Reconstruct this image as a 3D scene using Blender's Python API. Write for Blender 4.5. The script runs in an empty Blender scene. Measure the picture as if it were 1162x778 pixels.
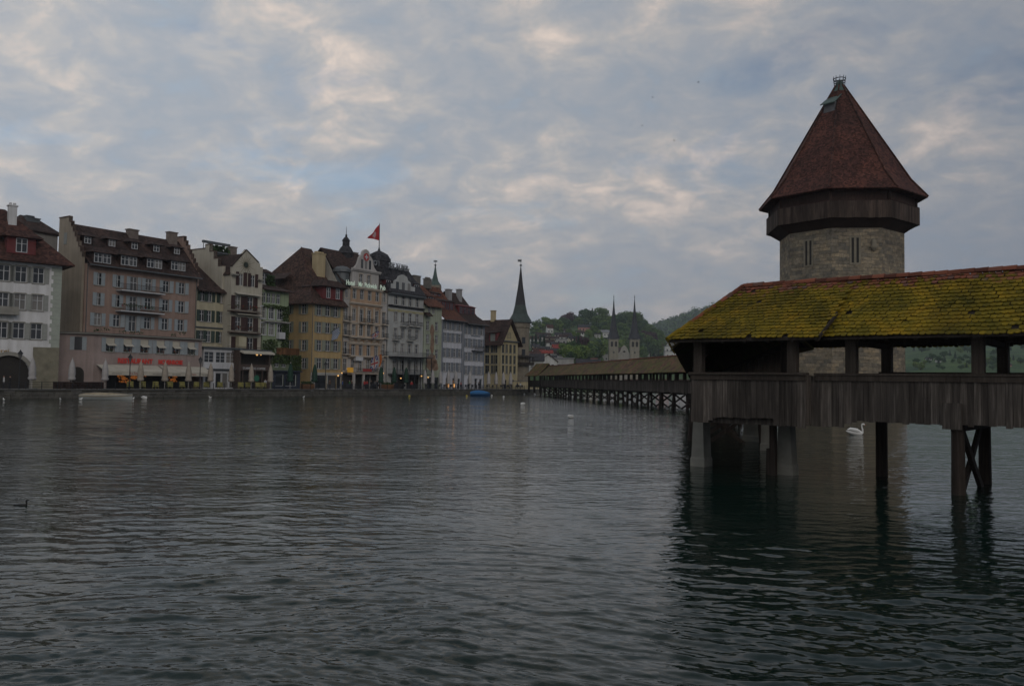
import bpy, bmesh, math, random
import numpy as np
from mathutils import Vector, Matrix, noise as mnoise

random.seed(7)
scene = bpy.context.scene
COL = scene.collection
R = math.radians

# ------------------------------------------------------------------ camera
FPX, CX, CY, CAMH = 950.0, 581.0, 389.0, 3.1
PITCH, ROLL = R(2.62), R(0.86)
camd = bpy.data.cameras.new('camera')
camd.sensor_width = 36.0
camd.lens = 36.0 * FPX / 1162.0
camd.clip_start = 0.1
camd.clip_end = 20000
cam = bpy.data.objects.new('camera', camd)
COL.objects.link(cam)
CAMR = (Matrix.Rotation(R(90) + PITCH, 3, 'X') @ Matrix.Rotation(ROLL, 3, 'Z'))
cam.matrix_world = Matrix.Translation((0, 0, CAMH)) @ CAMR.to_4x4()
scene.camera = cam

# ------------------------------------------------------------------ sky and light
SUN_EL, SUN_AZ = R(24), R(152)          # dusk, weak light from behind the camera and to the right
world = bpy.data.worlds.new('World')
scene.world = world
world.use_nodes = True
wn, wl = world.node_tree.nodes, world.node_tree.links
wn.clear()
def N(t, **k):
    n = wn.new(t)
    for a, v in k.items():
        setattr(n, a, v)
    return n
out = N('ShaderNodeOutputWorld'); bg = N('ShaderNodeBackground'); bg.inputs[1].default_value = 0.1
sky = N('ShaderNodeTexSky', sky_type='NISHITA', sun_disc=False, sun_elevation=SUN_EL, sun_rotation=SUN_AZ)
tc = N('ShaderNodeTexCoord'); sep = N('ShaderNodeSeparateXYZ')
wl.new(tc.outputs['Generated'], sep.inputs[0])
def M(op, a, b=None, c=None):
    n = N('ShaderNodeMath', operation=op)
    for i, v in enumerate((a, b, c)):
        if v is None: continue
        if isinstance(v, (int, float)): n.inputs[i].default_value = v
        else: wl.new(v, n.inputs[i])
    return n.outputs[0]
zz = M('ADD', M('MAXIMUM', sep.outputs[2], 0.0), 0.36)
comb = N('ShaderNodeCombineXYZ')
wl.new(M('DIVIDE', sep.outputs[0], zz), comb.inputs[0]); wl.new(M('DIVIDE', sep.outputs[1], zz), comb.inputs[1])
def cloud(scale, detail, rough, off, dist=0.0):
    mp = N('ShaderNodeMapping'); mp.inputs['Location'].default_value = off
    mp.inputs['Rotation'].default_value = (0, 0, 0.35); mp.inputs['Scale'].default_value = (1.0, 1.1, 1)
    wl.new(comb.outputs[0], mp.inputs[0])
    n = N('ShaderNodeTexNoise'); n.inputs['Scale'].default_value = scale; n.inputs['Detail'].default_value = detail
    n.inputs['Roughness'].default_value = rough; n.inputs['Distortion'].default_value = dist
    wl.new(mp.outputs[0], n.inputs['Vector']); return n.outputs[0]
c_big = cloud(2.7, 3, 0.5, (3.1, 1.7, 0), 0.3)
c_mid = cloud(9.6, 7, 0.6, (8.3, 4.2, 1), 0.3)
def ramp(fac, stops):
    r = N('ShaderNodeValToRGB'); wl.new(fac, r.inputs[0])
    e = r.color_ramp.elements
    while len(e) > 1: e.remove(e[-1])
    e[0].position, e[0].color = stops[0][0], (*stops[0][1], 1)
    for p, c in stops[1:]:
        x = e.new(p); x.color = (*c, 1)
    return r.outputs[0]
mixf = M('ADD', M('MULTIPLY', c_big, 0.40), M('MULTIPLY', c_mid, 0.60))
clouds = ramp(mixf, [(0.33, (2.75, 3.4, 4.2)), (0.42, (2.85, 3.22, 3.75)), (0.49, (3.3, 3.5, 3.85)), (0.55, (3.95, 3.93, 4.0)), (0.60, (4.9, 4.5, 4.3)), (0.67, (6.5, 5.6, 5.0))])
# thin gaps where the clear evening sky shows between the clouds
gap = ramp(cloud(3.6, 5, 0.55, (1.3, 9.2, 2), 0.3), [(0.57, (0, 0, 0)), (0.70, (0.6, 0.6, 0.6))])
mx = N('ShaderNodeMixRGB'); wl.new(gap, mx.inputs[0]); wl.new(clouds, mx.inputs[1])
skyg = N('ShaderNodeMixRGB', blend_type='MULTIPLY'); skyg.inputs[0].default_value = 1; skyg.inputs[2].default_value = (0.8, 0.8, 0.8, 1)
wl.new(sky.outputs[0], skyg.inputs[1]); wl.new(skyg.outputs[0], mx.inputs[2])
# towards the horizon the cloud deck closes to an even grey
hz = ramp(M('MAXIMUM', sep.outputs[2], 0.0), [(0.0, (0.9, 0.9, 0.9)), (0.10, (0.45, 0.45, 0.45)), (0.24, (0.0, 0.0, 0.0))])
mh = N('ShaderNodeMixRGB'); wl.new(hz, mh.inputs[0]); wl.new(mx.outputs[0], mh.inputs[1]); mh.inputs[2].default_value = (2.95, 3.1, 3.4, 1)
az = M('DIVIDE', sep.outputs[0], M('ADD', M('MAXIMUM', M('ABSOLUTE', sep.outputs[1]), 0.3), 0.0))
azr = ramp(M('MULTIPLY_ADD', az, 0.5, 0.5), [(0.0, (1.42, 1.40, 1.37)), (0.30, (1.34, 1.32, 1.29)), (0.55, (1.12, 1.11, 1.10)), (0.80, (0.80, 0.82, 0.86)), (1.0, (0.72, 0.75, 0.80))])
mg = N('ShaderNodeMixRGB', blend_type='MULTIPLY'); mg.inputs[0].default_value = 1; wl.new(mh.outputs[0], mg.inputs[1]); wl.new(azr, mg.inputs[2])
wl.new(mg.outputs[0], bg.inputs[0]); wl.new(bg.outputs[0], out.inputs[0])

sund = bpy.data.lights.new('sun', 'SUN'); sund.energy = 0.5; sund.angle = R(25); sund.color = (1.0, 0.9, 0.8)
sun = bpy.data.objects.new('sun', sund); COL.objects.link(sun)
sdir = Vector((math.sin(SUN_AZ) * math.cos(SUN_EL), math.cos(SUN_AZ) * math.cos(SUN_EL), math.sin(SUN_EL)))
sun.rotation_euler = (-sdir).to_track_quat('-Z', 'Y').to_euler()
sun.location = sdir * 50 + Vector((0, 0, 30))

scene.view_settings.view_transform = 'Standard'
scene.view_settings.look = 'None'
scene.view_settings.exposure = 0.0
scene.view_settings.gamma = 1.0
scene.view_settings.use_curve_mapping = False
scene.cycles.use_denoising = True
scene.cycles.max_bounces = 6
scene.cycles.caustics_reflective = False
scene.cycles.caustics_refractive = False

# ------------------------------------------------------------------ pixel of the photograph -> place
def ray(px, py):
    return CAMR @ Vector(((px - CX) / FPX, (CY - py) / FPX, -1.0))
def at(px, py, D):
    d = ray(px, py); return Vector((0, 0, CAMH)) + d * (D / d.y)
def on_z(px, py, z=0.0):
    d = ray(px, py); return Vector((0, 0, CAMH)) + d * ((z - CAMH) / d.z)
def zpx(px, py, D):
    return at(px, py, D).z

# ------------------------------------------------------------------ materials
MATS = {}
def new_mat(name):
    m = bpy.data.materials.new(name); m.use_nodes = True
    nt = m.node_tree; b = nt.nodes['Principled BSDF']
    return m, nt, b
def lk(nt, a, b): nt.links.new(a, b)
def nd(nt, t, **k):
    n = nt.nodes.new(t)
    for a, v in k.items(): setattr(n, a, v)
    return n
def noise_tex(nt, scale, detail=4, rough=0.55, vec=None, dist=0.0):
    n = nd(nt, 'ShaderNodeTexNoise'); n.inputs['Scale'].default_value = scale; n.inputs['Detail'].default_value = detail
    n.inputs['Roughness'].default_value = rough; n.inputs['Distortion'].default_value = dist
    if vec is not None: lk(nt, vec, n.inputs['Vector'])
    return n.outputs[0]
def cramp(nt, fac, stops):
    r = nd(nt, 'ShaderNodeValToRGB'); lk(nt, fac, r.inputs[0]); e = r.color_ramp.elements
    while len(e) > 1: e.remove(e[-1])
    e[0].position, e[0].color = stops[0][0], (*stops[0][1], 1)
    for p, c in stops[1:]:
        x = e.new(p); x.color = (*c, 1)
    return r.outputs[0]
def coords(nt, kind='Object', scale=(1, 1, 1)):
    t = nd(nt, 'ShaderNodeTexCoord'); m = nd(nt, 'ShaderNodeMapping'); m.inputs['Scale'].default_value = scale
    lk(nt, t.outputs[kind], m.inputs[0]); return m.outputs[0]
def mult(nt, a, b, fac=1.0):
    n = nd(nt, 'ShaderNodeMixRGB', blend_type='MULTIPLY'); n.inputs[0].default_value = fac
    for i, v in ((1, a), (2, b)):
        if isinstance(v, tuple): n.inputs[i].default_value = (*v, 1)
        else: lk(nt, v, n.inputs[i])
    return n.outputs[0]
def mixc(nt, fac, a, b):
    n = nd(nt, 'ShaderNodeMixRGB')
    for i, v in ((0, fac), (1, a), (2, b)):
        if isinstance(v, tuple): n.inputs[i].default_value = (*v, 1)
        elif isinstance(v, (int, float)): n.inputs[i].default_value = v
        else: lk(nt, v, n.inputs[i])
    return n.outputs[0]
def bump(nt, b, h, strength=0.3, dist=0.05):
    n = nd(nt, 'ShaderNodeBump'); n.inputs['Strength'].default_value = strength; n.inputs['Distance'].default_value = dist
    lk(nt, h, n.inputs['Height']); lk(nt, n.outputs[0], b.inputs['Normal'])
def mat(name, col, rough=0.8, var=0.15, scale=1.0, spec=0.3, metal=0.0, bmp=0.0, emit=None):
    if name in MATS: return MATS[name]
    m, nt, b = new_mat(name)
    b.inputs['Roughness'].default_value = rough; b.inputs['Metallic'].default_value = metal
    b.inputs['Specular IOR Level'].default_value = spec
    if var:
        v = coords(nt)
        f = noise_tex(nt, scale, 5, 0.6, v)
        lo, hi = 1 - var, 1 + var * 0.6
        c = cramp(nt, f, [(0.3, (col[0] * lo, col[1] * lo, col[2] * lo)), (0.7, (min(1, col[0] * hi), min(1, col[1] * hi), min(1, col[2] * hi)))])
        lk(nt, c, b.inputs['Base Color'])
        if bmp: bump(nt, b, noise_tex(nt, scale * 8, 3, 0.6, v), bmp, 0.03)
    else:
        b.inputs['Base Color'].default_value = (*col, 1)
    if emit:
        b.inputs['Emission Color'].default_value = (*emit[0], 1); b.inputs['Emission Strength'].default_value = emit[1]
    MATS[name] = m; return m
def plaster(name, col):
    """painted render: blotches, rain streaks running down, fine grain"""
    if name in MATS: return MATS[name]
    m, nt, b = new_mat(name); b.inputs['Roughness'].default_value = 0.92; b.inputs['Specular IOR Level'].default_value = 0.15
    v = coords(nt)
    blot = noise_tex(nt, 0.35, 5, 0.6, v)
    st = noise_tex(nt, 1.0, 4, 0.6, coords(nt, 'Object', (1.6, 1.6, 0.12)))
    c1 = cramp(nt, blot, [(0.3, tuple(x * 0.82 for x in col)), (0.7, tuple(min(1, x * 1.06) for x in col))])
    c2 = cramp(nt, st, [(0.35, (0.78, 0.77, 0.75)), (0.6, (1, 1, 1))])
    lk(nt, mult(nt, c1, c2, 0.75), b.inputs['Base Color'])
    bump(nt, b, noise_tex(nt, 9, 3, 0.6, v), 0.15, 0.02)
    MATS[name] = m; return m
def tiles(name, cols, course=0.33, moss=None, bumpd=0.05, vscale=3.2):
    """tiled roof seen from afar: courses by height, every tile its own tone, weathered patches"""
    if name in MATS: return MATS[name]
    m, nt, b = new_mat(name); b.inputs['Roughness'].default_value = 0.85; b.inputs['Specular IOR Level'].default_value = 0.2
    v = coords(nt)
    s = nd(nt, 'ShaderNodeSeparateXYZ'); lk(nt, v, s.inputs[0])
    vor = nd(nt, 'ShaderNodeTexVoronoi'); vor.inputs['Scale'].default_value = vscale; lk(nt, v, vor.inputs['Vector'])
    big = noise_tex(nt, 0.28, 5, 0.62, v)
    base = cramp(nt, big, [(0.3, cols[0]), (0.5, cols[1]), (0.7, cols[2])])
    g = nd(nt, 'ShaderNodeRGBToBW'); lk(nt, vor.outputs['Color'], g.inputs[0])
    tone = cramp(nt, g.outputs[0], [(0.15, (0.45, 0.45, 0.46)), (0.5, (0.95, 0.95, 0.95)), (0.85, (1.5, 1.45, 1.42))])
    c = mult(nt, base, tone)
    wv = nd(nt, 'ShaderNodeMath', operation='FRACT')
    dv = nd(nt, 'ShaderNodeMath', operation='DIVIDE'); dv.inputs[1].default_value = course
    lk(nt, s.outputs[2], dv.inputs[0]); lk(nt, dv.outputs[0], wv.inputs[0])
    if moss:
        mf = cramp(nt, noise_tex(nt, 0.8, 6, 0.65, v), [(0.42, (0, 0, 0)), (0.62, (1, 1, 1))])
        c = mixc(nt, mf, c, moss)
    lk(nt, c, b.inputs['Base Color'])
    bump(nt, b, wv.outputs[0], 0.6, bumpd)
    MATS[name] = m; return m
def boards(name, c0, c1, c2, axis='Z', island=True):
    """weathered timber; every board (mesh island) has its own tone, grain runs along the board"""
    if name in MATS: return MATS[name]
    m, nt, b = new_mat(name); b.inputs['Roughness'].default_value = 0.85; b.inputs['Specular IOR Level'].default_value = 0.2
    sc = (9, 9, 0.5) if axis == 'Z' else (1.2, 1.2, 9)
    g = noise_tex(nt, 1.6, 6, 0.65, coords(nt, 'Object', sc))
    base = cramp(nt, g, [(0.28, c0), (0.52, c1), (0.75, c2)])
    if island:
        geo = nd(nt, 'ShaderNodeNewGeometry')
        tone = cramp(nt, geo.outputs['Random Per Island'], [(0.0, (0.58, 0.55, 0.53)), (0.5, (0.93, 0.90, 0.88)), (1.0, (1.32, 1.27, 1.23))])
        base = mult(nt, base, tone)
    st = noise_tex(nt, 0.7, 4, 0.6, coords(nt, 'Object', (1, 1, 0.6)))
    base = mult(nt, base, cramp(nt, st, [(0.35, (0.7, 0.7, 0.7)), (0.65, (1.1, 1.1, 1.1))]))
    lk(nt, base, b.inputs['Base Color'])
    bump(nt, b, g, 0.5, 0.02)
    MATS[name] = m; return m

GLASS, _nt, _b = new_mat('window glass'); _b.inputs['Roughness'].default_value = 0.08
_oi = nd(_nt, 'ShaderNodeObjectInfo')
lk(_nt, cramp(_nt, _oi.outputs['Random'], [(0.0, (.012, .014, .017)), (0.5, (.022, .026, .03)), (0.72, (.05, .052, .055)), (0.86, (.13, .125, .115)), (1.0, (.19, .18, .165))]), _b.inputs['Base Color'])
DARKIN = mat('dark interior', (0.03, 0.027, 0.024), 0.9, 0.2)
WHITE = mat('white paint', (0.48, 0.49, 0.50), 0.6, 0.12, 0.8)
OFFW = mat('stone surround', (0.36, 0.35, 0.32), 0.85, 0.2, 0.9)
IRON = mat('dark iron', (0.022, 0.024, 0.027), 0.5, 0.2, 3, metal=0.3)
ZINC = mat('grey zinc sheet', (0.10, 0.11, 0.115), 0.5, 0.25, 0.6, metal=0.2)
SLATE = tiles('dark slate roof', ((0.030, 0.030, 0.034), (0.040, 0.040, 0.045), (0.052, 0.052, 0.056)), 0.3)
BROWNT = tiles('brown tile roof', ((0.040, 0.025, 0.020), (0.058, 0.034, 0.026), (0.080, 0.046, 0.034)), 0.33)
DBROWNT = tiles('dark brown tile roof', ((0.030, 0.021, 0.018), (0.042, 0.027, 0.023), (0.058, 0.036, 0.029)), 0.33)
REDT = tiles('red brown tile roof', ((0.040, 0.021, 0.018), (0.060, 0.029, 0.023), (0.084, 0.039, 0.029)), 0.33)
RUSTT = tiles('rust tile roof', ((0.060, 0.027, 0.020), (0.098, 0.042, 0.027), (0.14, 0.058, 0.035)), 0.33)
REDWOOD = mat('dark red timber', (0.13, 0.028, 0.028), 0.7, 0.2, 1.5)
COPPER = mat('green copper', (0.055, 0.085, 0.075), 0.6, 0.35, 1.2)
WARM = mat('lamp glow', (0.8, 0.5, 0.2), 0.5, 0, emit=((1.0, 0.55, 0.18), 0.8))
WARMDIM = mat('lit room', (0.3, 0.12, 0.04), 0.5, 0.6, 2.2, emit=((1.0, 0.32, 0.06), 0.13))

# ------------------------------------------------------------------ mesh builder
class MB:
    def __init__(s): s.v = []; s.f = []; s.m = []; s.sm = []
    def add(s, vs, fs, mi=0, smooth=False):
        o = len(s.v); s.v += [tuple(p) for p in vs]
        for f in fs: s.f.append(tuple(i + o for i in f)); s.m.append(mi); s.sm.append(smooth)
    def box(s, x0, x1, y0, y1, z0, z1, mi=0):
        s.add([(x0, y0, z0), (x1, y0, z0), (x1, y1, z0), (x0, y1, z0), (x0, y0, z1), (x1, y0, z1), (x1, y1, z1), (x0, y1, z1)],
              [(0, 3, 2, 1), (4, 5, 6, 7), (0, 1, 5, 4), (1, 2, 6, 5), (2, 3, 7, 6), (3, 0, 4, 7)], mi); return s
    def poly(s, pts, mi=0): s.add(pts, [tuple(range(len(pts)))], mi); return s
    def prism(s, pts, d, mi=0):
        """polygon pts (3d) swept by vector d"""
        n = len(pts); d = Vector(d); a = [Vector(p) for p in pts]; b = [p + d for p in a]
        fs = [tuple(range(n - 1, -1, -1)), tuple(range(n, 2 * n))] + [(i, (i + 1) % n, n + (i + 1) % n, n + i) for i in range(n)]
        s.add(a + b, fs, mi); return s
    def slab(s, pts, th, mi=0): return s.prism(pts, (0, 0, -th), mi)
    def beam(s, p, q, w, h=None, mi=0, up=(0, 0, 1)):
        p, q = Vector(p), Vector(q); h = h or w; d = (q - p).normalized(); up = Vector(up)
        if abs(d.dot(up)) > 0.98: up = Vector((1, 0, 0))
        a = d.cross(up).normalized() * (w / 2); b = a.cross(d).normalized() * (h / 2)
        vs = [p - a - b, p + a - b, p + a + b, p - a + b, q - a - b, q + a - b, q + a + b, q - a + b]
        s.add(vs, [(0, 3, 2, 1), (4, 5, 6, 7), (0, 1, 5, 4), (1, 2, 6, 5), (2, 3, 7, 6), (3, 0, 4, 7)], mi); return s
    def tube(s, pts, rad, n=8, mi=0, smooth=True, sx=1.0):
        pts = [Vector(p) for p in pts]
        if not isinstance(rad, (list, tuple)): rad = [rad] * len(pts)
        o = []
        for i, p in enumerate(pts):
            d = (pts[min(i + 1, len(pts) - 1)] - pts[max(i - 1, 0)]).normalized()
            up = Vector((0, 0, 1)) if abs(d.z) < 0.95 else Vector((0, 1, 0))
            a = d.cross(up).normalized(); b = a.cross(d).normalized()
            o += [p + (a * math.cos(2 * math.pi * k / n) * sx + b * math.sin(2 * math.pi * k / n)) * rad[i] for k in range(n)]
        fs = []
        for i in range(len(pts) - 1):
            fs += [(i * n + k, i * n + (k + 1) % n, (i + 1) * n + (k + 1) % n, (i + 1) * n + k) for k in range(n)]
        s.add(o, fs, mi, smooth)
        s.add(o[:n], [tuple(range(n - 1, -1, -1))], mi); s.add(o[-n:], [tuple(range(n))], mi); return s
    def lathe(s, prof, n=16, c=(0, 0), ph=0.0, mi=0, smooth=False, cap=True):
        o = []
        for r, z in prof:
            o += [(c[0] + r * math.cos(ph + 2 * math.pi * k / n), c[1] + r * math.sin(ph + 2 * math.pi * k / n), z) for k in range(n)]
        fs = []
        for i in range(len(prof) - 1):
            fs += [(i * n + k, i * n + (k + 1) % n, (i + 1) * n + (k + 1) % n, (i + 1) * n + k) for k in range(n)]
        s.add(o, fs, mi, smooth)
        if cap:
            s.add(o[:n], [tuple(range(n - 1, -1, -1))], mi); s.add(o[-n:], [tuple(range(n))], mi)
        return s
    def mesh(s, name, mats):
        me = bpy.data.meshes.new(name); me.from_pydata(s.v, [], s.f)
        for m in (mats if isinstance(mats, (list, tuple)) else [mats]): me.materials.append(m)
        me.polygons.foreach_set('material_index', s.m); me.polygons.foreach_set('use_smooth', s.sm)
        me.update(); return me
    def build(s, name, mats, parent=None, loc=(0, 0, 0)):
        return put(name, s.mesh(name, mats), parent, loc)
def put(name, me, parent=None, loc=(0, 0, 0), rz=0.0):
    o = bpy.data.objects.new(name, me); COL.objects.link(o); o.parent = parent; o.location = loc
    if rz: o.rotation_euler[2] = rz
    return o
def tag(o, label=None, cat=None, group=None, kind=None):
    for k, v in (('label', label), ('category', cat), ('group', group), ('kind', kind)):
        if v: o[k] = v
    return o
def thing(name, label, cat, loc=(0, 0, 0), rz=0.0, group=None):
    o = bpy.data.objects.new(name, None); COL.objects.link(o); o.empty_display_size = 0.5
    o.location = loc; o.rotation_euler[2] = rz
    return tag(o, label, cat, group)
KIDS = {}
def copy_thing(o, loc=None, rz=None, label=None, cat=None, parent=None):
    c = o.copy(); COL.objects.link(c)
    if parent: c.parent = parent
    if loc is not None: c.location = loc
    if rz is not None: c.rotation_euler[2] = rz
    if label: c['label'] = label
    if cat: c['category'] = cat
    for ch in o.children: copy_thing(ch, parent=c)
    return c
def text(s, size, m, parent, loc, rot=(R(90), 0, 0), align='LEFT', ext=0.03, name='lettering', bold=0.0, width=None):
    cu = bpy.data.curves.new(name, 'FONT'); cu.body = s; cu.size = size; cu.extrude = ext; cu.align_x = align; cu.offset = bold
    cu.materials.append(m); cu.resolution_u = 3
    t = bpy.data.objects.new(name + '_curve', cu); COL.objects.link(t); bpy.context.view_layer.update()
    me = bpy.data.meshes.new_from_object(t.evaluated_get(bpy.context.evaluated_depsgraph_get()))
    bpy.data.objects.remove(t); bpy.data.curves.remove(cu)
    xs = [v.co.x for v in me.vertices]; w = max(xs) - min(xs)
    o = put(name, me, parent, loc); o.rotation_euler = rot
    if width and w > 0: o.scale = (width / w, 1, 1)
    return o

# ------------------------------------------------------------------ water: one sheet of real ripples, finer close by
def make_water():
    rng = np.random.default_rng(5)
    rs = [2.5]
    while rs[-1] < 3300:
        r = rs[-1]; rs.append(r + max(0.028, r * r / (CAMH * FPX) * 0.5))
    rs = np.array(rs); th = np.linspace(R(-62), R(62), 1150)
    Rr, Th = np.meshgrid(rs, th, indexing='ij')
    X = Rr * np.sin(Th); Y = Rr * np.cos(Th); Z = np.zeros_like(X)
    near = rs < 150
    Xn, Yn = X[near], Y[near]
    h = np.zeros_like(Xn)
    # gusts: calmer and rougher patches that drift over the river
    gust = 0.9 + 0.22 * np.sin(Xn * 0.21 + 0.8 * np.sin(Yn * 0.13 + 1.0)) * np.sin(Yn * 0.17 + 0.7 * np.sin(Xn * 0.11)) \
        + 0.2 * np.sin(Xn * 0.55 + Yn * 0.4 + 1.3 * np.sin(Yn * 0.31))
    wx = Xn + 0.35 * np.sin(Yn * 0.7 + 0.9 * np.sin(Xn * 0.33)); wy = Yn + 0.3 * np.sin(Xn * 0.55 + 1.1 * np.sin(Yn * 0.41))
    Rn = Rr[near]
    for i in range(70):                                          # small wind ripples from many directions
        lam = 0.10 * (0.62 / 0.10) ** rng.random()
        ang = R(84) + rng.normal(0, R(30))
        k = 2 * math.pi / lam; ph = rng.random() * 6.28
        amp = 0.0019 * lam ** 0.95 * (0.5 + rng.random())
        rm = 45 * math.sqrt(lam); fade = np.clip((rm - Rn) / (rm * .45), 0, 1)      # a wave too small to resolve that far is left to the bump
        if not fade.any(): continue
        h += amp * fade * np.sin(k * (math.cos(ang) * wx + math.sin(ang) * wy) + ph)
    # wavelets with a short steep face towards the near bank and a long gentle back, in broken, wandering crests
    aa = np.linspace(0, 2 * math.pi, 721); pl = np.exp(11 * (np.cos(aa) - 1)); pl -= pl[:-1].mean(); FF = np.cumsum(pl) * (aa[1] - aa[0]); FF -= FF.mean()
    for i in range(40):
        lam = 0.27 * (1.25 / 0.27) ** rng.random()
        ang = R(88) + rng.normal(0, R(17))
        k = 2 * math.pi / lam; ph = rng.random() * 6.28
        q1, q2, a1 = rng.uniform(.35, 1.1) / lam ** .5, rng.uniform(.35, 1.1) / lam ** .5, rng.uniform(0, 6.28)
        mask = np.clip(np.sin(q1 * (Xn + .3 * Yn) + a1 + 1.2 * np.sin(q2 * .6 * Yn)) * np.sin(q2 * 1.3 * Yn + 2.1 * a1 + np.sin(q1 * .5 * Xn)) * 1.7 - .12, 0, 1)
        rm = 24 * math.sqrt(lam); fade = np.clip((rm - Rn) / (rm * .45), 0, 1)
        if not fade.any(): continue
        a = k * (math.cos(ang) * wx + math.sin(ang) * wy) + ph + .9 * np.sin(1.7 / lam ** .5 * Xn + a1) + .5 * np.sin(4.1 / lam ** .5 * Xn + 2 * a1 + .8 * Yn)
        h += (0.235 * (.6 + .7 * rng.random()) / k) * fade * mask * np.interp(np.mod(a, 2 * math.pi), aa, FF)
    for lam, ang, amp in ((3.1, 70, .005), (4.3, 104, .006), (6.7, 85, .007)):
        k = 2 * math.pi / lam; h += amp * np.sin(k * (math.cos(R(ang)) * wx + math.sin(R(ang)) * wy) + lam)
    Z[near] = h * gust * np.clip((150 - Rn) / 60, 0, 1)
    nr, ntc = X.shape
    co = np.stack([X, Y, Z], -1).reshape(-1, 3).astype(np.float32)
    idx = np.arange(nr * ntc).reshape(nr, ntc)
    quads = np.stack([idx[:-1, :-1], idx[:-1, 1:], idx[1:, 1:], idx[1:, :-1]], -1).reshape(-1, 4)
    quads = quads[:, ::-1]
    me = bpy.data.meshes.new('river_water'); nq = len(quads)
    me.vertices.add(len(co)); me.vertices.foreach_set('co', co.ravel())
    me.loops.add(nq * 4); me.loops.foreach_set('vertex_index', quads.ravel().astype(np.int32))
    me.polygons.add(nq); me.polygons.foreach_set('loop_start', np.arange(0, nq * 4, 4, dtype=np.int32))
    me.polygons.foreach_set('use_smooth', np.ones(nq, bool))
    me.update(calc_edges=True); me.validate()
    m, nt, b = new_mat('river water')
    b.inputs['Base Color'].default_value = (0.005, 0.015, 0.0115, 1); b.inputs['Roughness'].default_value = 0.03
    b.inputs['IOR'].default_value = 1.333; b.inputs['Specular IOR Level'].default_value = 0.5
    v = coords(nt, 'Object', (0.8, 1.5, 1.0)); v0 = coords(nt)
    ln = nd(nt, 'ShaderNodeVectorMath', operation='LENGTH'); lk(nt, v0, ln.inputs[0])
    far = nd(nt, 'ShaderNodeMapRange'); far.inputs[1].default_value = 9; far.inputs[2].default_value = 38; lk(nt, ln.outputs['Value'], far.inputs[0])   # open water is choppier than the sheltered near bank
    n1 = noise_tex(nt, 1.15, 3, 0.6, v, 0.5); n2 = noise_tex(nt, 12, 2, 0.5, v, 0.3)
    cur = cramp(nt, noise_tex(nt, 0.09, 4, 0.55, coords(nt, 'Object', (0.6, 1.6, 1.0)), 0.6), [(.36, (.7, .7, .7)), (.60, (1.1, 1.1, 1.1))])   # slicks and current lines
    m1 = nd(nt, 'ShaderNodeMath', operation='MULTIPLY'); lk(nt, n1, m1.inputs[0]); lk(nt, far.outputs[0], m1.inputs[1])
    ad = nd(nt, 'ShaderNodeMath', operation='MULTIPLY_ADD'); lk(nt, n2, ad.inputs[0]); ad.inputs[1].default_value = 0.03; lk(nt, m1.outputs[0], ad.inputs[2])
    ad2 = nd(nt, 'ShaderNodeMath', operation='MULTIPLY'); lk(nt, ad.outputs[0], ad2.inputs[0]); lk(nt, cur, ad2.inputs[1])
    bump(nt, b, ad2.outputs[0], 0.6, 0.17)
    me.materials.append(m)
    o = put('river_water', me); tag(o, 'dark rippled river water', 'river', kind='structure')
make_water()

# ------------------------------------------------------------------ the old covered bridge
BR0 = Vector((13.07, 24.55)); BA = R(-40)
bridge = thing('covered_bridge', 'long wooden covered bridge with mossy tiled roof crossing the river on timber trestles', 'bridge', (BR0.x, BR0.y, 0), BA)
def BL(wx, wy):
    d = Vector((wx, wy)) - BR0
    return Vector((d.x * math.cos(BA) + d.y * math.sin(BA), -d.x * math.sin(BA) + d.y * math.cos(BA)))
TIMBER = boards('weathered timber boards', (0.030, 0.026, 0.023), (0.068, 0.060, 0.053), (0.155, 0.140, 0.127))
BEAMW = boards('old oak beams', (0.018, 0.014, 0.011), (0.034, 0.027, 0.022), (0.058, 0.048, 0.04), island=False)
POSTW = boards('bridge posts', (0.030, 0.023, 0.018), (0.052, 0.042, 0.034), (0.080, 0.066, 0.055), island=False)
WETW = boards('wet trestle timber', (0.016, 0.012, 0.010), (0.034, 0.026, 0.021), (0.062, 0.046, 0.038), island=False)
CONC = mat('stained concrete', (0.20, 0.195, 0.17), 0.9, 0.35, 1.1, bmp=0.3)

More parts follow.
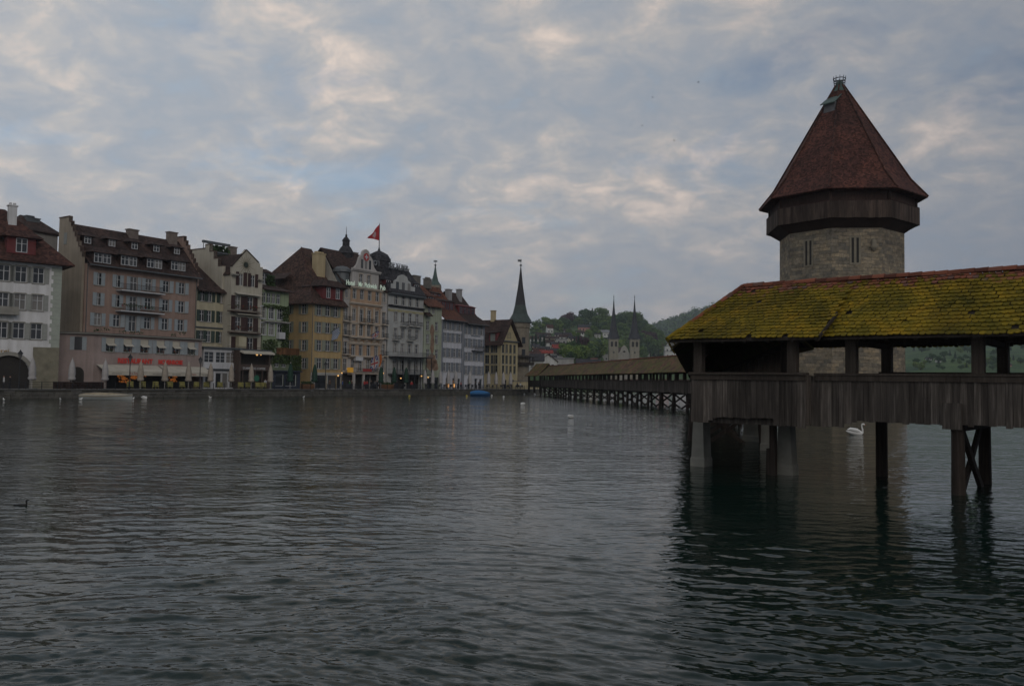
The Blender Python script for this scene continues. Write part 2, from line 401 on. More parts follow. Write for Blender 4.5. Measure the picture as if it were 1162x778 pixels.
def mossy(name, mosslow, bias):
    m, nt, b = new_mat(name); b.inputs['Roughness'].default_value = 0.9; b.inputs['Specular IOR Level'].default_value = 0.15
    v = coords(nt)
    geo = nd(nt, 'ShaderNodeNewGeometry'); isl = geo.outputs['Random Per Island']
    red = cramp(nt, isl, [(0.0, (0.070, 0.028, 0.020)), (0.5, (0.145, 0.052, 0.032)), (0.85, (0.21, 0.075, 0.045)), (1.0, (0.085, 0.062, 0.055))])
    mossc = cramp(nt, noise_tex(nt, 0.9, 5, 0.6, v), [(0.3, (0.125, 0.102, 0.012)), (0.5, (0.19, 0.138, 0.013)), (0.68, (0.27, 0.165, 0.014))])
    mossc = mult(nt, mossc, cramp(nt, noise_tex(nt, 14, 4, 0.7, v), [(0.3, (0.55, 0.58, 0.5)), (0.65, (1.15, 1.15, 1.1))]))
    mossc = mult(nt, mossc, cramp(nt, isl, [(0.0, (0.72, 0.76, 0.8)), (1.0, (1.2, 1.15, 1.0))]))
    s = nd(nt, 'ShaderNodeSeparateXYZ'); lk(nt, v, s.inputs[0])
    zf = nd(nt, 'ShaderNodeMapRange'); zf.inputs[1].default_value = 4.6; zf.inputs[2].default_value = 6.75
    zf.inputs[1].default_value = 5.95; zf.inputs[3].default_value = 0.38; zf.inputs[4].default_value = -0.20; lk(nt, s.outputs[2], zf.inputs[0])
    f = nd(nt, 'ShaderNodeMath', operation='ADD'); lk(nt, noise_tex(nt, 1.5, 6, 0.68, v), f.inputs[0]); lk(nt, zf.outputs[0], f.inputs[1])
    f2 = nd(nt, 'ShaderNodeMath', operation='MULTIPLY_ADD'); lk(nt, isl, f2.inputs[0]); f2.inputs[1].default_value = -0.27; lk(nt, f.outputs[0], f2.inputs[2])
    mf = cramp(nt, f2.outputs[0], [(bias, (0, 0, 0)), (bias + 0.13, (1, 1, 1))])
    mossc = mult(nt, mossc, cramp(nt, noise_tex(nt, 0.55, 5, 0.65, coords(nt, 'Object', (1.0, 1.0, 0.5))), [(0.34, (0.60, 0.62, 0.75)), (0.52, (1.0, 1.0, 1.0)), (0.68, (1.16, 1.10, 1.0))]))
    lk(nt, mixc(nt, mf, red, mossc), b.inputs['Base Color'])
    bump(nt, b, noise_tex(nt, 22, 4, 0.7, v), 0.5, 0.015)
    return m
MOSST = mossy('mossy beaver tail tiles', True, 0.30)
FARMOSS = tiles('weathered far bridge tiles', ((0.070, 0.040, 0.028), (0.12, 0.062, 0.038), (0.17, 0.085, 0.05)), 0.2, moss=(0.088, 0.092, 0.022))

def tile_slope(mb, p0, p1, up, S, inside, w=0.172, expo=0.2, seed=1, courses=None):
    """beaver tail tiles laid in courses between eave point p0 and p1, climbing along up (unit) for S metres"""
    rnd = random.Random(seed)
    p0, p1, up = Vector(p0), Vector(p1), Vector(up).normalized()
    a = (p1 - p0); L = a.length; a.normalize(); nrm = a.cross(up).normalized()
    if nrm.z < 0: nrm = -nrm
    nc = courses or int(S / expo) + 1
    for c in range(nc):
        v0 = c * expo; off = 0.5 * w if c % 2 else 0
        sag = 0.012 * math.sin(c * 1.7)
        for i in range(-1, int(L / w) + 2):
            u0 = i * w + off
            if not inside(u0 + w / 2, v0 + 0.05): continue
            if rnd.random() < 0.006: continue                   # a slipped tile leaves a gap
            ju, jv, jt = rnd.gauss(0, 0.007), rnd.gauss(0, 0.011) - (0.05 if rnd.random() < 0.01 else 0), abs(rnd.gauss(0, 0.008))
            rot = rnd.gauss(0, 0.02)
            lift = 0.052 + jt
            wob = 0.02 * math.sin(u0 * 0.9 + c * 0.3) + 0.012 * math.sin(u0 * 2.3)
            def P(u, v, h): return p0 + a * (u0 + ju + u - v * rot) + up * (v0 + jv + v + rot * u) + nrm * (h + wob)
            ln = expo * 1.35
            W = w * 0.965
            arc = [(0.0, 0.055), (0.14 * W, 0.018), (0.5 * W, 0.0), (0.86 * W, 0.018), (W, 0.055)]
            top = [P(u, v, lift) for u, v in arc]; bot = [P(u, v, lift - 0.026) for u, v in arc]
            tl, tr = P(0, ln, 0.012), P(W, ln, 0.012)
            n = len(arc)
            vs = [tl] + top + [tr] + bot
            fs = [tuple([0] + list(range(1, n + 1)) + [n + 1])[::-1]]
            for k in range(n - 1): fs.append((1 + k, 2 + k, n + 2 + k + 1, n + 2 + k))
            mb.add(vs, fs)

def ridge_caps(mb, p, q, r=0.11, ln=0.38):
    p, q = Vector(p), Vector(q); d = (q - p); L = d.length; d.normalize(); side = d.cross(Vector((0, 0, 1))).normalized(); up = side.cross(d)
    n = int(L / ln); rnd = random.Random(3)
    for i in range(n):
        a = p + d * (i * ln) + up * rnd.gauss(0, 0.008); b = a + d * (ln * 1.08)
        vs = []
        for (c, rr) in ((a, r * 0.92), (b, r * 1.08)):
            for k in range(7):
                t = math.pi * k / 6
                vs.append(c + side * math.cos(t) * rr * 1.05 + up * (math.sin(t) * rr - 0.02))
        mb.add(vs, [(k, k + 1, 8 + k, 7 + k) for k in range(6)] + [(0, 1, 2, 3, 4, 5, 6), (13, 12, 11, 10, 9, 8, 7)])

ZR, ZE, ZRAIL, ZB = 6.68, 4.60, 3.44, 2.03
XL, XR = -3.62, 14.0
# near arm, front slope
yE, yRg = -0.86, 1.85
upv = Vector((0, yRg - yE, ZR - ZE)); S = upv.length; upn = upv.normalized()
mb = MB()
tile_slope(mb, (XL - 0.3, yE, ZE), (XR, yE, ZE), upn, S, lambda u, v: 0 <= u <= XR - XL + 0.3 and v < S - 0.02, seed=11)
tile_slope(mb, (XL - 3.5, 4.72, ZE - .1), (XR, 4.72, ZE - .1), Vector((0, yRg - 4.72, ZR - ZE + .1)).normalized(), S, lambda u, v: 0 <= u <= XR - XL + 3.5, seed=12, courses=3)
# corner pavilion: front slope with its lower eave, cut by the hip on the left
E1 = Vector((-8.92, -1.26, 4.60)); E0 = Vector((-3.62, -1.24, 4.60)); CR = Vector((-7.45, yRg, 6.74))
upp = Vector((0, yRg + 1.25, ZR + 0.03 - 4.60)); Sp = upp.length
def in_pav(u, v):
    x = E1.x + u; fr = v / Sp
    return x <= E0.x + 0.02 + min(v, 1.4) * .10 and x >= E1.x + (CR.x - E1.x) * fr - 0.02 and v < Sp - 0.02
tile_slope(mb, E1, E0, upp.normalized(), Sp, in_pav, seed=13)
gdir = Vector((-0.467, 0.883, 0)); perp = Vector((0.883, 0.467, 0))
P1 = Vector((-8.25, -0.70, 0)); P0 = Vector((-4.24, -0.65, 0))
# hip facing left: the tiles along its edge
upl = (CR - (E1 + gdir * (CR - E1).dot(gdir))); Sl = upl.length
tile_slope(mb, E1 + gdir * 14, E1, upl.normalized(), Sl, lambda u, v: u < 14 - (v / Sl) * (CR - E1).dot(gdir) and v < Sl, seed=14, w=0.19, expo=0.2)
mb.build('roof_tiles', MOSST, bridge)
mb = MB(); ridge_caps(mb, (-7.5, yRg, ZR + 0.035), (XR, yRg, ZR + 0.035), 0.14); ridge_caps(mb, E1 + Vector((0, 0, 0.06)), CR + Vector((0, 0, 0.04)), 0.09, 0.3)
REDCAP = mossy('red ridge tiles', False, 0.66)
mb.build('ridge_caps', REDCAP, bridge)
# boarding under the tiles, verge board, eave beams, rafters
mb = MB()
mb.slab([(XL, yE + 0.06, ZE - 0.0), (XR, yE + 0.06, ZE - 0.0), (XR, yRg, ZR - 0.02), (XL, yRg, ZR - 0.02)], 0.05)
mb.slab([(-7.1, 4.50, ZE), (-7.1, yRg, ZR - 0.02), (XR, yRg, ZR - 0.02), (XR, 4.50, ZE)], 0.05)
mb.slab([tuple(E1 + Vector((0.07, 0.07, -0.01))), tuple(E0 + Vector((0, 0.07, -0.01))), (E0.x, yRg, ZR - 0.01), tuple(CR - Vector((0, 0, 0.03)))], 0.05)
Kw = (20.9, 97.0); Kl = BL(*Kw); K = Vector((Kl.x, Kl.y, 0)); LA = (K - P1).length
gdir = (K - P1).normalized(); perp = Vector((gdir.y, -gdir.x, 0))
mb.build('roof_boarding', BEAMW, bridge)
mb = MB(); pv = E0 + upp.normalized() * 1.5; mb.beam(E0 + Vector((0.03, 0, 0.02)), (pv.x + 0.17, pv.y, pv.z + .0), 0.04, 0.10)
mb.build('verge_board', BEAMW, bridge)
mb = MB()
for y in (-0.05, 3.7): mb.box(XL - 0.5, XR, y - 0.11, y + 0.11, ZE - 0.02, ZE + 0.2)
mb.box(-8.3, -4.2, -0.62, -0.42, ZE - 0.06, ZE + 0.16)
for i in range(22):
    x = XL + 0.2 + i * 0.82
    mb.beam((x, yE + 0.12, ZE - 0.06), (x, yRg, ZR - 0.16), 0.1, 0.12); mb.beam((x, 4.45, ZE - 0.06), (x, yRg, ZR - 0.16), 0.1, 0.12)
for i in range(5):
    x = -6.9 + i * 0.8; mb.beam((x, -1.15, ZE - 0.07), (x, yRg, ZR - 0.2), 0.1, 0.12)
for x in (-3.0, 0.56, 4.12, 7.68, 11.2): mb.box(x - 0.1, x + 0.1, 0.06, 3.59, ZE - 0.19, ZE - 0.03)
mb.build('roof_frame', BEAMW, bridge)

def board_row(mb, p, q, zt, zb, face=0.03, wmin=0.15, wmax=0.24, seed=1):
    """vertical boards from p to q (plan points); zb is a function of the distance along"""
    rnd = random.Random(seed); p, q = Vector(p), Vector(q); d = q - p; L = d.length; d.normalize(); n = Vector((d.y, -d.x))
    t = 0
    while t < L - 0.02:
        w = min(rnd.uniform(wmin, wmax), L - t); a = p + d * (t + 0.004); b = p + d * (t + w - 0.004)
        j = rnd.uniform(0, 0.016); b0 = zb(t + w * 0.5) + rnd.gauss(0, 0.018); th = face
        o = n * j
        vs = []
        for (c, off) in ((a, 0), (b, 0), (b, th), (a, th)):
            x = c + n * (off - th) + o; vs.append((x.x, x.y))
        mb.add([(x, y, b0) for x, y in vs] + [(x, y, zt) for x, y in vs], [(0, 1, 2, 3), (7, 6, 5, 4), (4, 5, 1, 0), (5, 6, 2, 1), (6, 7, 3, 2), (7, 4, 0, 3)])
        t += w
# near arm parapets
mb = MB(); board_row(mb, (-4.26, -0.24), (XR, -0.24), ZRAIL - 0.02, lambda t: 1.82 if t < 1.0 else (1.82 + (t - 1.0) * 0.45 if t < 1.45 else 2.03 - 0.004 * t), seed=21)
mb.build('parapet', TIMBER, bridge)
mb = MB(); board_row(mb, (XR, 3.94), (-3.4, 3.94), ZRAIL - 0.02, lambda t: 2.03, seed=22); mb.build('parapet', TIMBER, bridge)
def pavb(t):
    if t < 0.62 or t > 3.05: return 1.78
    if t < 0.95: return 1.78 + (t - 0.62) / 0.33 * 0.22
    if t > 2.9: return 2.0 - (t - 2.9) / 0.15 * 0.22
    return 2.0
mb = MB(); board_row(mb, (P1.x, P1.y), (P0.x, P0.y), ZRAIL + 0.0, pavb, seed=23); board_row(mb, (P0.x, P0.y), (P0.x + 0.03, -0.26), ZRAIL, lambda t: 1.8, seed=24)
mb.build('parapet', TIMBER, bridge)
mb = MB(); mb.box(-4.1, XR, -0.33, -0.02, ZRAIL, ZRAIL + 0.07); mb.box(-4.1, XR, -0.30, -0.262, ZRAIL - 0.17, ZRAIL - 0.003)
mb.build('handrail', POSTW, bridge)
mb = MB(); mb.box(-3.3, XR, 3.72, 4.02, ZRAIL + .10, ZRAIL + 0.18); mb.box(-3.3, XR, 3.83, 3.9, ZRAIL - 0.02, ZRAIL + 0.098); mb.build('handrail', POSTW, bridge)
mb = MB(); mb.beam((P1.x - 0.06, P1.y, ZRAIL + 0.04), (P0.x + 0.06, P0.y, ZRAIL + 0.04), 0.3, 0.07); mb.beam((P1.x, P1.y - 0.05, ZRAIL - 0.09), (P0.x + 0.03, P0.y - 0.05, ZRAIL - 0.09), 0.045, 0.17)
mb.build('handrail', POSTW, bridge)
mb = MB(); mb.box(-4.3, XR, -0.2, 3.88, 2.33, 2.43); mb.box(-4.3, XR, -0.16, 0.14, 2.06, 2.33); mb.box(-4.3, XR, 3.55, 3.85, 2.06, 2.33); mb.box(-4.3, XR, 1.7, 2.0, 2.06, 2.33)
mb.poly([(P1.x, P1.y + 0.05, 2.42), (P0.x, P0.y + 0.05, 2.42), (-3.6, 3.9, 2.42), (-9.5, 3.6, 2.42)]); mb.build('deck', BEAMW, bridge)
mb = MB(); mb.beam((-7.9, -0.30, 1.90), (-4.5, -0.28, 1.90), 0.3, 0.24); mb.build('crossbeam', TIMBER, bridge)
mb = MB(); mb.box(-0.33, 0.18, -0.40, -0.305, 1.90, 2.66); mb.build('bracket_board', TIMBER, bridge)
for x in (-3.0, 0.56, 4.12, 7.68, 11.2):
    for y in (-0.03, 3.7): MB().box(x - 0.16, x + 0.16, y - 0.15, y + 0.15, 2.4, ZE).build('post', POSTW, bridge)
for x, y in ((-8.05, -0.50), (-4.72, -0.48)): MB().box(x - 0.15, x + 0.15, y - 0.14, y + 0.14, 2.4, ZE + 0.1).build('post', POSTW, bridge)
for x in (0.0, 4.8, 9.6):
    for y in (0.0, 3.7): MB().tube([(x, y, -1.6), (x, y, 1.2), (x, y, 2.08)], [0.21, 0.185, 0.18], 12).build('trestle_post', WETW, bridge)
    MB().beam((x + 0.05, 0.25, 1.85), (x + 0.05, 3.45, -0.5), 0.12, 0.22).build('brace', WETW, bridge)
    MB().beam((x - 0.09, 3.45, 1.85), (x - 0.09, 0.25, -0.5), 0.12, 0.22).build('brace', WETW, bridge)
    MB().box(x - 0.15, x + 0.15, -0.18, 3.9, 1.84, 2.06).build('crossbeam', BEAMW, bridge)
MB().tube([(-3.2, 3.7, -1.6), (-3.2, 3.7, 2.08)], 0.2, 12).build('trestle_post', WETW, bridge)
def pier(cx, cy, wt, wb, dp, name='pier'):
    m_ = MB(); vs = []
    for w, d, z in ((wb * 1.12, dp * 1.1, -1.6), (wb * 1.12, dp * 1.1, 0.28), (wb, dp, 0.36), (wt, dp * 0.94, 1.78)):
        vs += [(cx - w / 2, cy - d / 2, z), (cx + w / 2, cy - d / 2, z), (cx + w / 2, cy + d / 2, z), (cx - w / 2, cy + d / 2, z)]
    fs = [(3, 2, 1, 0), (12, 13, 14, 15)]
    for i in range(3):
        for k in range(4): fs.append((4 * i + k, 4 * i + (k + 1) % 4, 4 * i + 4 + (k + 1) % 4, 4 * i + 4 + k))
    m_.add(vs, fs); m_.build(name, CONC, bridge)
pier(-5.72, 1.5, 0.42, 0.56, 0.5); pier(-9.25, 2.0, 0.40, 0.52, 0.6); pier(-13.6, 16.9, 1.0, 1.15, 0.8); pier(-10.6, 11.4, 0.42, 0.5, 0.5)
MB().beam((-5.95, 0.9, -1.5), (-5.92, 0.8, 1.95), 0.2, 0.2).build('fender_post', WETW, bridge)
MB().beam((-6.2, 1.1, -1.5), (-6.15, 1.1, 0.9), 0.2, 0.2).build('fender_post', WETW, bridge)

def arm(A, B, w, side_posts, roof_mat, bent=5.2, post_step=2.8, seed=31, ridge=ZR, start_t=0.0, merge_posts=False, bent_from=0.0, brace_parts=True):
    A = Vector((A[0], A[1], 0)); B = Vector((B[0], B[1], 0)); g = (B - A); L = g.length; g.normalize(); pr = Vector((g.y, -g.x, 0))
    def Q(t, s, z): 
        p = A + g * t + pr * s; return (p.x, p.y, z)
    m_ = MB(); ov = 0.72
    for s0, s1 in ((-ov, w / 2), (w + ov, w / 2)):
        n = max(2, int(L / 6))
        for i in range(n):
            t0, t1 = L * i / n, L * (i + 1) / n
            dz0, dz1 = 0.03 * math.sin(i * 1.3), 0.03 * math.sin((i + 1) * 1.3)
            dz0 = 0 if i == 0 else dz0; dz1 = 0 if i == n - 1 else dz1
            m_.slab([Q(t0, s0, ZE - 0.08 + dz0), Q(t1, s0, ZE - 0.08 + dz1), Q(t1, (s0 + s1) / 2, (ZE + ridge) / 2 - 0.10 + dz1), Q(t0, (s0 + s1) / 2, (ZE + ridge) / 2 - 0.10 + dz0)], 0.08)
            m_.slab([Q(t0, (s0 + s1) / 2, (ZE + ridge) / 2 - 0.10 + dz0), Q(t1, (s0 + s1) / 2, (ZE + ridge) / 2 - 0.10 + dz1), Q(t1, s1, ridge + dz1), Q(t0, s1, ridge + dz0)], 0.08)
    m_.build('roof', roof_mat, bridge)
    m_ = MB(); ridge_caps(m_, Q(0, w / 2, ridge + 0.03), Q(L, w / 2, ridge + 0.03), 0.12, 0.4); m_.build('ridge_caps', REDCAP, bridge)
    for s, sd in ((0.0, seed), (w, seed + 1)):
        p, q = (Q(L, s, 0), Q(0, s, 0)) if s == 0 else (Q(0, s, 0), Q(L, s, 0))
        m_ = MB(); board_row(m_, p[:2], q[:2], ZRAIL - 0.02, lambda t: 2.0 - (0.14 if (t % bent) < 0.9 else 0), wmin=0.2, wmax=0.34, seed=sd); m_.build('parapet', TIMBER, bridge)
        m_ = MB(); m_.beam(Q(0, s, ZRAIL + 0.03), Q(L, s, ZRAIL + 0.03), 0.28, 0.08); m_.build('handrail', POSTW, bridge)
        m_ = MB(); m_.beam(Q(0, s + (0.15 if s == 0 else -0.15), ZE + 0.02), Q(L, s + (0.15 if s == 0 else -0.15), ZE + 0.02), 0.2, 0.24); m_.build('eave_beam', BEAMW, bridge)
    m_ = MB(); m_.slab([Q(0, 0.06, 2.43), Q(L, 0.06, 2.43), Q(L, w - 0.06, 2.43), Q(0, w - 0.06, 2.43)], 0.1)
    for s in (0.25, w / 2, w - 0.25): m_.beam(Q(0, s, 2.17), Q(L, s, 2.17), 0.28, 0.28)
    m_.build('deck', BEAMW, bridge)
    n = int(L / post_step); allp = MB()
    for i in range(n + 1):
        t = start_t + i * post_step
        if t > L: break
        for s in (0.18, w - 0.18):
            m_ = allp if merge_posts else MB()
            m_.beam(Q(t, s, 2.4), Q(t, s, ZE), 0.26, 0.26, up=g)
            if not merge_posts: m_.build('post', POSTW, bridge)
    if merge_posts: tag(allp.build('inner_posts', POSTW, bridge), kind='stuff')
    n = int((L - bent_from) / bent); rnd = random.Random(seed)
    for i in range(n + 1):
        t = bent_from + i * bent
        if t > L: break
        for s in (0.1, w - 0.1):
            m_ = MB(); m_.tube([Q(t + rnd.gauss(0, .1), s - 0.25 * (1 if s < 1 else -1), -1.6), Q(t, s, 2.03)], [0.22, 0.17], 8); m_.build('trestle_post', WETW, bridge)
        m_ = MB(); m_.beam(Q(t + 0.1, 0.2, 1.8), Q(t + 0.1, w - 0.3, -0.5), 0.14, 0.2); m_.build('brace', WETW, bridge)
        m_ = MB(); m_.beam(Q(t - 0.1, w - 0.2, 1.8), Q(t - 0.1, 0.3, -0.5), 0.14, 0.2); m_.build('brace', WETW, bridge)
        m_ = MB(); m_.beam(Q(t, -0.25, 1.9), Q(t, w + 0.25, 1.9), 0.5, 0.24); m_.build('crossbeam', BEAMW, bridge)
EW = BL(6.7, 193.0)
arm(P1 + gdir * 2.6, K, 3.7, True, FARMOSS, merge_posts=True, seed=41, start_t=1.4, bent_from=14.5, bent=7.0)
KK = K - (Vector((EW.x, EW.y, 0)) - K).normalized() * 0.6
arm(KK, EW, 3.7, True, FARMOSS, seed=51, bent=5.0, start_t=0.8, bent_from=2.0, post_step=2.9)
# landing pavilion where the bridge turns to the quay
e2 = BL(4.2, 199.0)
g3 = (e2 - EW).normalized(); p3 = Vector((g3.y, -g3.x)); Lq = (e2 - EW).length + .6
mb = MB()
A3 = EW - g3 * 0.6 - p3 * 0.2
def Q3(t, s, z):
    p = A3 + g3 * t + p3 * s; return (p.x, p.y, z)
for s0 in (-1.0, 5.0):
    pr = [(0, 4.5), (0.35, 5.35), (0.75, 6.6), (1.0, 7.4)]
    for (f0, z0), (f1, z1) in zip(pr, pr[1:]):
        mb.slab([Q3(0, s0 + (2 - s0) * f0, z0), Q3(Lq, s0 + (2 - s0) * f0, z0), Q3(Lq, s0 + (2 - s0) * f1, z1), Q3(0, s0 + (2 - s0) * f1, z1)], 0.14)
mb.build('roof', FARMOSS, bridge)
mb = MB(); mb.poly([Q3(0.3, -0.4, 4.6), Q3(0.3, 4.4, 4.6), Q3(0.3, 2, 7.2)]); mb.poly([Q3(Lq - 0.3, -0.4, 4.6), Q3(Lq - 0.3, 4.4, 4.6), Q3(Lq - 0.3, 2, 7.2)])
for t in (0.3, Lq / 2, Lq - 0.4):
    for s in (0, 4): mb.beam(Q3(t, s, 0.5), Q3(t, s, 4.7), 0.35, 0.35)
for s in (0, 4): mb.beam(Q3(0, s, 2.7), Q3(Lq, s, 2.7), 0.1, 1.4)
mb.slab([Q3(0, 0, 2.1), Q3(Lq, 0, 2.1), Q3(Lq, 4, 2.1), Q3(0, 4, 2.1)], 0.3)
mb.build('landing_frame', BEAMW, bridge)

# ------------------------------------------------------------------ the octagonal water tower
TD = 85.0; TX = (954 - CX) / FPX * TD
tower = thing('water_tower', 'tall octagonal stone tower with timber gallery and steep red brown tiled pyramid roof', 'tower', (TX, TD, 0))
PH = R(-118.3)
def stone_mat():
    m, nt, b = new_mat('rubble stone masonry'); b.inputs['Roughness'].default_value = 0.92; b.inputs['Specular IOR Level'].default_value = 0.15
    t = nd(nt, 'ShaderNodeTexCoord'); uv = t.outputs['UV']
    nz = nd(nt, 'ShaderNodeTexNoise'); nz.inputs['Scale'].default_value = 1.1; nz.inputs['Detail'].default_value = 3; lk(nt, uv, nz.inputs['Vector'])
    dd = nd(nt, 'ShaderNodeVectorMath', operation='SCALE'); lk(nt, nz.outputs['Color'], dd.inputs[0]); dd.inputs['Scale'].default_value = 0.35
    ad = nd(nt, 'ShaderNodeVectorMath', operation='ADD'); lk(nt, uv, ad.inputs[0]); lk(nt, dd.outputs[0], ad.inputs[1])
    br = nd(nt, 'ShaderNodeTexBrick'); br.inputs['Scale'].default_value = 1.0; br.inputs['Brick Width'].default_value = 0.75; br.inputs['Row Height'].default_value = 0.34
    br.inputs['Mortar Size'].default_value = 0.03; br.inputs['Mortar Smooth'].default_value = 0.6; br.offset = 0.43
    br.inputs['Color1'].default_value = (0.155, 0.146, 0.131, 1); br.inputs['Color2'].default_value = (0.307, 0.262, 0.198, 1); br.inputs['Mortar'].default_value = (0.192, 0.179, 0.153, 1)
    lk(nt, ad.outputs[0], br.inputs['Vector'])
    v = coords(nt)
    c = mult(nt, br.outputs['Color'], cramp(nt, noise_tex(nt, 0.45, 5, 0.62, v), [(0.3, (0.62, 0.6, 0.58)), (0.5, (1, 0.97, 0.9)), (0.7, (1.25, 1.12, 0.92))]))
    c = mult(nt, c, cramp(nt, noise_tex(nt, 3.0, 4, 0.7, v), [(0.3, (0.6, 0.6, 0.6)), (0.65, (1.15, 1.15, 1.15))]))
    lk(nt, c, b.inputs['Base Color'])
    inv = nd(nt, 'ShaderNodeMath', operation='SUBTRACT'); inv.inputs[0].default_value = 1; lk(nt, br.outputs['Fac'], inv.inputs[1])
    h = nd(nt, 'ShaderNodeMath', operation='MULTIPLY_ADD'); lk(nt, noise_tex(nt, 2.6, 5, 0.7, v), h.inputs[0]); h.inputs[1].default_value = 1.2; lk(nt, inv.outputs[0], h.inputs[2])
    bump(nt, b, h.outputs[0], 0.7, 0.09)
    return m
STONE = stone_mat()
RS = 5.97
mb = MB(); prof = [(RS * 1.03, -1.5), (RS * 1.02, 1.2), (RS, 6), (RS, 12), (RS, 18.6)]
mb.lathe(prof, 8, ph=PH); me = mb.mesh('stone_shaft', STONE)
uvl = me.uv_layers.new(name='UVMap'); side = 2 * RS * math.sin(math.pi / 8)
for p in me.polygons:
    c = p.center; k = round((math.atan2(c.y, c.x) - PH - math.pi / 8) / (math.pi / 4)); an = PH + math.pi / 8 + k * math.pi / 4
    tx, ty = -math.sin(an), math.cos(an)
    for li in p.loop_indices:
        co = me.vertices[me.loops[li].vertex_index].co
        uvl.data[li].uv = (co.x * tx + co.y * ty + k * side * 1.07, co.z)
put('stone_shaft', me, tower)
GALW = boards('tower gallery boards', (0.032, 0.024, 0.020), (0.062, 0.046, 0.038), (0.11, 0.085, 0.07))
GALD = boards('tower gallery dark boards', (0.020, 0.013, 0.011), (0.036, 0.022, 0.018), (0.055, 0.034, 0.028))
def oct_pt(r, k, z): 
    a = PH + k * math.pi / 4; return Vector((r * math.cos(a), r * math.sin(a), z))
RG = 7.32
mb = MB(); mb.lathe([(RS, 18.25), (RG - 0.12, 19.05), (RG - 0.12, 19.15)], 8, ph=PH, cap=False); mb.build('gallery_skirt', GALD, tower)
mb = MB()
for k in range(8):
    a, b = oct_pt(RG, k, 0), oct_pt(RG, k + 1, 0)
    board_row(mb, (b.x, b.y), (a.x, a.y), 20.62, lambda t: 19.0, face=0.05, wmin=0.22, wmax=0.4, seed=60 + k)
mb.build('gallery', GALW, tower)
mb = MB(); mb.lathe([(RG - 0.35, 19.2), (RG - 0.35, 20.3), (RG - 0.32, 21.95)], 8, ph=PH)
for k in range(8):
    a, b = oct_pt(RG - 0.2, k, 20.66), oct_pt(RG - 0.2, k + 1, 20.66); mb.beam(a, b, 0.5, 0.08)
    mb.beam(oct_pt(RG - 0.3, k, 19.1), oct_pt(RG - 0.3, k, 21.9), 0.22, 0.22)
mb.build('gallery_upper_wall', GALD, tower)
TROOF = tiles('tower roof tiles', ((0.038, 0.019, 0.016), (0.062, 0.026, 0.020), (0.096, 0.038, 0.027)), 0.24, vscale=5.5)
RR = 8.1
mb = MB(); mb.lathe([(RR - 0.1, 21.62), (RR, 21.66), (RR, 21.74), (6.55, 23.55), (0.42, 33.95), (0.3, 34.05)], 8, ph=PH); mb.build('roof', TROOF, tower)
for k in range(8):
    MB().tube([oct_pt(RR + 0.02, k, 21.78), oct_pt(6.6, k, 23.6), oct_pt(0.45, k, 34.0)], [0.1, 0.1, 0.08], 6).build('hip_tiles', REDT, tower)
mb = MB(); mb.lathe([(0.82, 33.3), (0.6, 33.65), (0.4, 34.2), (0.25, 34.45), (0.1, 34.55)], 8, ph=PH, smooth=False); mb.build('copper_cap', COPPER, tower)
mb = MB()
for z, r in ((34.4, 0.55), (34.7, 0.6)):
    mb.tube([(r * math.cos(2 * math.pi * k / 20), r * math.sin(2 * math.pi * k / 20), z) for k in range(21)], 0.045, 5)
for k in range(10):
    a = 2 * math.pi * k / 10
    mb.tube([(0.5 * math.cos(a), 0.5 * math.sin(a), 33.7), (0.56 * math.cos(a), 0.56 * math.sin(a), 34.4), (0.62 * math.cos(a), 0.62 * math.sin(a), 34.95)], 0.028, 4)
mb.build('roof_crown', IRON, tower)
# dormer high on the left front slope
an = PH - math.pi / 8 + 0.02; dx, dy = math.cos(an), math.sin(an); sx_, sy_ = -dy, dx
dm = bpy.data.objects.new('dormer', None)
def DP(u, s, z): return (dx * u + sx_ * s, dy * u + sy_ * s, z)
mb = MB()
vs = [DP(2.1, -0.62, 30.6), DP(2.1, 0.62, 30.6), DP(2.05, 0.58, 31.75), DP(2.05, -0.58, 31.75), DP(0.4, -0.62, 30.6), DP(0.4, 0.62, 30.6), DP(0.4, 0.58, 32.3), DP(0.4, -0.58, 32.3)]
mb.add(vs, [(0, 1, 2, 3), (1, 5, 6, 2), (4, 0, 3, 7), (3, 2, 6, 7), (4, 5, 1, 0)]); dmo = mb.build('dormer', mat('grey dormer boards', (0.10, 0.10, 0.105), 0.7, 0.25, 2), tower)
mb = MB(); mb.slab([DP(2.45, -0.8, 31.66), DP(2.45, 0.8, 31.66), DP(0.45, 0.62, 33.1), DP(0.45, -0.62, 33.1)], 0.1); mb.build('dormer_roof', COPPER, dmo)
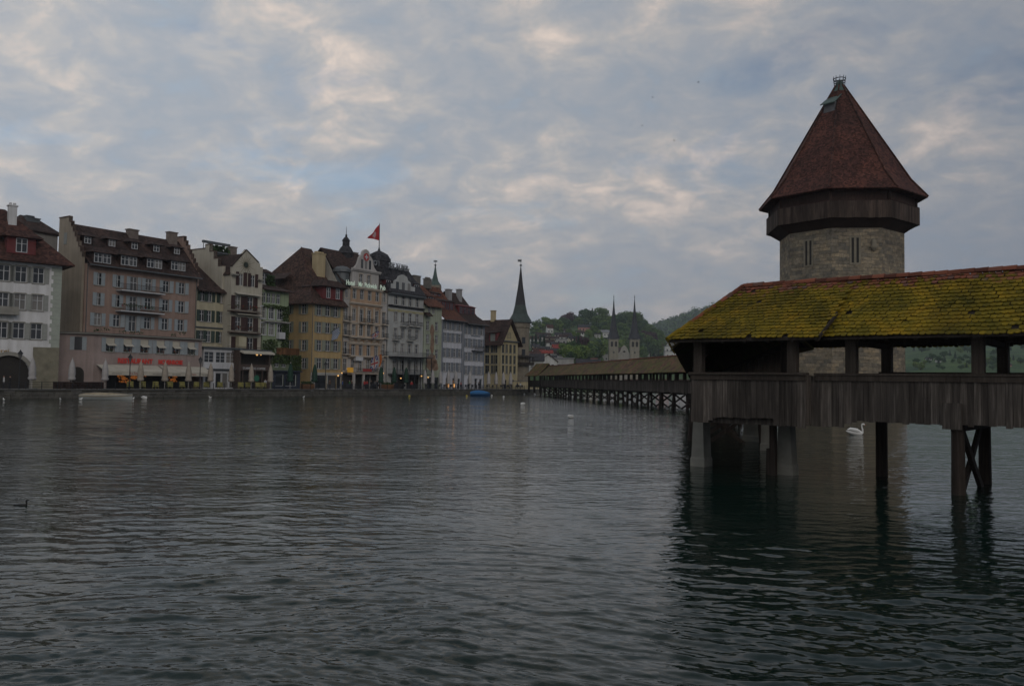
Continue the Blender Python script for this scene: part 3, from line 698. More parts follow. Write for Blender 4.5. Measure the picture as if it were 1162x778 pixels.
def slit(face_k, along, z0, z1, gap=0.3):
    """a pair of narrow slits in a dressed stone frame"""
    an = PH + math.pi / 8 + face_k * math.pi / 4; ap = RS * math.cos(math.pi / 8)
    n = Vector((math.cos(an), math.sin(an), 0)); t = Vector((-math.sin(an), math.cos(an), 0))
    m_ = MB()
    def pnl(a0, a1, z0, z1, d0, d1, mi):
        p = [n * (ap + d0) + t * a0 + Vector((0, 0, z0)), n * (ap + d0) + t * a1 + Vector((0, 0, z0)), n * (ap + d0) + t * a1 + Vector((0, 0, z1)), n * (ap + d0) + t * a0 + Vector((0, 0, z1))]
        m_.prism(p, n * (d1 - d0), mi)
    c = along
    pnl(c - 0.52, c + 0.52, z0 - 0.16, z0, -0.1, 0.05, 0); pnl(c - 0.52, c + 0.52, z1, z1 + 0.16, -0.1, 0.05, 0)
    for a0, a1 in ((c - 0.52, c - 0.34), (c - 0.11, c + 0.11), (c + 0.34, c + 0.52)): pnl(a0, a1, z0, z1, -0.1, 0.045, 0)
    for a0, a1 in ((c - 0.34, c - 0.11), (c + 0.11, c + 0.34)): pnl(a0, a1, z0, z1, -0.12, 0.012, 1)
    m_.build('slit_window', [mat('dressed stone', (0.20, 0.178, 0.135), 0.9, 0.25, 2), mat('slit darkness', (0.028, 0.026, 0.024), 0.9, 0)], tower)
slit(-1, -0.2, 14.9, 17.3); slit(0, -0.15, 14.9, 17.3); slit(2, 0, 14.9, 17.3)
an = PH + math.pi / 8; mb = MB()
n = Vector((math.cos(an), math.sin(an), 0)); t = Vector((-math.sin(an), math.cos(an), 0)); c = n * (RS * 0.924 + 0.1) + t * 1.55
mb.lathe([(0.1, 16.0), (0.26, 16.25), (0.38, 16.45), (0.24, 16.6), (0.24, 16.95), (0.15, 17.15), (0.05, 17.2)], 10, c=(c.x, c.y), smooth=True); mb.build('carved_console', mat('dressed stone', (0.22, 0.195, 0.15)), tower)

# ------------------------------------------------------------------ quay
AQ = R(57); UQ = Vector((math.cos(AQ), math.sin(AQ))); BQ = Vector((-math.sin(AQ), math.cos(AQ)))   # along the quay, back from the water
Q0 = Vector((-59.8, 107.0)); ZG = 1.15
class Frame:
    def __init__(s, pxl, off, ang=AQ, py=440):
        """a facade plane: it starts where the view through pixel column pxl meets the line off metres behind the quay edge"""
        s.a = ang; s.u = Vector((math.cos(ang), math.sin(ang))); s.b = Vector((-math.sin(ang), math.cos(ang)))
        d = ray(pxl, py); n = BQ
        k = (Q0 + BQ * off).dot(n) / Vector((d.x, d.y)).dot(n)
        s.o = Vector((d.x, d.y)) * k
    def pix(s, px, py, y=0.0):
        d = ray(px, py); dd = Vector((d.x, d.y)); k = (s.o + s.b * y).dot(s.b) / dd.dot(s.b)
        p = dd * k - s.o
        return p.dot(s.u), CAMH + d.z * k
    def X(s, px, py=400, y=0.0): return s.pix(px, py, y)[0]
    def Z(s, px, py, y=0.0): return s.pix(px, py, y)[1]
    def W(s, x, y, z): p = s.o + s.u * x + s.b * y; return Vector((p.x, p.y, z))
    def root(s, name, label, cat, group=None): return thing(name, label, cat, (s.o.x, s.o.y, 0), s.a, group)
def quay_pt(t, off=0.0, z=ZG):
    p = Q0 + UQ * t + BQ * off; return Vector((p.x, p.y, z))
def quay_t(px, off=0.0, py=441):
    d = ray(px, py); k = (Q0 + BQ * off).dot(BQ) / Vector((d.x, d.y)).dot(BQ)
    return (Vector((d.x, d.y)) * k - Q0 - BQ * off).dot(UQ)
PAVE = mat('stone paving', (0.16, 0.155, 0.15), 0.85, 0.25, 0.7, bmp=0.2)
mb = MB(); mb.slab([quay_pt(-80), quay_pt(140), quay_pt(140, 60), quay_pt(-80, 60)], 0.3); tag(mb.build('quay_pavement', PAVE), 'stone paved quay along the river', 'pavement', kind='structure')
QW = mat('damp quay stone', (0.085, 0.08, 0.068), 0.85, 0.55, 0.9, bmp=0.6)
rw = thing('quay_wall', 'low dark stone embankment wall below the restaurants', 'wall', (Q0.x, Q0.y, 0), AQ)
mb = MB(); rnd = random.Random(4)
for row in range(4):
    z0 = -0.6 + row * 0.42; x = -80 - rnd.random()
    while x < 124:
        w = rnd.uniform(0.7, 1.6); mb.box(x, x + w - 0.03, -0.05 - rnd.random() * 0.05 + row * 0.02, 0.5, z0, z0 + 0.40); x += w
mb.build('masonry', QW, rw)
MB().box(-80, 124, -0.22, 0.6, 1.08, 1.22).build('coping', mat('coping stone', (0.11, 0.108, 0.10), 0.85, 0.3, 0.8), rw)
rl = thing('quay_railing', 'thin dark iron railing along the quay edge', 'railing', (Q0.x, Q0.y, ZG), AQ)
mb = MB()
for z in (0.35, 0.65, 0.95): mb.beam((-14, 0.2, z), (124, 0.2, z), 0.05, 0.05)
mb.build('rail', IRON, rl)
mpost = MB().box(-0.035, 0.035, -0.035, 0.035, 0.05, 1.0).mesh('railing_post', IRON)
for i in range(70): put('railing_post', mpost, rl, (-14 + i * 2.0, 0.2, 0))

# ------------------------------------------------------------------ house kit
def facade(mb, x0, x1, z0, z1, holes, y=0.0, reveal=0.22, mi=0):
    """front wall panel at plane y with real openings and reveals; holes = (xc, zbottom, w, h)"""
    hs = [(max(x0, xc - w / 2), min(x1, xc + w / 2), max(z0, zb), min(z1, zb + h)) for xc, zb, w, h in holes]
    hs = [h for h in hs if h[1] > h[0] and h[3] > h[2]]
    xs = sorted({x0, x1, *[h[0] for h in hs], *[h[1] for h in hs]}); zs = sorted({z0, z1, *[h[2] for h in hs], *[h[3] for h in hs]})
    for j in range(len(zs) - 1):
        zc = (zs[j] + zs[j + 1]) / 2; run = None
        for i in range(len(xs) - 1):
            xc = (xs[i] + xs[i + 1]) / 2
            solid = not any(h[0] < xc < h[1] and h[2] < zc < h[3] for h in hs)
            if solid and run is None: run = xs[i]
            if (not solid or i == len(xs) - 2) and run is not None:
                e = xs[i + 1] if solid else xs[i]
                mb.poly([(run, y, zs[j]), (e, y, zs[j]), (e, y, zs[j + 1]), (run, y, zs[j + 1])], mi); run = None
    for a, b, c, d in hs:
        mb.add([(a, y, c), (b, y, c), (b, y, d), (a, y, d), (a, y + reveal, c), (b, y + reveal, c), (b, y + reveal, d), (a, y + reveal, d)],
               [(0, 4, 5, 1), (1, 5, 6, 2), (2, 6, 7, 3), (3, 7, 4, 0)], mi)
WCACHE = {}
def win_meshes(w, h, fm, sm, style):
    key = (round(w, 2), round(h, 2), fm.name, sm.name if sm else '', style)
    if key not in WCACHE:
        m = MB(); t = 0.07
        m.box(-w / 2, -w / 2 + t, -0.02, 0.07, 0, h); m.box(w / 2 - t, w / 2, -0.02, 0.07, 0, h)
        m.box(-w / 2 + t, w / 2 - t, -0.02, 0.07, 0, t); m.box(-w / 2 + t, w / 2 - t, -0.02, 0.07, h - t, h)
        if style != 'shop': m.box(-0.045, 0.045, -0.03, 0.06, t, h - t)
        if style in ('cross', 'stone'): m.box(-w / 2 + t, -0.045, -0.025, 0.06, h * 0.62, h * 0.62 + 0.07); m.box(0.045, w / 2 - t, -0.025, 0.06, h * 0.62, h * 0.62 + 0.07)
        if style == 'grid':
            for f in (0.33, 0.66): m.box(-w / 2 + t, -0.045, -0.025, 0.06, h * f, h * f + 0.05); m.box(0.045, w / 2 - t, -0.025, 0.06, h * f, h * f + 0.05)
        mats = [fm]
        if sm:
            mats.append(sm); k = 0.13
            m.box(-w / 2 - 0.14, w / 2 + 0.14, -0.27, -0.02, -0.13, -0.003, 1)
            if style == 'stone':
                m.box(-w / 2 - k, -w / 2 - 0.003, -0.21, -0.02, 0, h + k, 1); m.box(w / 2 + 0.003, w / 2 + k, -0.21, -0.02, 0, h + k, 1); m.box(-w / 2 - 0.003, w / 2 + 0.003, -0.24, -0.02, h + 0.003, h + k + 0.04, 1)
        p = MB().box(-w / 2 + 0.05, w / 2 - 0.05, 0.075, 0.10, 0.04, h - 0.04)
        WCACHE[key] = (m.mesh('window', mats), p.mesh('pane', GLASS))
    return WCACHE[key]
SCACHE = {}; SRND = random.Random(5)
def shutter_mesh(w, h, m):
    key = (round(w, 2), round(h, 2), m.name)
    if key not in SCACHE:
        b = MB(); b.box(0, w, 0, 0.035, 0, h)
        b.box(0, 0.06, -0.02, -0.001, 0, h); b.box(w - 0.06, w, -0.02, -0.001, 0, h)
        for z in (0, h * 0.48, h - 0.08): b.box(0.062, w - 0.062, -0.02, -0.001, z, z + 0.08)
        n = int(h / 0.16)
        for i in range(n): b.box(0.062, w - 0.062, -0.012, -0.001, (i + 0.3) * h / n, (i + 0.6) * h / n)
        SCACHE[key] = b.mesh('shutter', m)
    return SCACHE[key]
def window(root, x, z, w, h, fm=WHITE, sm=None, style='cross', y=0.0, sh=None, sw=0.5, closed=0.0, pane=True):
    fme, pme = win_meshes(w, h, fm, sm, style)
    o = put('window', fme, root, (x, y + 0.15, z))
    if pane: put('pane', pme, o, (0, 0, 0))
    if sh:
        s = shutter_mesh(sw, h + 0.06, sh)
        put('shutter', s, root, (x - w / 2 - sw + closed * sw, y - 0.05, z - 0.03)); so_ = put('shutter', s, root, (x + w / 2 - closed * sw, y - 0.05, z - 0.03))
        if SRND.random() < .35 and not closed: so_.rotation_euler[2] = -R(SRND.uniform(8, 32))
    return (x, z, w, h)
def body(root, fr, W, D, z0, z1, holes, m, y=0.0, back=None, name='wall', extra=None):
    mb = MB(); facade(mb, 0, W, z0, z1, holes, y)
    mb.poly([(0, y, z0), (0, y, z1), (0, y + D, z1), (0, y + D, z0)]); mb.poly([(W, y, z1), (W, y, z0), (W, y + D, z0), (W, y + D, z1)])
    mb.poly([(0, y + D, z0), (0, y + D, z1), (W, y + D, z1), (W, y + D, z0)]); mb.poly([(0, y, z1), (W, y, z1), (W, y + D, z1), (0, y + D, z1)])
    mb.box(0.25, W - 0.25, y + 0.42, y + 0.5, z0, z1 - 0.05, 1)      # dark rooms behind the panes
    if extra: extra(mb)
    return mb.build(name, [m, DARKIN], root)
def chimney(root, x, y, z0, z1, w, d, m, cap=True, pots=0):
    c = MB(); c.box(x - w / 2, x + w / 2, y - d / 2, y + d / 2, z0, z1)
    if cap: c.box(x - w / 2 - 0.12, x + w / 2 + 0.12, y - d / 2 - 0.12, y + d / 2 + 0.12, z1, z1 + 0.16)
    for i in range(pots): c.box(x - w / 2 + (i + 0.2) * w / pots, x - w / 2 + (i + 0.8) * w / pots, y - d / 4, y + d / 4, z1 + 0.16, z1 + 0.5)
    return c.build('chimney', m, root)
def dormer(root, x, y, z, w, h, depth, m, roofm, nwin=1, rise=0.5, over=0.3, fm=WHITE, ww=None, kind='hip'):
    """box dormer standing out of a roof slope; front plane at y"""
    d = MB(); d.box(x - w / 2, x + w / 2, y, y + depth, z, z + h); do = d.build('dormer', m, root)
    r = MB(); a, b, t = x - w / 2 - over, x + w / 2 + over, z + h + 0.005
    if kind == 'flat': r.box(a, b, y - over, y + depth, t, t + 0.15)
    else:
        r.poly([(a, y - over, t - .1), (b, y - over, t - .1), (b - (over + w * .12), y + 0.55, t + rise), (a + (over + w * .12), y + 0.55, t + rise)])
        r.poly([(b, y - over, t - .1), (b, y + depth, t - .1), (b - (over + w * .12), y + depth, t + rise), (b - (over + w * .12), y + 0.55, t + rise)])
        r.poly([(a, y + depth, t - .1), (a, y - over, t - .1), (a + (over + w * .12), y + 0.55, t + rise), (a + (over + w * .12), y + depth, t + rise)])
        r.poly([(a + (over + w * .12), y + 0.55, t + rise), (b - (over + w * .12), y + 0.55, t + rise), (b - (over + w * .12), y + depth, t + rise), (a + (over + w * .12), y + depth, t + rise)])
        r.box(a, b, y - over, y + depth, t - .16, t - .104)
    r.build('dormer_roof', roofm, do)
    ww = ww or (w * 0.8 / nwin)
    for i in range(nwin):
        xc = x + (i - (nwin - 1) / 2) * (w / nwin) * 0.95
        q = MB(); hh = h * 0.82; zb = z + h * 0.08; t = 0.08
        q.box(xc - ww / 2, xc + ww / 2, y - 0.02, y - 0.005, zb, zb + hh, 1)
        q.box(xc - ww / 2, xc - ww / 2 + t, y - 0.07, y - 0.022, zb, zb + hh); q.box(xc + ww / 2 - t, xc + ww / 2, y - 0.07, y - 0.022, zb, zb + hh)
        q.box(xc - ww / 2 + t, xc + ww / 2 - t, y - 0.07, y - 0.022, zb, zb + t); q.box(xc - ww / 2 + t, xc + ww / 2 - t, y - 0.07, y - 0.022, zb + hh - t, zb + hh)
        q.box(xc - 0.05, xc + 0.05, y - 0.065, y - 0.022, zb + t, zb + hh - t); q.box(xc - ww / 2 + t, xc - 0.05, y - 0.06, y - 0.022, zb + hh * .6, zb + hh * .6 + .06); q.box(xc + 0.05, xc + ww / 2 - t, y - 0.06, y - 0.022, zb + hh * .6, zb + hh * .6 + .06)
        q.build('dormer_window', [fm, GLASS], do)
    return do
def balcony(root, x0, x1, z, d=1.2, y=0.0, slab=OFFW, rail=IRON, h=0.95, solid=None, bars=True):
    s = MB(); s.box(x0, x1, y - d, y - 0.003, z - 0.16, z); so = s.build('balcony', slab, root)
    r = MB()
    if solid: r.box(x0 + .03, x1 - .03, y - d + .03, y - d + .1, z + .02, z + h); r.box(x0 + .03, x0 + .1, y - d + .103, y - .02, z + .02, z + h); r.box(x1 - .1, x1 - .03, y - d + .103, y - .02, z + .02, z + h)
    else:
        for zz_ in (z + 0.12, z + h - 0.05): r.box(x0 + .03, x1 - .03, y - d + .03, y - d + .08, zz_, zz_ + .05); r.box(x0 + .03, x0 + .08, y - d + .083, y - .02, zz_, zz_ + .05); r.box(x1 - .08, x1 - .03, y - d + .083, y - .02, zz_, zz_ + .05)
        n = max(2, int((x1 - x0) / 0.2))
        for i in range(n + 1): xx = x0 + .05 + (x1 - x0 - .1) * i / n; r.box(xx - .016, xx + .016, y - d + .04, y - d + .07, z + .17, z + h - .05)
    r.build('railing', solid or rail, so); return so
def cornice(root, x0, x1, z, h=0.3, d=0.35, y=0.0, m=OFFW, name='cornice'):
    c = MB(); c.box(x0, x1, y - d, y - 0.003, z, z + h * .55); c.box(x0, x1, y - d * .6, y - 0.003, z - h * .45, z - 0.002); return c.build(name, m, root)
LEAFG = mat('balcony plant leaves', (0.035, 0.065, 0.02), 0.8, 0.5, 3)
FLOWR = mat('red geraniums', (0.22, 0.025, 0.02), 0.8, 0.4, 6)
def leaves(n, box, size, seed=1, mats=(0,)):
    rnd = random.Random(seed); m_ = MB()
    for i in range(n):
        c = Vector((rnd.uniform(box[0], box[1]), rnd.uniform(box[2], box[3]), rnd.uniform(box[4], box[5])))
        a = Vector((rnd.gauss(0, 1), rnd.gauss(0, 1), rnd.gauss(0, 1))).normalized(); b = a.cross(Vector((rnd.gauss(0, 1), rnd.gauss(0, 1), rnd.gauss(0, 1)))).normalized()
        s = size * rnd.uniform(.6, 1.3)
        m_.add([c - a * s, c + b * s * .7, c + a * s, c - b * s * .7], [(0, 1, 2, 3)], rnd.choice(mats))
    return m_
def flowerbox(root, x, z, w, y=-0.25, seed=1, flowers=True):
    return leaves(26, (x - w / 2, x + w / 2, y - .15, y + .08, z - .12, z + .32), 0.11, seed, (0, 0, 1) if flowers else (0,)).build('window_plant', [LEAFG, FLOWR], root)
def wall_lamp(root, x, z, y=-0.3, r=0.2):
    r *= .72
    o = MB().lathe([(0.02, z - r), (r, z - r * .4), (r, z + r * .4), (0.02, z + r)], 8, c=(x, y), smooth=True).build('wall_lamp', WARM, root); return o
def gutter_pipe(root, x, z0, z1, y=-0.09): return MB().tube([(x, y, z0), (x, y, z1)], 0.06, 6).build('downpipe', ZINC, root)

def on_roof(fr, px, py, y0, z0, y1, z1):
    """local (x, y, z) where the view through a pixel meets the roof plane rising from (y0, z0) to (y1, z1)"""
    y = y0
    for _ in range(30): x, zz6 = fr.pix(px, py, y); y = y0 + (zz6 - z0) * (y1 - y0) / (z1 - z0)
    return x, y, zz6
# ------------------------------------------------------------------ 1 white arcade house at the left edge
fr = Frame(65, 6.5, R(42)); fr.o = fr.o - fr.u * 17.0
W = 17.0; z = lambda px, py: fr.Z(px, py)
rt = fr.root('white_house', 'white house with stone arcade arch and grey shutters at the far left', 'house')
ZE1 = z(60, 299)
STN = mat('grey sandstone trim', (0.25, 0.24, 0.21), 0.85, 0.2, 1); SHG = mat('grey green shutters', (0.27, 0.28, 0.26), 0.7, 0.15, 2)
rows = [z(43, 312.6), z(43, 343.5), z(43, 376)]; cols = [fr.X(p, 345) for p in (42.5, 22.5, 3, -17, -36)]
ww, wh = 1.35, 2.1; holes = []
for zc in rows:
    for x in cols: holes.append(window(rt, x, zc - wh / 2, ww, wh, WHITE, STN, 'stone', sh=SHG, sw=0.62))
ax = fr.X(9.5, 430); aw = 2 * (fr.X(33.5, 430) - ax); ah = z(9.5, 403)
archh = (ax, ZG, aw, ah - ZG); holes.append(archh); ax2 = ax - aw - 1.6; holes.append((ax2, ZG, aw, ah - ZG))
def arch_fill(mb):
    for a in (ax, ax2):
        r = aw / 2; zc = ah - r; n = 14
        pts = [(a + r * math.cos(math.pi * k / n), zc + r * math.sin(math.pi * k / n)) for k in range(n + 1)]
        for k in range(n):
            (xa, za), (xb, zb) = pts[k], pts[k + 1]
            mb.poly([(xb, 0.0, zb), (xa, 0.0, za), (xa, 0.0, ah), (xb, 0.0, ah)][::-1]); mb.poly([(xb, 0, zb), (xa, 0, za), (xa, 0.45, za), (xb, 0.45, zb)])
body(rt, fr, W, 12, ZG - .3, ZE1, holes, plaster('white render', (0.66, 0.66, 0.66)), extra=arch_fill)
mb = MB()
for a in (ax, ax2):
    r = aw / 2; zc = ah - r; n = 16
    for k in range(n):
        t0, t1 = math.pi * k / n, math.pi * (k + 1) / n
        q = [(a + rr * math.cos(t), -0.1, zc + rr * math.sin(t)) for rr, t in ((r, t0), (r + .5, t0), (r + .5, t1), (r, t1))]
        mb.prism(q, (0, 0.4, 0))
    for sx in (-1, 1): mb.box(a + sx * (r + .25) - .25, a + sx * (r + .25) + .25, -0.1, 0.3, ZG, zc)
    mb.box(a + r, a + r + .6, -0.16, -0.105, zc - .1, zc + .12); 
mb.build('arch_surround', STN, rt)
mb = MB(); x0, x1 = fr.X(37, 410), W + 0.02
mb.box(x0, x1, -0.16, -0.003, ZG, z(50, 394)); mb.build('stone_plinth', mat('yellow sandstone blocks', (0.20, 0.185, 0.135), 0.9, 0.3, 1, bmp=.3), rt)
mb = MB(); zz_ = z(50, 394) + .02; k = 0
while zz_ < ZE1 - .6: mb.box(W - (1.25 if k % 2 else 1.0), W + .02, -0.07, -0.003, zz_, zz_ + .52); zz_ += .55; k += 1
mb.build('corner_quoins', mat('pale green quoins', (0.33, 0.36, 0.31), .85, .12, 1), rt)
xb0, xb1 = fr.X(-14, 355), fr.X(19, 355); balcony(rt, xb0, xb1, z(10, 356), 1.4, slab=STN, solid=STN, h=.9)
text('Metzgerei', .75, mat('ochre lettering', (0.30, 0.19, 0.06), .7, 0), rt, (fr.X(9.5, 397) - 3.6, -.06, z(4, 400)), width=3.6)
mb = MB(); e, ov, Dp = ZE1, 1.3, 12; rz = e + 7.6
def hiproof(mb, W, D, e, rz, ov, run=None, th=.18, y0=0.0):
    run = run or D / 2
    a, b, c, d = (-ov, y0 - ov, e), (W + ov, y0 - ov, e), (W + ov, y0 + D + ov, e), (-ov, y0 + D + ov, e); p, q = (run, y0 + D / 2, rz), (W - run, y0 + D / 2, rz)
    for f in ((a, b, q, p), (b, c, q), (c, d, p, q), (d, a, p)): mb.poly(f)
    mb.poly([(x, y, zz2 - th) for x, y, zz2 in (d, c, b, a)])
    for f, g in ((a, b), (b, c), (c, d), (d, a)): mb.poly([(f[0], f[1], f[2] - th), (g[0], g[1], g[2] - th), g, f])
hiproof(mb, W, 12, e - .1, rz, ov, 6.0); mb.build('roof', REDT, rt)
xd, yd, zd = on_roof(fr, 24, 288, -ov, e - .1, 6, rz); dormer(rt, xd, yd - .1, zd, 3.4, 2.3, 4, REDWOOD, REDT, 1, .9, .75, ww=1.35)
chimney(rt, fr.X(13, 250, 4.5), 4.2, ZE1 + 3, z(13, 236.5) + 1.0, 1.0, .9, plaster('white chimney', (.6, .6, .6)), pots=2)

# roofs of a house behind
fr0 = Frame(20, 24); rb = fr0.root('rear_house', 'dark brown roofed house behind the white arcade house', 'house')
Wb = fr0.X(66, 260); zb_ = fr0.Z(40, 262); 
mb = MB(); mb.box(0, Wb, 0, 9, ZG, zb_); mb.build('wall', plaster('dull plaster', (.25, .24, .22)), rb)
mb = MB(); hiproof(mb, Wb, 9, zb_, fr0.Z(40, 246.5, 4.5), .5, 1.5); mb.build('roof', DBROWNT, rb)
for px in (32.5, 40): chimney(rb, fr0.X(px, 250, 3), 3, zb_ + 1, fr0.Z(px, 246 if px < 35 else 249, 3), 1.0, .9, ZINC)

# ------------------------------------------------------------------ 2 pink restaurant house
fr = Frame(92, 11.5); z = fr.Z; W = fr.X(222, 400); E = z(94, 298)
rt = fr.root('pink_house', 'tall pink restaurant house with stepped gables, dormers and red sign letters', 'house')
PINK = plaster('salmon pink render', (0.315, 0.225, 0.185)); PINK2 = plaster('pale pink render', (0.335, 0.27, 0.25)); GABLE = plaster('ochre gable render', (0.30, 0.26, 0.205))
SHB = mat('pale blue grey shutters', (0.29, 0.325, 0.345), .7, .12, 2)
cols = [fr.X(p) for p in (109.4, 131, 166, 186, 204)]; rws = [z(109, 316), z(109, 339), z(109, 362)]
holes = []; ww, wh = 1.15, 1.85
for r, zc in enumerate(rws):
    for i, x in enumerate(cols):
        holes.append(window(rt, x, zc - wh / 2, ww, wh, WHITE, STN, 'cross', sh=SHB, sw=.62, closed=.45 if (r, i) in ((0, 0), (0, 1), (1, 0), (1, 1)) else 0))
    xd = fr.X(149); holes.append(window(rt, xd, zc - wh / 2 - .55, 1.25, wh + .55, WHITE, None, 'cross', sh=SHB, sw=.6))
DD = 6.9; RZ = z(84, 254, 5.6)
def pg(mb):
    pass
body(rt, fr, W, DD, ZG, E, holes, PINK)
def stepped(x, th, prof):
    """stepped gable wall: prof = list of (y, z) outline points from the front eave to the back, flat steps"""
    m_ = MB(); m_.prism([(x, yy, zz3) for yy, zz3 in prof], (th, 0, 0)); return m_
def step_prof(y0, z0, y1, z1, n, yb, zbase):
    p = [(y0, zbase), (y0, z0)]
    for k in range(n):
        ya = y0 + (y1 - y0) * k / n; yb2 = y0 + (y1 - y0) * (k + 1) / n; zk = z0 + (z1 - z0) * (k + 1) / n
        p += [(ya, zk), (yb2, zk)]
    p += [(yb, z1), (yb, zbase)]
    return p
g = step_prof(.25, E + .9, 4.6, RZ + .7, 8, DD + .02, ZG)
stepped(-.40, .38, g).build('stepped_gable', GABLE, rt); stepped(W + .02, .38, g).build('stepped_gable', PINK, rt)
for x in (-.5, W - .06):
    up = [p for p in g[1:-1]]; lo = [(a, b + .003) for a, b in up]; mb = MB()
    mb.prism([(x, a, b) for a, b in [(lo[0][0], lo[0][1])] + lo[1:] + [(a, b + .16) for a, b in up[::-1]]], (.56, 0, 0)); mb.build('gable_coping', mat('gable coping tiles', (.11, .075, .06), .85, .3, 1), rt)
mb = MB(); mb.slab([(0, -1.1, E - .15), (W, -1.1, E - .15), (W, .2, E + 1.0), (0, .2, E + 1.0)], .15); mb.slab([(0, .2, E + 1.0), (W, .2, E + 1.0), (W, 5.6, RZ), (0, 5.6, RZ)], .2)
mb.slab([(0, 5.6, RZ), (W, 5.6, RZ), (W, DD, RZ - .8), (0, DD, RZ - .8)], .2); mb.build('roof', DBROWNT, rt)
MB().box(0, W, -1.22, -1.08, E - .32, E - .14).build('gutter', ZINC, rt)
slope = (RZ - E - 1.0) / 5.4
yl = 1.2
for px in (115.5, 145.5, 174.5, 201.5):
    x, yd, zd = on_roof(fr, px, 299.5 + (px - 115) * .097, .2, E + 1, 5.6, RZ); dormer(rt, x, yd - .12, zd, 2.9, 1.75, 3, DBROWNT, DBROWNT, 2, .75, .55, ww=1.25)
yu = 3.2
for px in (98.7, 126.3, 152, 176.7, 200):
    x, yd, zd = on_roof(fr, px, 277 + (px - 98) * .118, .2, E + 1, 5.6, RZ); dormer(rt, x, yd - .12, zd, 1.5, 1.3, 2.4, DBROWNT, DBROWNT, 1, .45, .5, ww=1.05)
for px, w in ((150, 1.6), (195, 1.5)): chimney(rt, fr.X(px, 265, 5.2), 5.2, RZ - 1, z(px, 261.5 if px < 160 else 264.5, 5.2), w, 1.0, mat('weathered chimney', (.17, .14, .12), .9, .3, 2))
for zc in (z(160, 331.7), z(160, 354.5)): balcony(rt, fr.X(136, 350, -1.2), fr.X(186, 350, -1.2), zc, 1.5, slab=WHITE, rail=IRON)
rnd = random.Random(9)
for k, px in enumerate((140, 147, 153, 160, 166, 172)):
    flowerbox(rt, fr.X(px, 350, -1.2), z(160, 354.5) + .7, 1.0, y=-1.6, seed=k, flowers=k % 3 == 0)
gutter_pipe(rt, .3, ZG + 7, E, -.1); gutter_pipe(rt, W - .3, ZG + 7, E, -.1)
MB().box(1.0, 1.02, 3.0, 3.9, 0, .01)
wq = MB(); wq.box(-.47, -.405, 4.6, 5.4, z(74, 277, 5), z(74, 264, 5)); wq.build('gable_window', mat('gable shutter', (.2, .21, .2), .7, .1), rt)
# restaurant extension
ye = -3.5; x0 = fr.X(106.5, 400, ye); x1 = fr.X(229, 400, ye); zs = z(106, 379, ye)
cols = [fr.X(p, 391, ye) for p in (125, 144.8, 163.7, 182, 199.8, 216.8)]; zc = z(125, 391, ye); holes = []
for i, x in enumerate(cols):
    holes.append(window(rt, x, zc - 1.0, 1.35, 2.0, WHITE, STN, 'cross', y=ye, sh=SHB, sw=.66))
gx0, gx1 = fr.X(121, 430, ye), fr.X(226.5, 430, ye); gz = z(125, 423, ye); holes.append(((gx0 + gx1) / 2, ZG, gx1 - gx0, gz - ZG))
mb = MB(); facade(mb, x0, x1, ZG - .2, zs, holes, ye, .25)
sx = x0 - 3.6
mb.poly([(x0, ye, ZG - .2), (x0, ye, zs), (sx, .02, zs), (sx, .02, ZG - .2)][::1]); mb.poly([(x1, ye, zs), (x1, ye, ZG - .2), (x1, 0.02, ZG - .2), (x1, 0.02, zs)])
mb.box(x0 + .4, gx0 - .2, ye + .5, ye + .58, ZG, zs - .1, 1); mb.box(gx0 - .2, gx1 + .2, -.35, -.2, ZG, gz + .3, 1); mb.box(x0 + .4, x1 - .2, ye + .5, ye + .58, gz + .35, zs - .1, 1)
mb.poly([(gx0, ye + .25, gz), (gx1, ye + .25, gz), (gx1, -.3, gz), (gx0, -.3, gz)], 1)
mb.build('extension_wall', [PINK2, DARKIN], rt)
mb = MB(); mb.slab([(x0 - .3, ye - .6, zs + .16), (x1 + .25, ye - .6, zs + .16), (x1 + .25, -.01, zs + .16), (sx - .5, -.01, zs + .16)], .16); mb.build('terrace_slab', STN, rt)
mb = MB(); mb.slab([(x0 - .33, ye - .63, zs + .24), (x1 + .28, ye - .63, zs + .24), (x1 + .28, -.01, zs + .24), (sx - .5, -.01, zs + .24)], .076); mb.build('terrace_edge', ZINC, rt)
for k, px in enumerate((108, 113, 120, 138, 148, 157, 196, 206)): flowerbox(rt, fr.X(px, 372, -2.5), zs + .55 + (.3 if k in (2, 7) else 0), .9 + .3 * (k % 2), y=-2.8, seed=20 + k, flowers=False)
AWN = mat('cream awning cloth', (.46, .43, .36), .8, .15, 1)
for i, x in enumerate(cols):
    mb = MB(); mb.prism([(x - .68, ye - .03, zc + .25), (x - .68, ye - .65, zc - .1), (x - .68, ye - .65, zc - .16), (x - .68, ye - .03, zc + .19)], (1.36, 0, 0)); mb.box(x - .66, x + .66, ye + .02, ye + .05, zc + .22, zc + .98)
    mb.build('window_awning', AWN, rt); flowerbox(rt, x, zc - .85, 1.25, y=ye - .15, seed=40 + i)
zt = z(125, 413.5, ye); zf = z(125, 420.5, ye - 2)
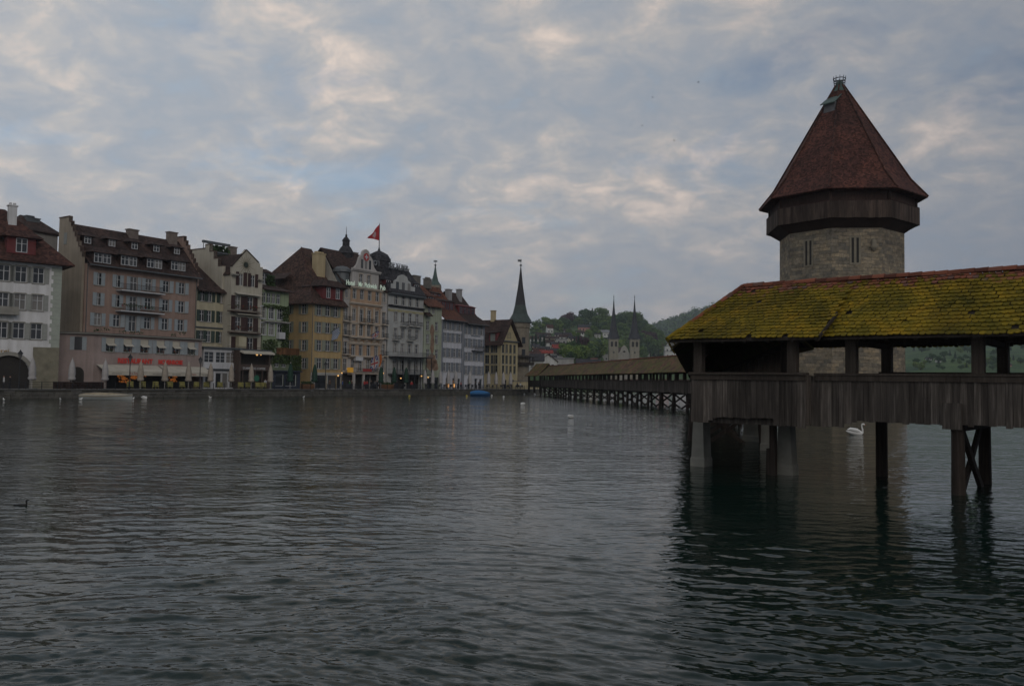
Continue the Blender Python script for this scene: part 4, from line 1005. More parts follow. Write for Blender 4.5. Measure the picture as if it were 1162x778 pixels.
for a, b in ((fr.X(109, 415, ye), fr.X(178, 420, ye)), (fr.X(178, 420, ye) + .3, fr.X(231, 420, ye))):
    mb = MB(); mb.prism([(a, ye - .06, zt), (a, ye - 2.4, zf), (a, ye - 2.4, zf - .08), (a, ye - .06, zt - .08)], (b - a, 0, 0)); mb.box(a, b, ye - 2.43, ye - 2.403, zf - .62, zf); ao = mb.build('awning', AWN, rt)
    REDL = mat('red script lettering', (.30, .05, .045), .7, 0); GRL = mat('grey lettering', (.16, .16, .16), .7, 0)
    w = b - a; zl = zf - .47
    text('La Terrazza', .5, REDL, ao, (a + w * .5, ye - 2.445, zl), ext=.005, width=w * .22, align='CENTER'); text('RISTORANTE', .26, GRL, ao, (a + w * .18, ye - 2.445, zl), ext=.005, align='CENTER'); text('RISTORANTE', .26, GRL, ao, (a + w * .84, ye - 2.445, zl), ext=.005, align='CENTER')
RED = mat('red sign letters', (.42, .05, .04), .5, 0, emit=((1, .06, .04), .04))
zt2 = z(150, 412.0, ye)
xa, xb = fr.X(133.5, 410, ye - .1), fr.X(173, 410, ye - .1); text('RESTAURANT', 1.0, RED, rt, (xa, ye - .12, z(134, 411.5, ye)), width=xb - xa, ext=.05, bold=.03)
xa, xb = fr.X(179.5, 412, ye - .1), fr.X(207, 412, ye - .1); text('MOVENROSE', .95, RED, rt, (xa, ye - .12, z(134, 411.5, ye)), width=xb - xa, ext=.05, bold=.03)
rnd = random.Random(12)
for px, py, s in ((140, 426, 4), (142.5, 429, 3), (152, 426, 2), (163, 422.5, 1.5), (192, 424.5, 5), (197, 427, 3), (223.5, 425, 4)):
    m_ = MB(); s_ = s * .14
    for k in range(16):
        xx = fr.X(px, py, -.4) + rnd.uniform(-s_, s_) * 1.6; zz_ = z(px, py + 2.5, -.4) + rnd.uniform(-s_, s_); q = rnd.uniform(.05, .16); m_.box(xx - q, xx + q, -.5, -.42, zz_ - q, zz_ + q)
    m_.build('lit_lamp_cluster', WARMDIM, rt)
# arched door and window on the slanted side wall
mb = MB(); d = Vector((sx - x0, .02 - ye, 0)).normalized(); nn = Vector((-d.y, d.x, 0)) 
if nn.y > 0: nn = -nn
def SW(t, o, zz3): p = Vector((x0, ye, 0)) + d * t + nn * o; return (p.x, p.y, zz3)
pts = [SW(1.2, .0, ZG), SW(3.0, .0, ZG)] + [SW(2.1 + .9 * math.cos(math.pi * k / 8), .0, ZG + 2.2 + .9 * math.sin(math.pi * k / 8)) for k in range(8, -1, -1)][::-1]
mb.prism(pts, nn * .04); mb.build('arched_door', DARKIN, rt)
mb = MB(); mb.prism([SW(1.6, 0, zc - .9), SW(2.6, 0, zc - .9), SW(2.6, 0, zc + 1), SW(1.6, 0, zc + 1)], nn * .03); mb.build('side_window', GLASS, rt)
for t in (1.0, 2.62): mb = MB(); mb.prism([SW(t, 0, zc - .9), SW(t + .58, 0, zc - .9), SW(t + .58, 0, zc + 1), SW(t, 0, zc + 1)], nn * .06); mb.build('shutter', SHB, rt)

# ------------------------------------------------------------------ 3 cream house, green shutters
fr = Frame(219.5, 11.5); z = fr.Z; W = fr.X(258.5); E = z(222, 328)
rt = fr.root('cream_house', 'narrow cream house with dark green shutters above a white shop front', 'house')
CREAM = plaster('cream render', (0.46, 0.42, 0.30)); SHD = mat('dark green shutters', (.035, .055, .045), .7, .2, 2)
holes = []; wh = 1.9
for py in (334.5, 357.5, 381): 
    for px in (228, 236, 250): holes.append(window(rt, fr.X(px), z(225, py) - wh / 2, .95, wh, WHITE, STN, 'cross', sh=SHD if px != 228 else None, sw=.6))
for px in (228,):
    for py in (334.5, 357.5, 381): put('shutter', shutter_mesh(.6, wh, SHD), rt, (fr.X(px) - 1.08, -.05, z(225, py) - wh / 2))
body(rt, fr, W, 10, ZG, E, holes, CREAM)
mb = MB(); mb.slab([(-.1, -.9, E - .1), (W + .1, -.9, E - .1), (W + .1, 8.5, E + 6.2), (-.1, 8.5, E + 6.2)], .2); mb.slab([(-.1, 8.5, E + 6.2), (W + .1, 8.5, E + 6.2), (W + .1, 10.5, E + 5), (-.1, 10.5, E + 5)], .2); mb.build('roof', DBROWNT, rt)
ye = -3.2; x0, x1 = fr.X(231, 410, ye), fr.X(271, 410, ye); zs = z(231, 394.5, ye); holes = []
cornice(rt, -.05, W, z(225, 371), .25, .25, m=ZINC)
for px in (237.5, 250.5, 262): holes.append(window(rt, fr.X(px, 405, ye), z(237, 411, ye), 1.9, 1.75, WHITE, None, 'grid', y=ye))
for px in (236.5, 248, 255.5, 264): holes.append(window(rt, fr.X(px, 430, ye), ZG + .1, 1.2, 2.5, WHITE, None, 'shop', y=ye))
mb = MB(); facade(mb, x0, x1, ZG - .1, zs, holes, ye, .25); mb.poly([(x0, ye, ZG), (x0, ye, zs), (x0, -.01, zs), (x0, -.01, ZG)]); mb.poly([(x1, ye, zs), (x1, ye, ZG), (x1, -.01, ZG), (x1, -.01, zs)]); mb.box(x0 + .2, x1 - .2, ye + .5, ye + .6, ZG, zs - .1, 1)
mb.build('shop_front', [plaster('white shop render', (.55, .56, .58)), DARKIN], rt)
mb = MB(); mb.box(x0 - .4, x1 + .3, ye - .5, -.02, zs + .003, zs + .25); mb.build('shop_roof', ZINC, rt); cornice(rt, x0 + .1, x1 - .1, z(237, 419, ye), .3, .5, y=ye, m=ZINC)
mb = MB(); mb.prism([(W + .02, ye + .4, zs + .26), (W + .02, -.1, zs + .26), (W + .02, -.1, zs + 3.4), (W + .02, ye + .4, zs + 2.2)], (1.6, 0, 0)); mb.build('terrace_wing', CREAM, rt)

# ------------------------------------------------------------------ 4 narrow stepped gable house with sun painting
fr = Frame(259, 9.5); z = fr.Z; W = fr.X(295.5); 
rt = fr.root('gabled_house', 'pale narrow house with stepped gable, painted sunburst and brown balconies', 'house')
PALE = plaster('pale cream render', (0.46, 0.43, 0.355)); SHBR = mat('dark brown shutters', (.045, .022, .02), .7, .2, 2)
E = z(262, 309); ap = (fr.X(279, 300), z(279, 284)); holes = []
for px in (273.5, 287): holes.append(window(rt, fr.X(px, 318), z(274, 324), .95, 2.3, WHITE, None, 'cross', sh=SHBR, sw=.62))
for py in (344, 368, 391):
    for px in (270, 284): holes.append(window(rt, fr.X(px, py), z(268, py + 6.5), 1.2, 2.3, WHITE, None, 'cross', sh=SHBR, sw=.85))
body(rt, fr, W, 16, ZG, E, holes, PALE)
gp = [(0, E), (.0, E + .01), (ap[0], ap[1]), (W, E)]
e4 = E + 1.0
mb = MB(); mb.prism([(x, 0.0, zz3) for x, zz3 in [(0, E - .01), (0, e4), (ap[0] - .25, ap[1]), (ap[0] + .25, ap[1]), (W - 1.0, e4 + 1.3), (W - .6, e4 + 1.3), (W - .6, e4 + .7), (W, e4 + .7), (W, E - .01)]], (0, .4, 0)); mb.build('front_gable', PALE, rt)
mb = MB(); mb.beam((-.1, .15, e4 + .05), (ap[0], .15, ap[1] + .12), .6, .12); mb.beam((ap[0], .15, ap[1] + .12), (W - .9, .15, e4 + 1.4), .6, .12); mb.build('gable_verge', DBROWNT, rt)
mb = MB(); mb.slab([(-.2, .3, E - .2), (ap[0], .3, ap[1] - .5), (ap[0], 16, ap[1] - .5), (-.2, 16, E - .2)], .2); mb.slab([(ap[0], .3, ap[1] - .5), (W + .2, .3, E - .2), (W + .2, 16, E - .2), (ap[0], 16, ap[1] - .5)], .2); mb.build('roof', DBROWNT, rt)
# higher side wall with its own steps, terrace on top
zt = z(246, 285.5, 8)
mb = MB(); pr = [(2.0, E - 4), (2.0, E + 1.2), (3.2, E + 1.2), (3.2, E + 2.6), (4.4, E + 2.6), (4.4, E + 3.9), (5.6, E + 3.9), (5.6, E + 5.2), (6.8, E + 5.2), (6.8, zt), (21, zt), (21, E - 4)]
mb.prism([(-.35, yy, zz3) for yy, zz3 in pr], (.6, 0, 0)); mb.build('side_gable', PALE, rt)
up = pr[1:-1]; mb = MB(); mb.prism([(-.42, a, b + .003) for a, b in up] + [(-.42, a, b + .16) for a, b in up[::-1]], (.74, 0, 0)); mb.build('gable_coping', mat('gable coping tiles', (.11, .075, .06)), rt)
mb = MB(); mb.box(.2, 5, 7.5, 21, zt - .3, zt - .05); mb.build('roof_terrace', ZINC, rt)
mb = MB(); ya = 13.5
za = z(230, 273.5, ya); xa, xb = fr.X(230, 275, ya), fr.X(260.5, 280, ya)
mb.beam((xa, ya, za), (xb, ya, za), .5, .45); mb.beam((xa + .2, ya, zt - .1), (xa + .2, ya, za), .09, .09); mb.beam((xb - .3, ya, zt - .1), (xb - .3, ya, za), .09, .09); mb.build('terrace_awning', ZINC, rt)
leaves(420, (fr.X(240, 280, 12), fr.X(253, 280, 12), 11, 13, zt - .1, zt + 1.7), .35, 3).build('terrace_plant', LEAFG, rt)
leaves(260, (fr.X(256.5, 280, 10), fr.X(264, 280, 10), 9, 11, zt - .5, zt + 1.3), .35, 4).build('terrace_plant', LEAFG, rt)
chimney(rt, fr.X(264, 285, 9), 9.0, zt - 1, z(264, 281, 9), 1.2, .9, mat('weathered chimney', (.17, .14, .12)))
# painted sunburst
mb = MB(); cx, cz = fr.X(279, 300), z(279, 300.5)
GOLD = mat('faded gold paint', (.085, .075, .035), .7, .3, 3)
for k in range(20):
    a = 2 * math.pi * k / 20; L = 1.5 + .75 * (k % 2); w = .13
    mb.prism([(cx + math.cos(a + w) * .35, -.012, cz + math.sin(a + w) * .35), (cx + math.cos(a) * L, -.012, cz + math.sin(a) * L), (cx + math.cos(a - w) * .35, -.012, cz + math.sin(a - w) * .35)], (0, -.03, 0))
mb.prism([(cx + .48 * math.cos(t), -.01, cz + .48 * math.sin(t)) for t in [2 * math.pi * k / 14 for k in range(14)]], (0, -.06, 0), 1)
mb.build('sunburst', [GOLD, mat('dark sun disc', (.03, .04, .03), .6, .2)], rt)
BRN = mat('brown balcony timber', (.06, .035, .028), .7, .2, 2)
for py in (352.5, 376.5, 399): balcony(rt, fr.X(263, py, -1.2), fr.X(296, py, -1.2), z(265, py, -.6), 1.3, slab=BRN, rail=BRN)
for py in (332.5, 355.5, 377): 
    mb = MB(); a, b = fr.X(266, py), fr.X(294, py); zt_ = z(266, py); mb.prism([(a, -.05, zt_ + .25), (a, -.9, zt_), (a, -.9, zt_ - .16), (a, -.05, zt_ + .1)], (b - a, 0, 0)); mb.build('awning', AWN, rt)
for k, (px, py) in enumerate(((268, 350), (276, 350), (285, 350), (289, 350), (270, 374), (284, 374))): flowerbox(rt, fr.X(px, py, -1.2), z(265, py - .5, -.8) + .3, 1.0, y=-1.35, seed=60 + k)
mb = MB(); xx = fr.X(262.5, 310); mb.box(xx - .1, xx + .9, -.9, -.01, z(262, 312), z(262, 310.5)); xx = fr.X(295, 318); mb.box(xx - .6, xx + .2, -.8, -.01, z(294, 318.5), z(294, 317)); mb.build('stone_bracket', STN, rt)
ye = -2.6; x0, x1 = fr.X(271.5, 410, ye), fr.X(307, 410, ye); zs = z(272, 397, ye); holes = [((x0 + x1) / 2, z(272, 413, ye), x1 - x0 - .7, zs - .5 - z(272, 413, ye)), ((x0 + x1) / 2, ZG, x1 - x0 - .7, z(272, 420, ye) - ZG)]
mb = MB(); facade(mb, x0, x1, ZG - .1, zs, holes, ye, .3); mb.poly([(x0, ye, ZG), (x0, ye, zs), (x0, -.01, zs), (x0, -.01, ZG)]); mb.poly([(x1, ye, zs), (x1, ye, ZG), (x1, -.01, ZG), (x1, -.01, zs)]); mb.box(x0 + .1, x1 - .1, ye + 1.2, ye + 1.3, ZG, zs - .1, 1)
mb.poly([(x0 + .1, ye + .31, zs - .4), (x1 - .1, ye + .31, zs - .4), (x1 - .1, ye + 1.3, zs - .4), (x0 + .1, ye + 1.3, zs - .4)], 1)
mb.build('cafe_front', [mat('dark cafe front', (.07, .05, .04), .7, .2, 2), DARKIN], rt)
for px in (276, 283, 290, 298, 304): xx = fr.X(px, 430, ye); MB().box(xx - .08, xx + .08, ye + .1, ye + .25, ZG, z(272, 420, ye)).build('door_post', mat('dark cafe front', (.07, .05, .04)), rt)
mb = MB(); mb.box(x0 - .1, x1 + .2, ye - .2, -.01, zs + .003, zs + .2); mb.build('cafe_roof', ZINC, rt)
mb = MB(); mb.prism([(x0, ye - .05, zs - .02), (x0, ye - 1.1, zs - .35), (x0, ye - 1.1, zs - .62), (x0, ye - .05, zs - .3)], (x1 - x0, 0, 0)); mb.build('awning', AWN, rt)
text('STARBUCKS COFFEE', .55, WHITE, rt, ((x0 + x1) / 2 - .2, ye - .05, z(290, 420, ye) + .12), align='CENTER', width=(x1 - x0) * .72)
for px in (290.5, 295): wall_lamp(rt, fr.X(px, 402, ye), z(290, 403, ye) + .1, y=ye - .25, r=.24 if px < 292 else .15)
mb = MB(); xx, zz_ = fr.X(291, 429, ye), z(291, 429, ye); mb.prism([(xx + .55 * math.cos(t), ye - .02, zz_ + .55 * math.sin(t)) for t in [2 * math.pi * k / 16 for k in range(16)]], (0, -.05, 0)); mb.build('round_green_sign', mat('shop sign green', (.02, .12, .07), .5, .1), rt)

# ------------------------------------------------------------------ 5 green ivy house
fr = Frame(296, 9.5); z = fr.Z; W = fr.X(326); E = z(297, 327.5)
rt = fr.root('green_house', 'pale green house overgrown with ivy, wooden balcony and dark blue shop', 'house')
GRN = plaster('pale green render', (0.27, 0.33, 0.21)); holes = []
for px in (299.5, 305, 310.5, 316): holes.append(window(rt, fr.X(px, 338), z(298, 343), .95, 1.8, WHITE, None, 'cross'))
for py in (355.5, 374):
    for px in (298.5, 308, 317.5): holes.append(window(rt, fr.X(px, py), z(298, py + 5.5), 1.15, 2.1, WHITE, WHITE, 'stone'))
for px in (313.5, 323): pass
body(rt, fr, W, 9, ZG, E, holes, GRN)
mb = MB(); mb.slab([(-.1, -1.0, E - .05), (W + .5, -1.0, E - .05), (W + .5, 4, E + 1.3), (-.1, 4, E + 1.3)], .18); mb.slab([(-.1, 4, E + 1.3), (W + .5, 4, E + 1.3), (W + .5, 9, E + 1.4), (-.1, 9, E + 1.4)], .18); mb.build('roof', DBROWNT, rt)
cornice(rt, 0, W, z(300, 364.5), .3, .7, m=OFFW); dormer(rt, fr.X(299, 312, 4.2), 4.0, E + 1.3, 2.6, 2.4, 4, mat('pale dormer', (.3, .3, .28), .8, .1), DBROWNT, 1, .6, .5)
leaves(520, (fr.X(302, 315, 4), fr.X(311, 315, 4), 3.5, 5.5, E + 1.2, E + 3.2), .3, 5).build('roof_plant', LEAFG, rt)
IVY = mat('ivy leaves', (0.045, 0.075, 0.018), .8, .5, 1.5)
m1 = leaves(900, (fr.X(319, 370), W + .1, -.35, .02, z(298, 398), z(298, 346)), .2, 6)
m2 = leaves(260, (0, W, -.35, 0, z(298, 348.5), z(298, 345)), .18, 7); m1.add(m2.v, m2.f)
ye = -2.6; x0, x1 = fr.X(309, 410, ye), fr.X(341, 410, ye); zs = z(310, 404.5, ye); holes = []
for px in (314, 322, 331.5): holes.append(window(rt, fr.X(px, 412, ye), z(312, 416.5, ye), 1.0, 1.7, WHITE, None, 'grid', y=ye))
for px, w in ((317, 1.9), (330, 2.6)): holes.append(window(rt, fr.X(px, 430, ye), ZG + .5, w, 2.1, WHITE, None, 'shop', y=ye))
mb = MB(); facade(mb, x0, x1, ZG - .1, zs, holes, ye, .25); mb.poly([(x0, ye, ZG), (x0, ye, zs), (x0, -.01, zs), (x0, -.01, ZG)]); mb.poly([(x1, ye, zs), (x1, ye, ZG), (x1, -.01, ZG), (x1, -.01, zs)]); mb.box(x0 + .2, x1 - .2, ye + .5, ye + .6, ZG, zs - .1, 1); mb.build('shop_wall', [plaster('dark green render', (.14, .17, .11)), DARKIN], rt)
mb = MB(); facade(mb, x0 + .02, x1 - .02, ZG, z(312, 421.5, ye), [h for h in holes[-2:]], ye - .08, .06); mb.box(x0, x1, ye - .6, ye - .09, z(312, 421.5, ye), z(312, 420, ye)); mb.build('shop_panelling', mat('dark blue shop panels', (.022, .028, .045), .6, .2, 2), rt)
m3 = leaves(900, (x0, x1, ye - .3, ye + .05, z(312, 412, ye), zs + .4), .2, 8); m1.add(m3.v, m3.f); m3 = leaves(420, (fr.X(331, 410, ye), x1, ye - .35, ye, z(312, 421, ye), zs), .2, 9); m1.add(m3.v, m3.f)
m3 = leaves(400, (x0 - .3, x0 + 1.5, ye - .2, -.2, zs - .3, zs + 3), .22, 10); m1.add(m3.v, m3.f)
m1.build('ivy', IVY, rt)
mb = MB(); rnd = random.Random(3); a, b = fr.X(313.5, 398, ye), fr.X(339, 398, ye); zt_ = z(313, 402.5, ye)
x = a
while x < b: mb.box(x, x + .26, ye - .12, ye - .05, zt_, zt_ + 1.25); x += .28
mb.box(a, b, ye - .2, ye - .125, zt_ + 1.2, zt_ + 1.3); mb.build('balcony_boards', boards('orange brown boards', (.09, .045, .02), (.14, .07, .03), (.18, .1, .045)), rt)
mb = MB(); xx = fr.X(316.5, 381); mb.box(xx - .7, xx + .7, -.9, -.02, z(316, 384.5), z(316, 377)); mb.build('white_planter', WHITE, rt)

# ------------------------------------------------------------------ 6 big yellow corner house
fr = Frame(352, 7.5); z = fr.Z; W = fr.X(388); E = z(353, 342.5)
rt = fr.root('yellow_corner_house', 'yellow ochre corner house with huge hipped brown roof and grey green shutters', 'house')
YEL = plaster('yellow ochre render', (0.43, 0.315, 0.16)); holes = []
SHY = mat('sage shutters', (.20, .215, .175), .7, .15, 2)
for py in (351.5, 371, 391.5, 412):
    for px in (362.3, 372, 381): holes.append(window(rt, fr.X(px, py + (px - 362) * .0), z(360, py) - 1.0, 1.25, 2.0, WHITE, STN, 'cross', sh=SHY, sw=.62))
DP_ = 22.0
gh = [(fr.X(364, 430), ZG, 3.0, 2.7), (fr.X(377, 430), ZG, 2.4, 2.7), (fr.X(384.5, 430), ZG, 1.3, 2.6)]; holes += gh
mb = MB(); facade(mb, 0, W, ZG - .1, E, holes, 0); mb.poly([(W, 0, E), (W, 0, ZG), (W, DP_, ZG), (W, DP_, E)]); mb.box(.3, W - .3, .45, .55, ZG, E - .1, 1)
# left side wall facing the open corner
sh_ = []
def side_facade(mb, D, z0, z1, holes, x=0.0, rev=.2):
    t = MB(); facade(t, -D, 0, z0, z1, holes, 0.0, rev)
    o = [(x + y, -xx, zz3) for xx, y, zz3 in t.v]; mb.add(o, t.f)
fs_ = Vector((fr.o.x, fr.o.y)); 
def side_t(px, py, fr=fr, x=0.0):
    """distance back along the side wall (plane local x) seen through pixel px"""
    d = ray(px, py); dd = Vector((d.x, d.y)); k = (fr.o + fr.u * x).dot(fr.u) / dd.dot(fr.u); p = dd * k - fr.o; return p.dot(fr.b), CAMH + d.z * k
so = bpy.data.objects.new('side_front', None)
for py in (350, 371, 391.5, 412):
    for px in (344.5, 328):
        t, zc = side_t(px, py); sh_.append((-t, zc - 1.0, 1.25, 2.0))
side_facade(mb, DP_, ZG - .1, E, sh_); mb.box(.45, .55, .3, DP_ - .3, ZG, E - .1, 1)
mb.build('wall', [YEL, DARKIN], rt); bpy.data.objects.remove(so)
for (xx, zb, w, h) in sh_:
    fme, pme = win_meshes(w, h, WHITE, STN, 'cross'); o = put('window', fme, rt, (.15, -xx, zb), -math.pi / 2); put('pane', pme, o)
    for k in (-1, 1): put('shutter', shutter_mesh(.62, h + .06, SHY), rt, (-.05, -xx + (w / 2 + .62 if k > 0 else -w / 2), zb - .03), -math.pi / 2)
for hx in gh: window(rt, hx[0], hx[1], hx[2], hx[3], WHITE, None, 'shop')
mb = MB(); facade(mb, -.06, W, ZG, z(353, 424.5), gh, -.06, .05); mb.build('shop_base', plaster('pale shop front', (.42, .42, .4)), rt)
cornice(rt, 0, W, z(353, 424), .5, .3, m=plaster('pale shop front', (.42, .42, .4)), name='shop_fascia')
wall_lamp(rt, fr.X(353.5, 426), z(353, 425.5), -.4, .2); wall_lamp(rt, fr.X(382, 427.5), z(353, 425.5), -.4, .22)
gutter_pipe(rt, .1, ZG, E, -.1)
# roof with bell-cast eaves
tA, zA = side_t(342, 280.5, x=8.0); yr = 9.5
xr = fr.X(342, 281, yr); zr = z(342, 280.5, yr); ov = 1.1
mb = MB(); k1 = (2.2, 2.2, E + 2.6)
front0, front1 = (-ov, -ov, E - .2), (W + .4, -ov, E - .2)
mid0, mid1 = (1.6, 2.0, E + 2.7), (W + .4, 2.0, E + 2.7)
top0, top1 = (xr, yr, zr), (W + .4, yr, zr)
mb.poly([front0, front1, mid1, mid0]); mb.poly([mid0, mid1, top1, top0])
rb0, rbm = (-ov, DP_ + ov, E - .2), (1.6, DP_ - 1.5, E + 2.7)
mb.poly([rb0, front0, mid0, rbm]); mb.poly([rbm, mid0, top0]); mb.poly([rbm, top0, top1, (W + .4, DP_, E)]); mb.poly([rb0, rbm, (W + .4, DP_, E)])
mb.poly([(-ov, -ov, E - .38), (-ov, DP_ + ov, E - .38), (W + .4, DP_ + ov, E - .38), (W + .4, -ov, E - .38)]); mb.poly([(-ov, -ov, E - .38), (W + .4, -ov, E - .38), front1, front0]); mb.poly([(-ov, DP_ + ov, E - .38), (-ov, -ov, E - .38), front0, rb0])
mb.build('roof', BROWNT, rt)
MB().tube([front0, mid0, top0], [.14, .14, .12], 6).build('hip_tiles', REDT, rt)
mb = MB(); mb.add([(0.6, 8.2, E + 5.0), (0.6, 14.5, E + 5.0), (2.6, 14, E + 6.4), (2.6, 8.7, E + 6.4), (2.9, 8.2, E + 5.0), (2.9, 14.5, E + 5.0)], [(0, 1, 2, 3)]); mb.build('roof_hood', DBROWNT, rt)
xd, yd, zd = on_roof(fr, 377, 340, -ov, E - .2, 2.0, E + 2.7); do = dormer(rt, xd, yd - .15, zd, fr.X(387, 335, yd) - fr.X(364.5, 335, yd), 2.5, 5, REDWOOD, DBROWNT, 2, 1.2, .9, ww=1.0)
chimney(rt, fr.X(361.7, 300, 5.2), 5.2, E + 3, z(362, 288.5, 5.2), 2.1, 1.5, plaster('yellow chimney', (.44, .36, .22)), pots=3)

# ------------------------------------------------------------------ 7 ornate hotel with pub
fr = Frame(388, 7.5); z = fr.Z; W = fr.X(438); zc_ = z(392, 324.5)
rt = fr.root('ornate_hotel', 'ornate cream and orange hotel with curved gable, balconies and lit roof lettering', 'hotel')
OCH = plaster('hotel ochre render', (0.40, 0.28, 0.19)); HW = plaster('hotel pale render', (.42, .40, .38)); TRIM = mat('hotel trim', (.43, .37, .30), .8, .15, 1)
holes = []
wx = [fr.X(p) for p in (391.5, 400.5, 409, 417.8, 426.5, 434.5)]
for py, h in ((333, 1.9), (357, 2.4), (374, 2.2), (395.5, 2.6), (414, 2.4)):
    for i, x in enumerate(wx): holes.append(window(rt, x, z(400, py) - h / 2, 1.05, h, WHITE, TRIM, 'stone'))
gh = [((wx[0] + wx[1]) / 2, ZG, 4.0, 3.1), ((wx[2] + wx[3]) / 2 - .3, ZG, 4.2, 3.1), ((wx[4] + wx[5]) / 2 - .8, ZG, 3.4, 3.1)]
body(rt, fr, W, 14, ZG, zc_, holes + gh, HW)
mb = MB(); xa, xb = fr.X(395.5), fr.X(431); hh = [(a, b, c, d) for a, b, c, d in holes if xa < a < xb]
facade(mb, xa, xb, z(400, 404), z(400, 327), [(a, b - .02, c + .28, d + .32) for a, b, c, d in hh], -.14, .13); mb.build('ochre_front', OCH, rt)
mb = MB(); rnd = random.Random(8)
for i in range(7):
    x = xa + (xb - xa) * i / 6 if i < 7 else 0
for x in [xa + .2, (wx[1] + wx[2]) / 2, (wx[2] + wx[3]) / 2, (wx[3] + wx[4]) / 2, xb - .2]:
    for p0, p1 in ((366, 347), (382, 368)): mb.box(x - .22, x + .22, -.36, -.145, z(400, p0), z(400, p1))
mb.build('pilaster', TRIM, rt)
for py, d in ((326, .5), (344, .55), (366.5, .3), (383, .9), (389.5, .4), (404.5, .9), (424, .7)): cornice(rt, xa - .2, xb + .2, z(400, py), .45, d, y=-.02, m=TRIM)
mb = MB()
for x in [xa + .3, (wx[1] + wx[2]) / 2, (wx[2] + wx[3]) / 2, (wx[3] + wx[4]) / 2, xb - .3]: mb.prism([(x - .28, -.15, z(400, 389)), (x - .28, -.8, z(400, 384.5)), (x - .28, -.15, z(400, 384.5))], (.56, 0, 0))
mb.build('console', TRIM, rt)
for i in (0, 5):
    for py in (365, 381, 402): balcony(rt, wx[i] - .9, wx[i] + .9, z(400, py), .8, slab=TRIM)
for i in (2, 3): balcony(rt, wx[i] - .85, wx[i] + .85, z(400, 365.5), .7, y=-.15, slab=TRIM)
balcony(rt, xa + .5, xb - .8, z(400, 423), 1.8, slab=TRIM, rail=IRON)
for x in (wx[1] - 1.2, wx[2] - .6, wx[4] - .9): MB().box(x - .2, x + .2, -1.7, -1.3, ZG, z(400, 424)).build('column', plaster('hotel pale render', (.42, .40, .38)), rt)
mb = MB(); mb.box(xa + 1.2, xa + 3.2, -.9, -.2, z(400, 409), z(400, 403)); mb.build('white_bay', WHITE, rt)
xs_ = fr.X(393, 423, -1); mb = MB(); mb.box(xs_ - .1, xs_ + 1.3, -1.6, -1.3, z(400, 422.5), z(400, 417)); mb.build('yellow_sign', mat('amber sign', (.5, .26, .03), .5, 0, emit=((1, .5, .05), .12)), rt)
mb = MB(); xs_ = fr.X(411.5, 420, -1.8); xe_ = fr.X(421.5, 420, -1.8); mb.box(xs_, xe_, -1.92, -1.86, z(415, 421.5, -1.8), z(415, 418.3, -1.8)); mb.build('red_banner', mat('red banner cloth', (.28, .04, .035), .7, .15, 2), rt)
for px, py in ((387.5, 423), (394, 418.5), (430.3, 403.5), (434.5, 423.5)): wall_lamp(rt, fr.X(px, py, -.6), z(px, py, -.6), -.7, .2)
# gable top
g0, g1 = fr.X(399.5, 320), fr.X(429.5, 320); gm = (g0 + g1) / 2; zt1 = z(413, 307.5); zt2 = z(414, 282.5)
holes2 = []
for px in (409.5, 418.5): holes2.append(window(rt, fr.X(px, 318), z(410, 323.5), 1.0, 2.2, WHITE, TRIM, 'stone'))
mb = MB(); facade(mb, g0, g1, zc_ - .1, zt1, holes2, -.02); mb.box(g0, g1, .5, 6, zc_, zt1 - .05, 1); mb.poly([(g0, -.02, zc_), (g0, -.02, zt1), (g0, 6, zt1), (g0, 6, zc_)])
gw = (g1 - g0) / 2 - .4
prof = [(-1, 0), (-.9, .06), (-.72, .2), (-.62, .38), (-.56, .55), (-.44, .66), (-.34, .72), (-.3, .84), (-.2, .94), (0, 1), (.2, .94), (.3, .84), (.34, .72), (.44, .66), (.56, .55), (.62, .38), (.72, .2), (.9, .06), (1, 0)]
mb.prism([(gm + a * gw, -.02, zt1 + .25 + b * (zt2 - zt1 - .25)) for a, b in prof][::-1], (0, .5, 0)); mb.build('curved_gable', [HW, DARKIN], rt)
cornice(rt, g0 - .3, g1 + .3, zt1, .5, .45, y=-.03, m=HW)
for dx_ in (-1, 0, 1):
    MB().box(gm + dx_ * 1.15 - .28, gm + dx_ * 1.15 + .28, -.08, -.03, zt1 + .5, zt1 + 2.3).build('gable_window', GLASS, rt)
mb = MB(); zd = z(414.3, 291.5); mb.prism([(gm + .78 * math.cos(t), -.05, zd + .78 * math.sin(t)) for t in [2 * math.pi * k / 20 for k in range(20)]][::-1], (0, -.06, 0), 0); mb.box(gm - .13, gm + .13, -.15, -.112, zd - .48, zd + .48, 1); mb.box(gm - .48, gm - .131, -.15, -.112, zd - .13, zd + .13, 1); mb.box(gm + .131, gm + .48, -.15, -.112, zd - .13, zd + .13, 1)
mb.build('cross_emblem', [mat('emblem red', (.35, .035, .035), .6, .1), WHITE], rt)
mb = MB(); mb.slab([(-.3, -.3, zc_ + .02), (W, -.3, zc_ + .02), (W, 6.5, zc_ + 8), (-.3, 6.5, zc_ + 8)], .2); mb.slab([(-.3, 6.5, zc_ + 8), (W, 6.5, zc_ + 8), (W, 14, zc_ + 1), (-.3, 14, zc_ + 1)], .2)
mb.slab([(g0 - .2, .4, zt1 - .6), (gm, .4, zt2 - 1.4), (gm, 8, zt2 - 1.4), (g0 - .2, 8, zt1 - .6)], .18); mb.slab([(gm, .4, zt2 - 1.4), (g1 + .2, .4, zt1 - .6), (g1 + .2, 8, zt1 - .6), (gm, 8, zt2 - 1.4)], .18); mb.build('roof', DBROWNT, rt)
mb = MB(); mb.prism([(-.42, .8, zc_ - .6), (-.42, 5.2, zc_ + 6.2), (-.42, 9.5, zc_ + 6.6), (-.42, 13.5, zc_ + 1.5), (-.42, 13.5, zc_ - .6)], (.3, 0, 0)); mb.build('party_wall', plaster('party wall render', (.33, .31, .27)), rt)
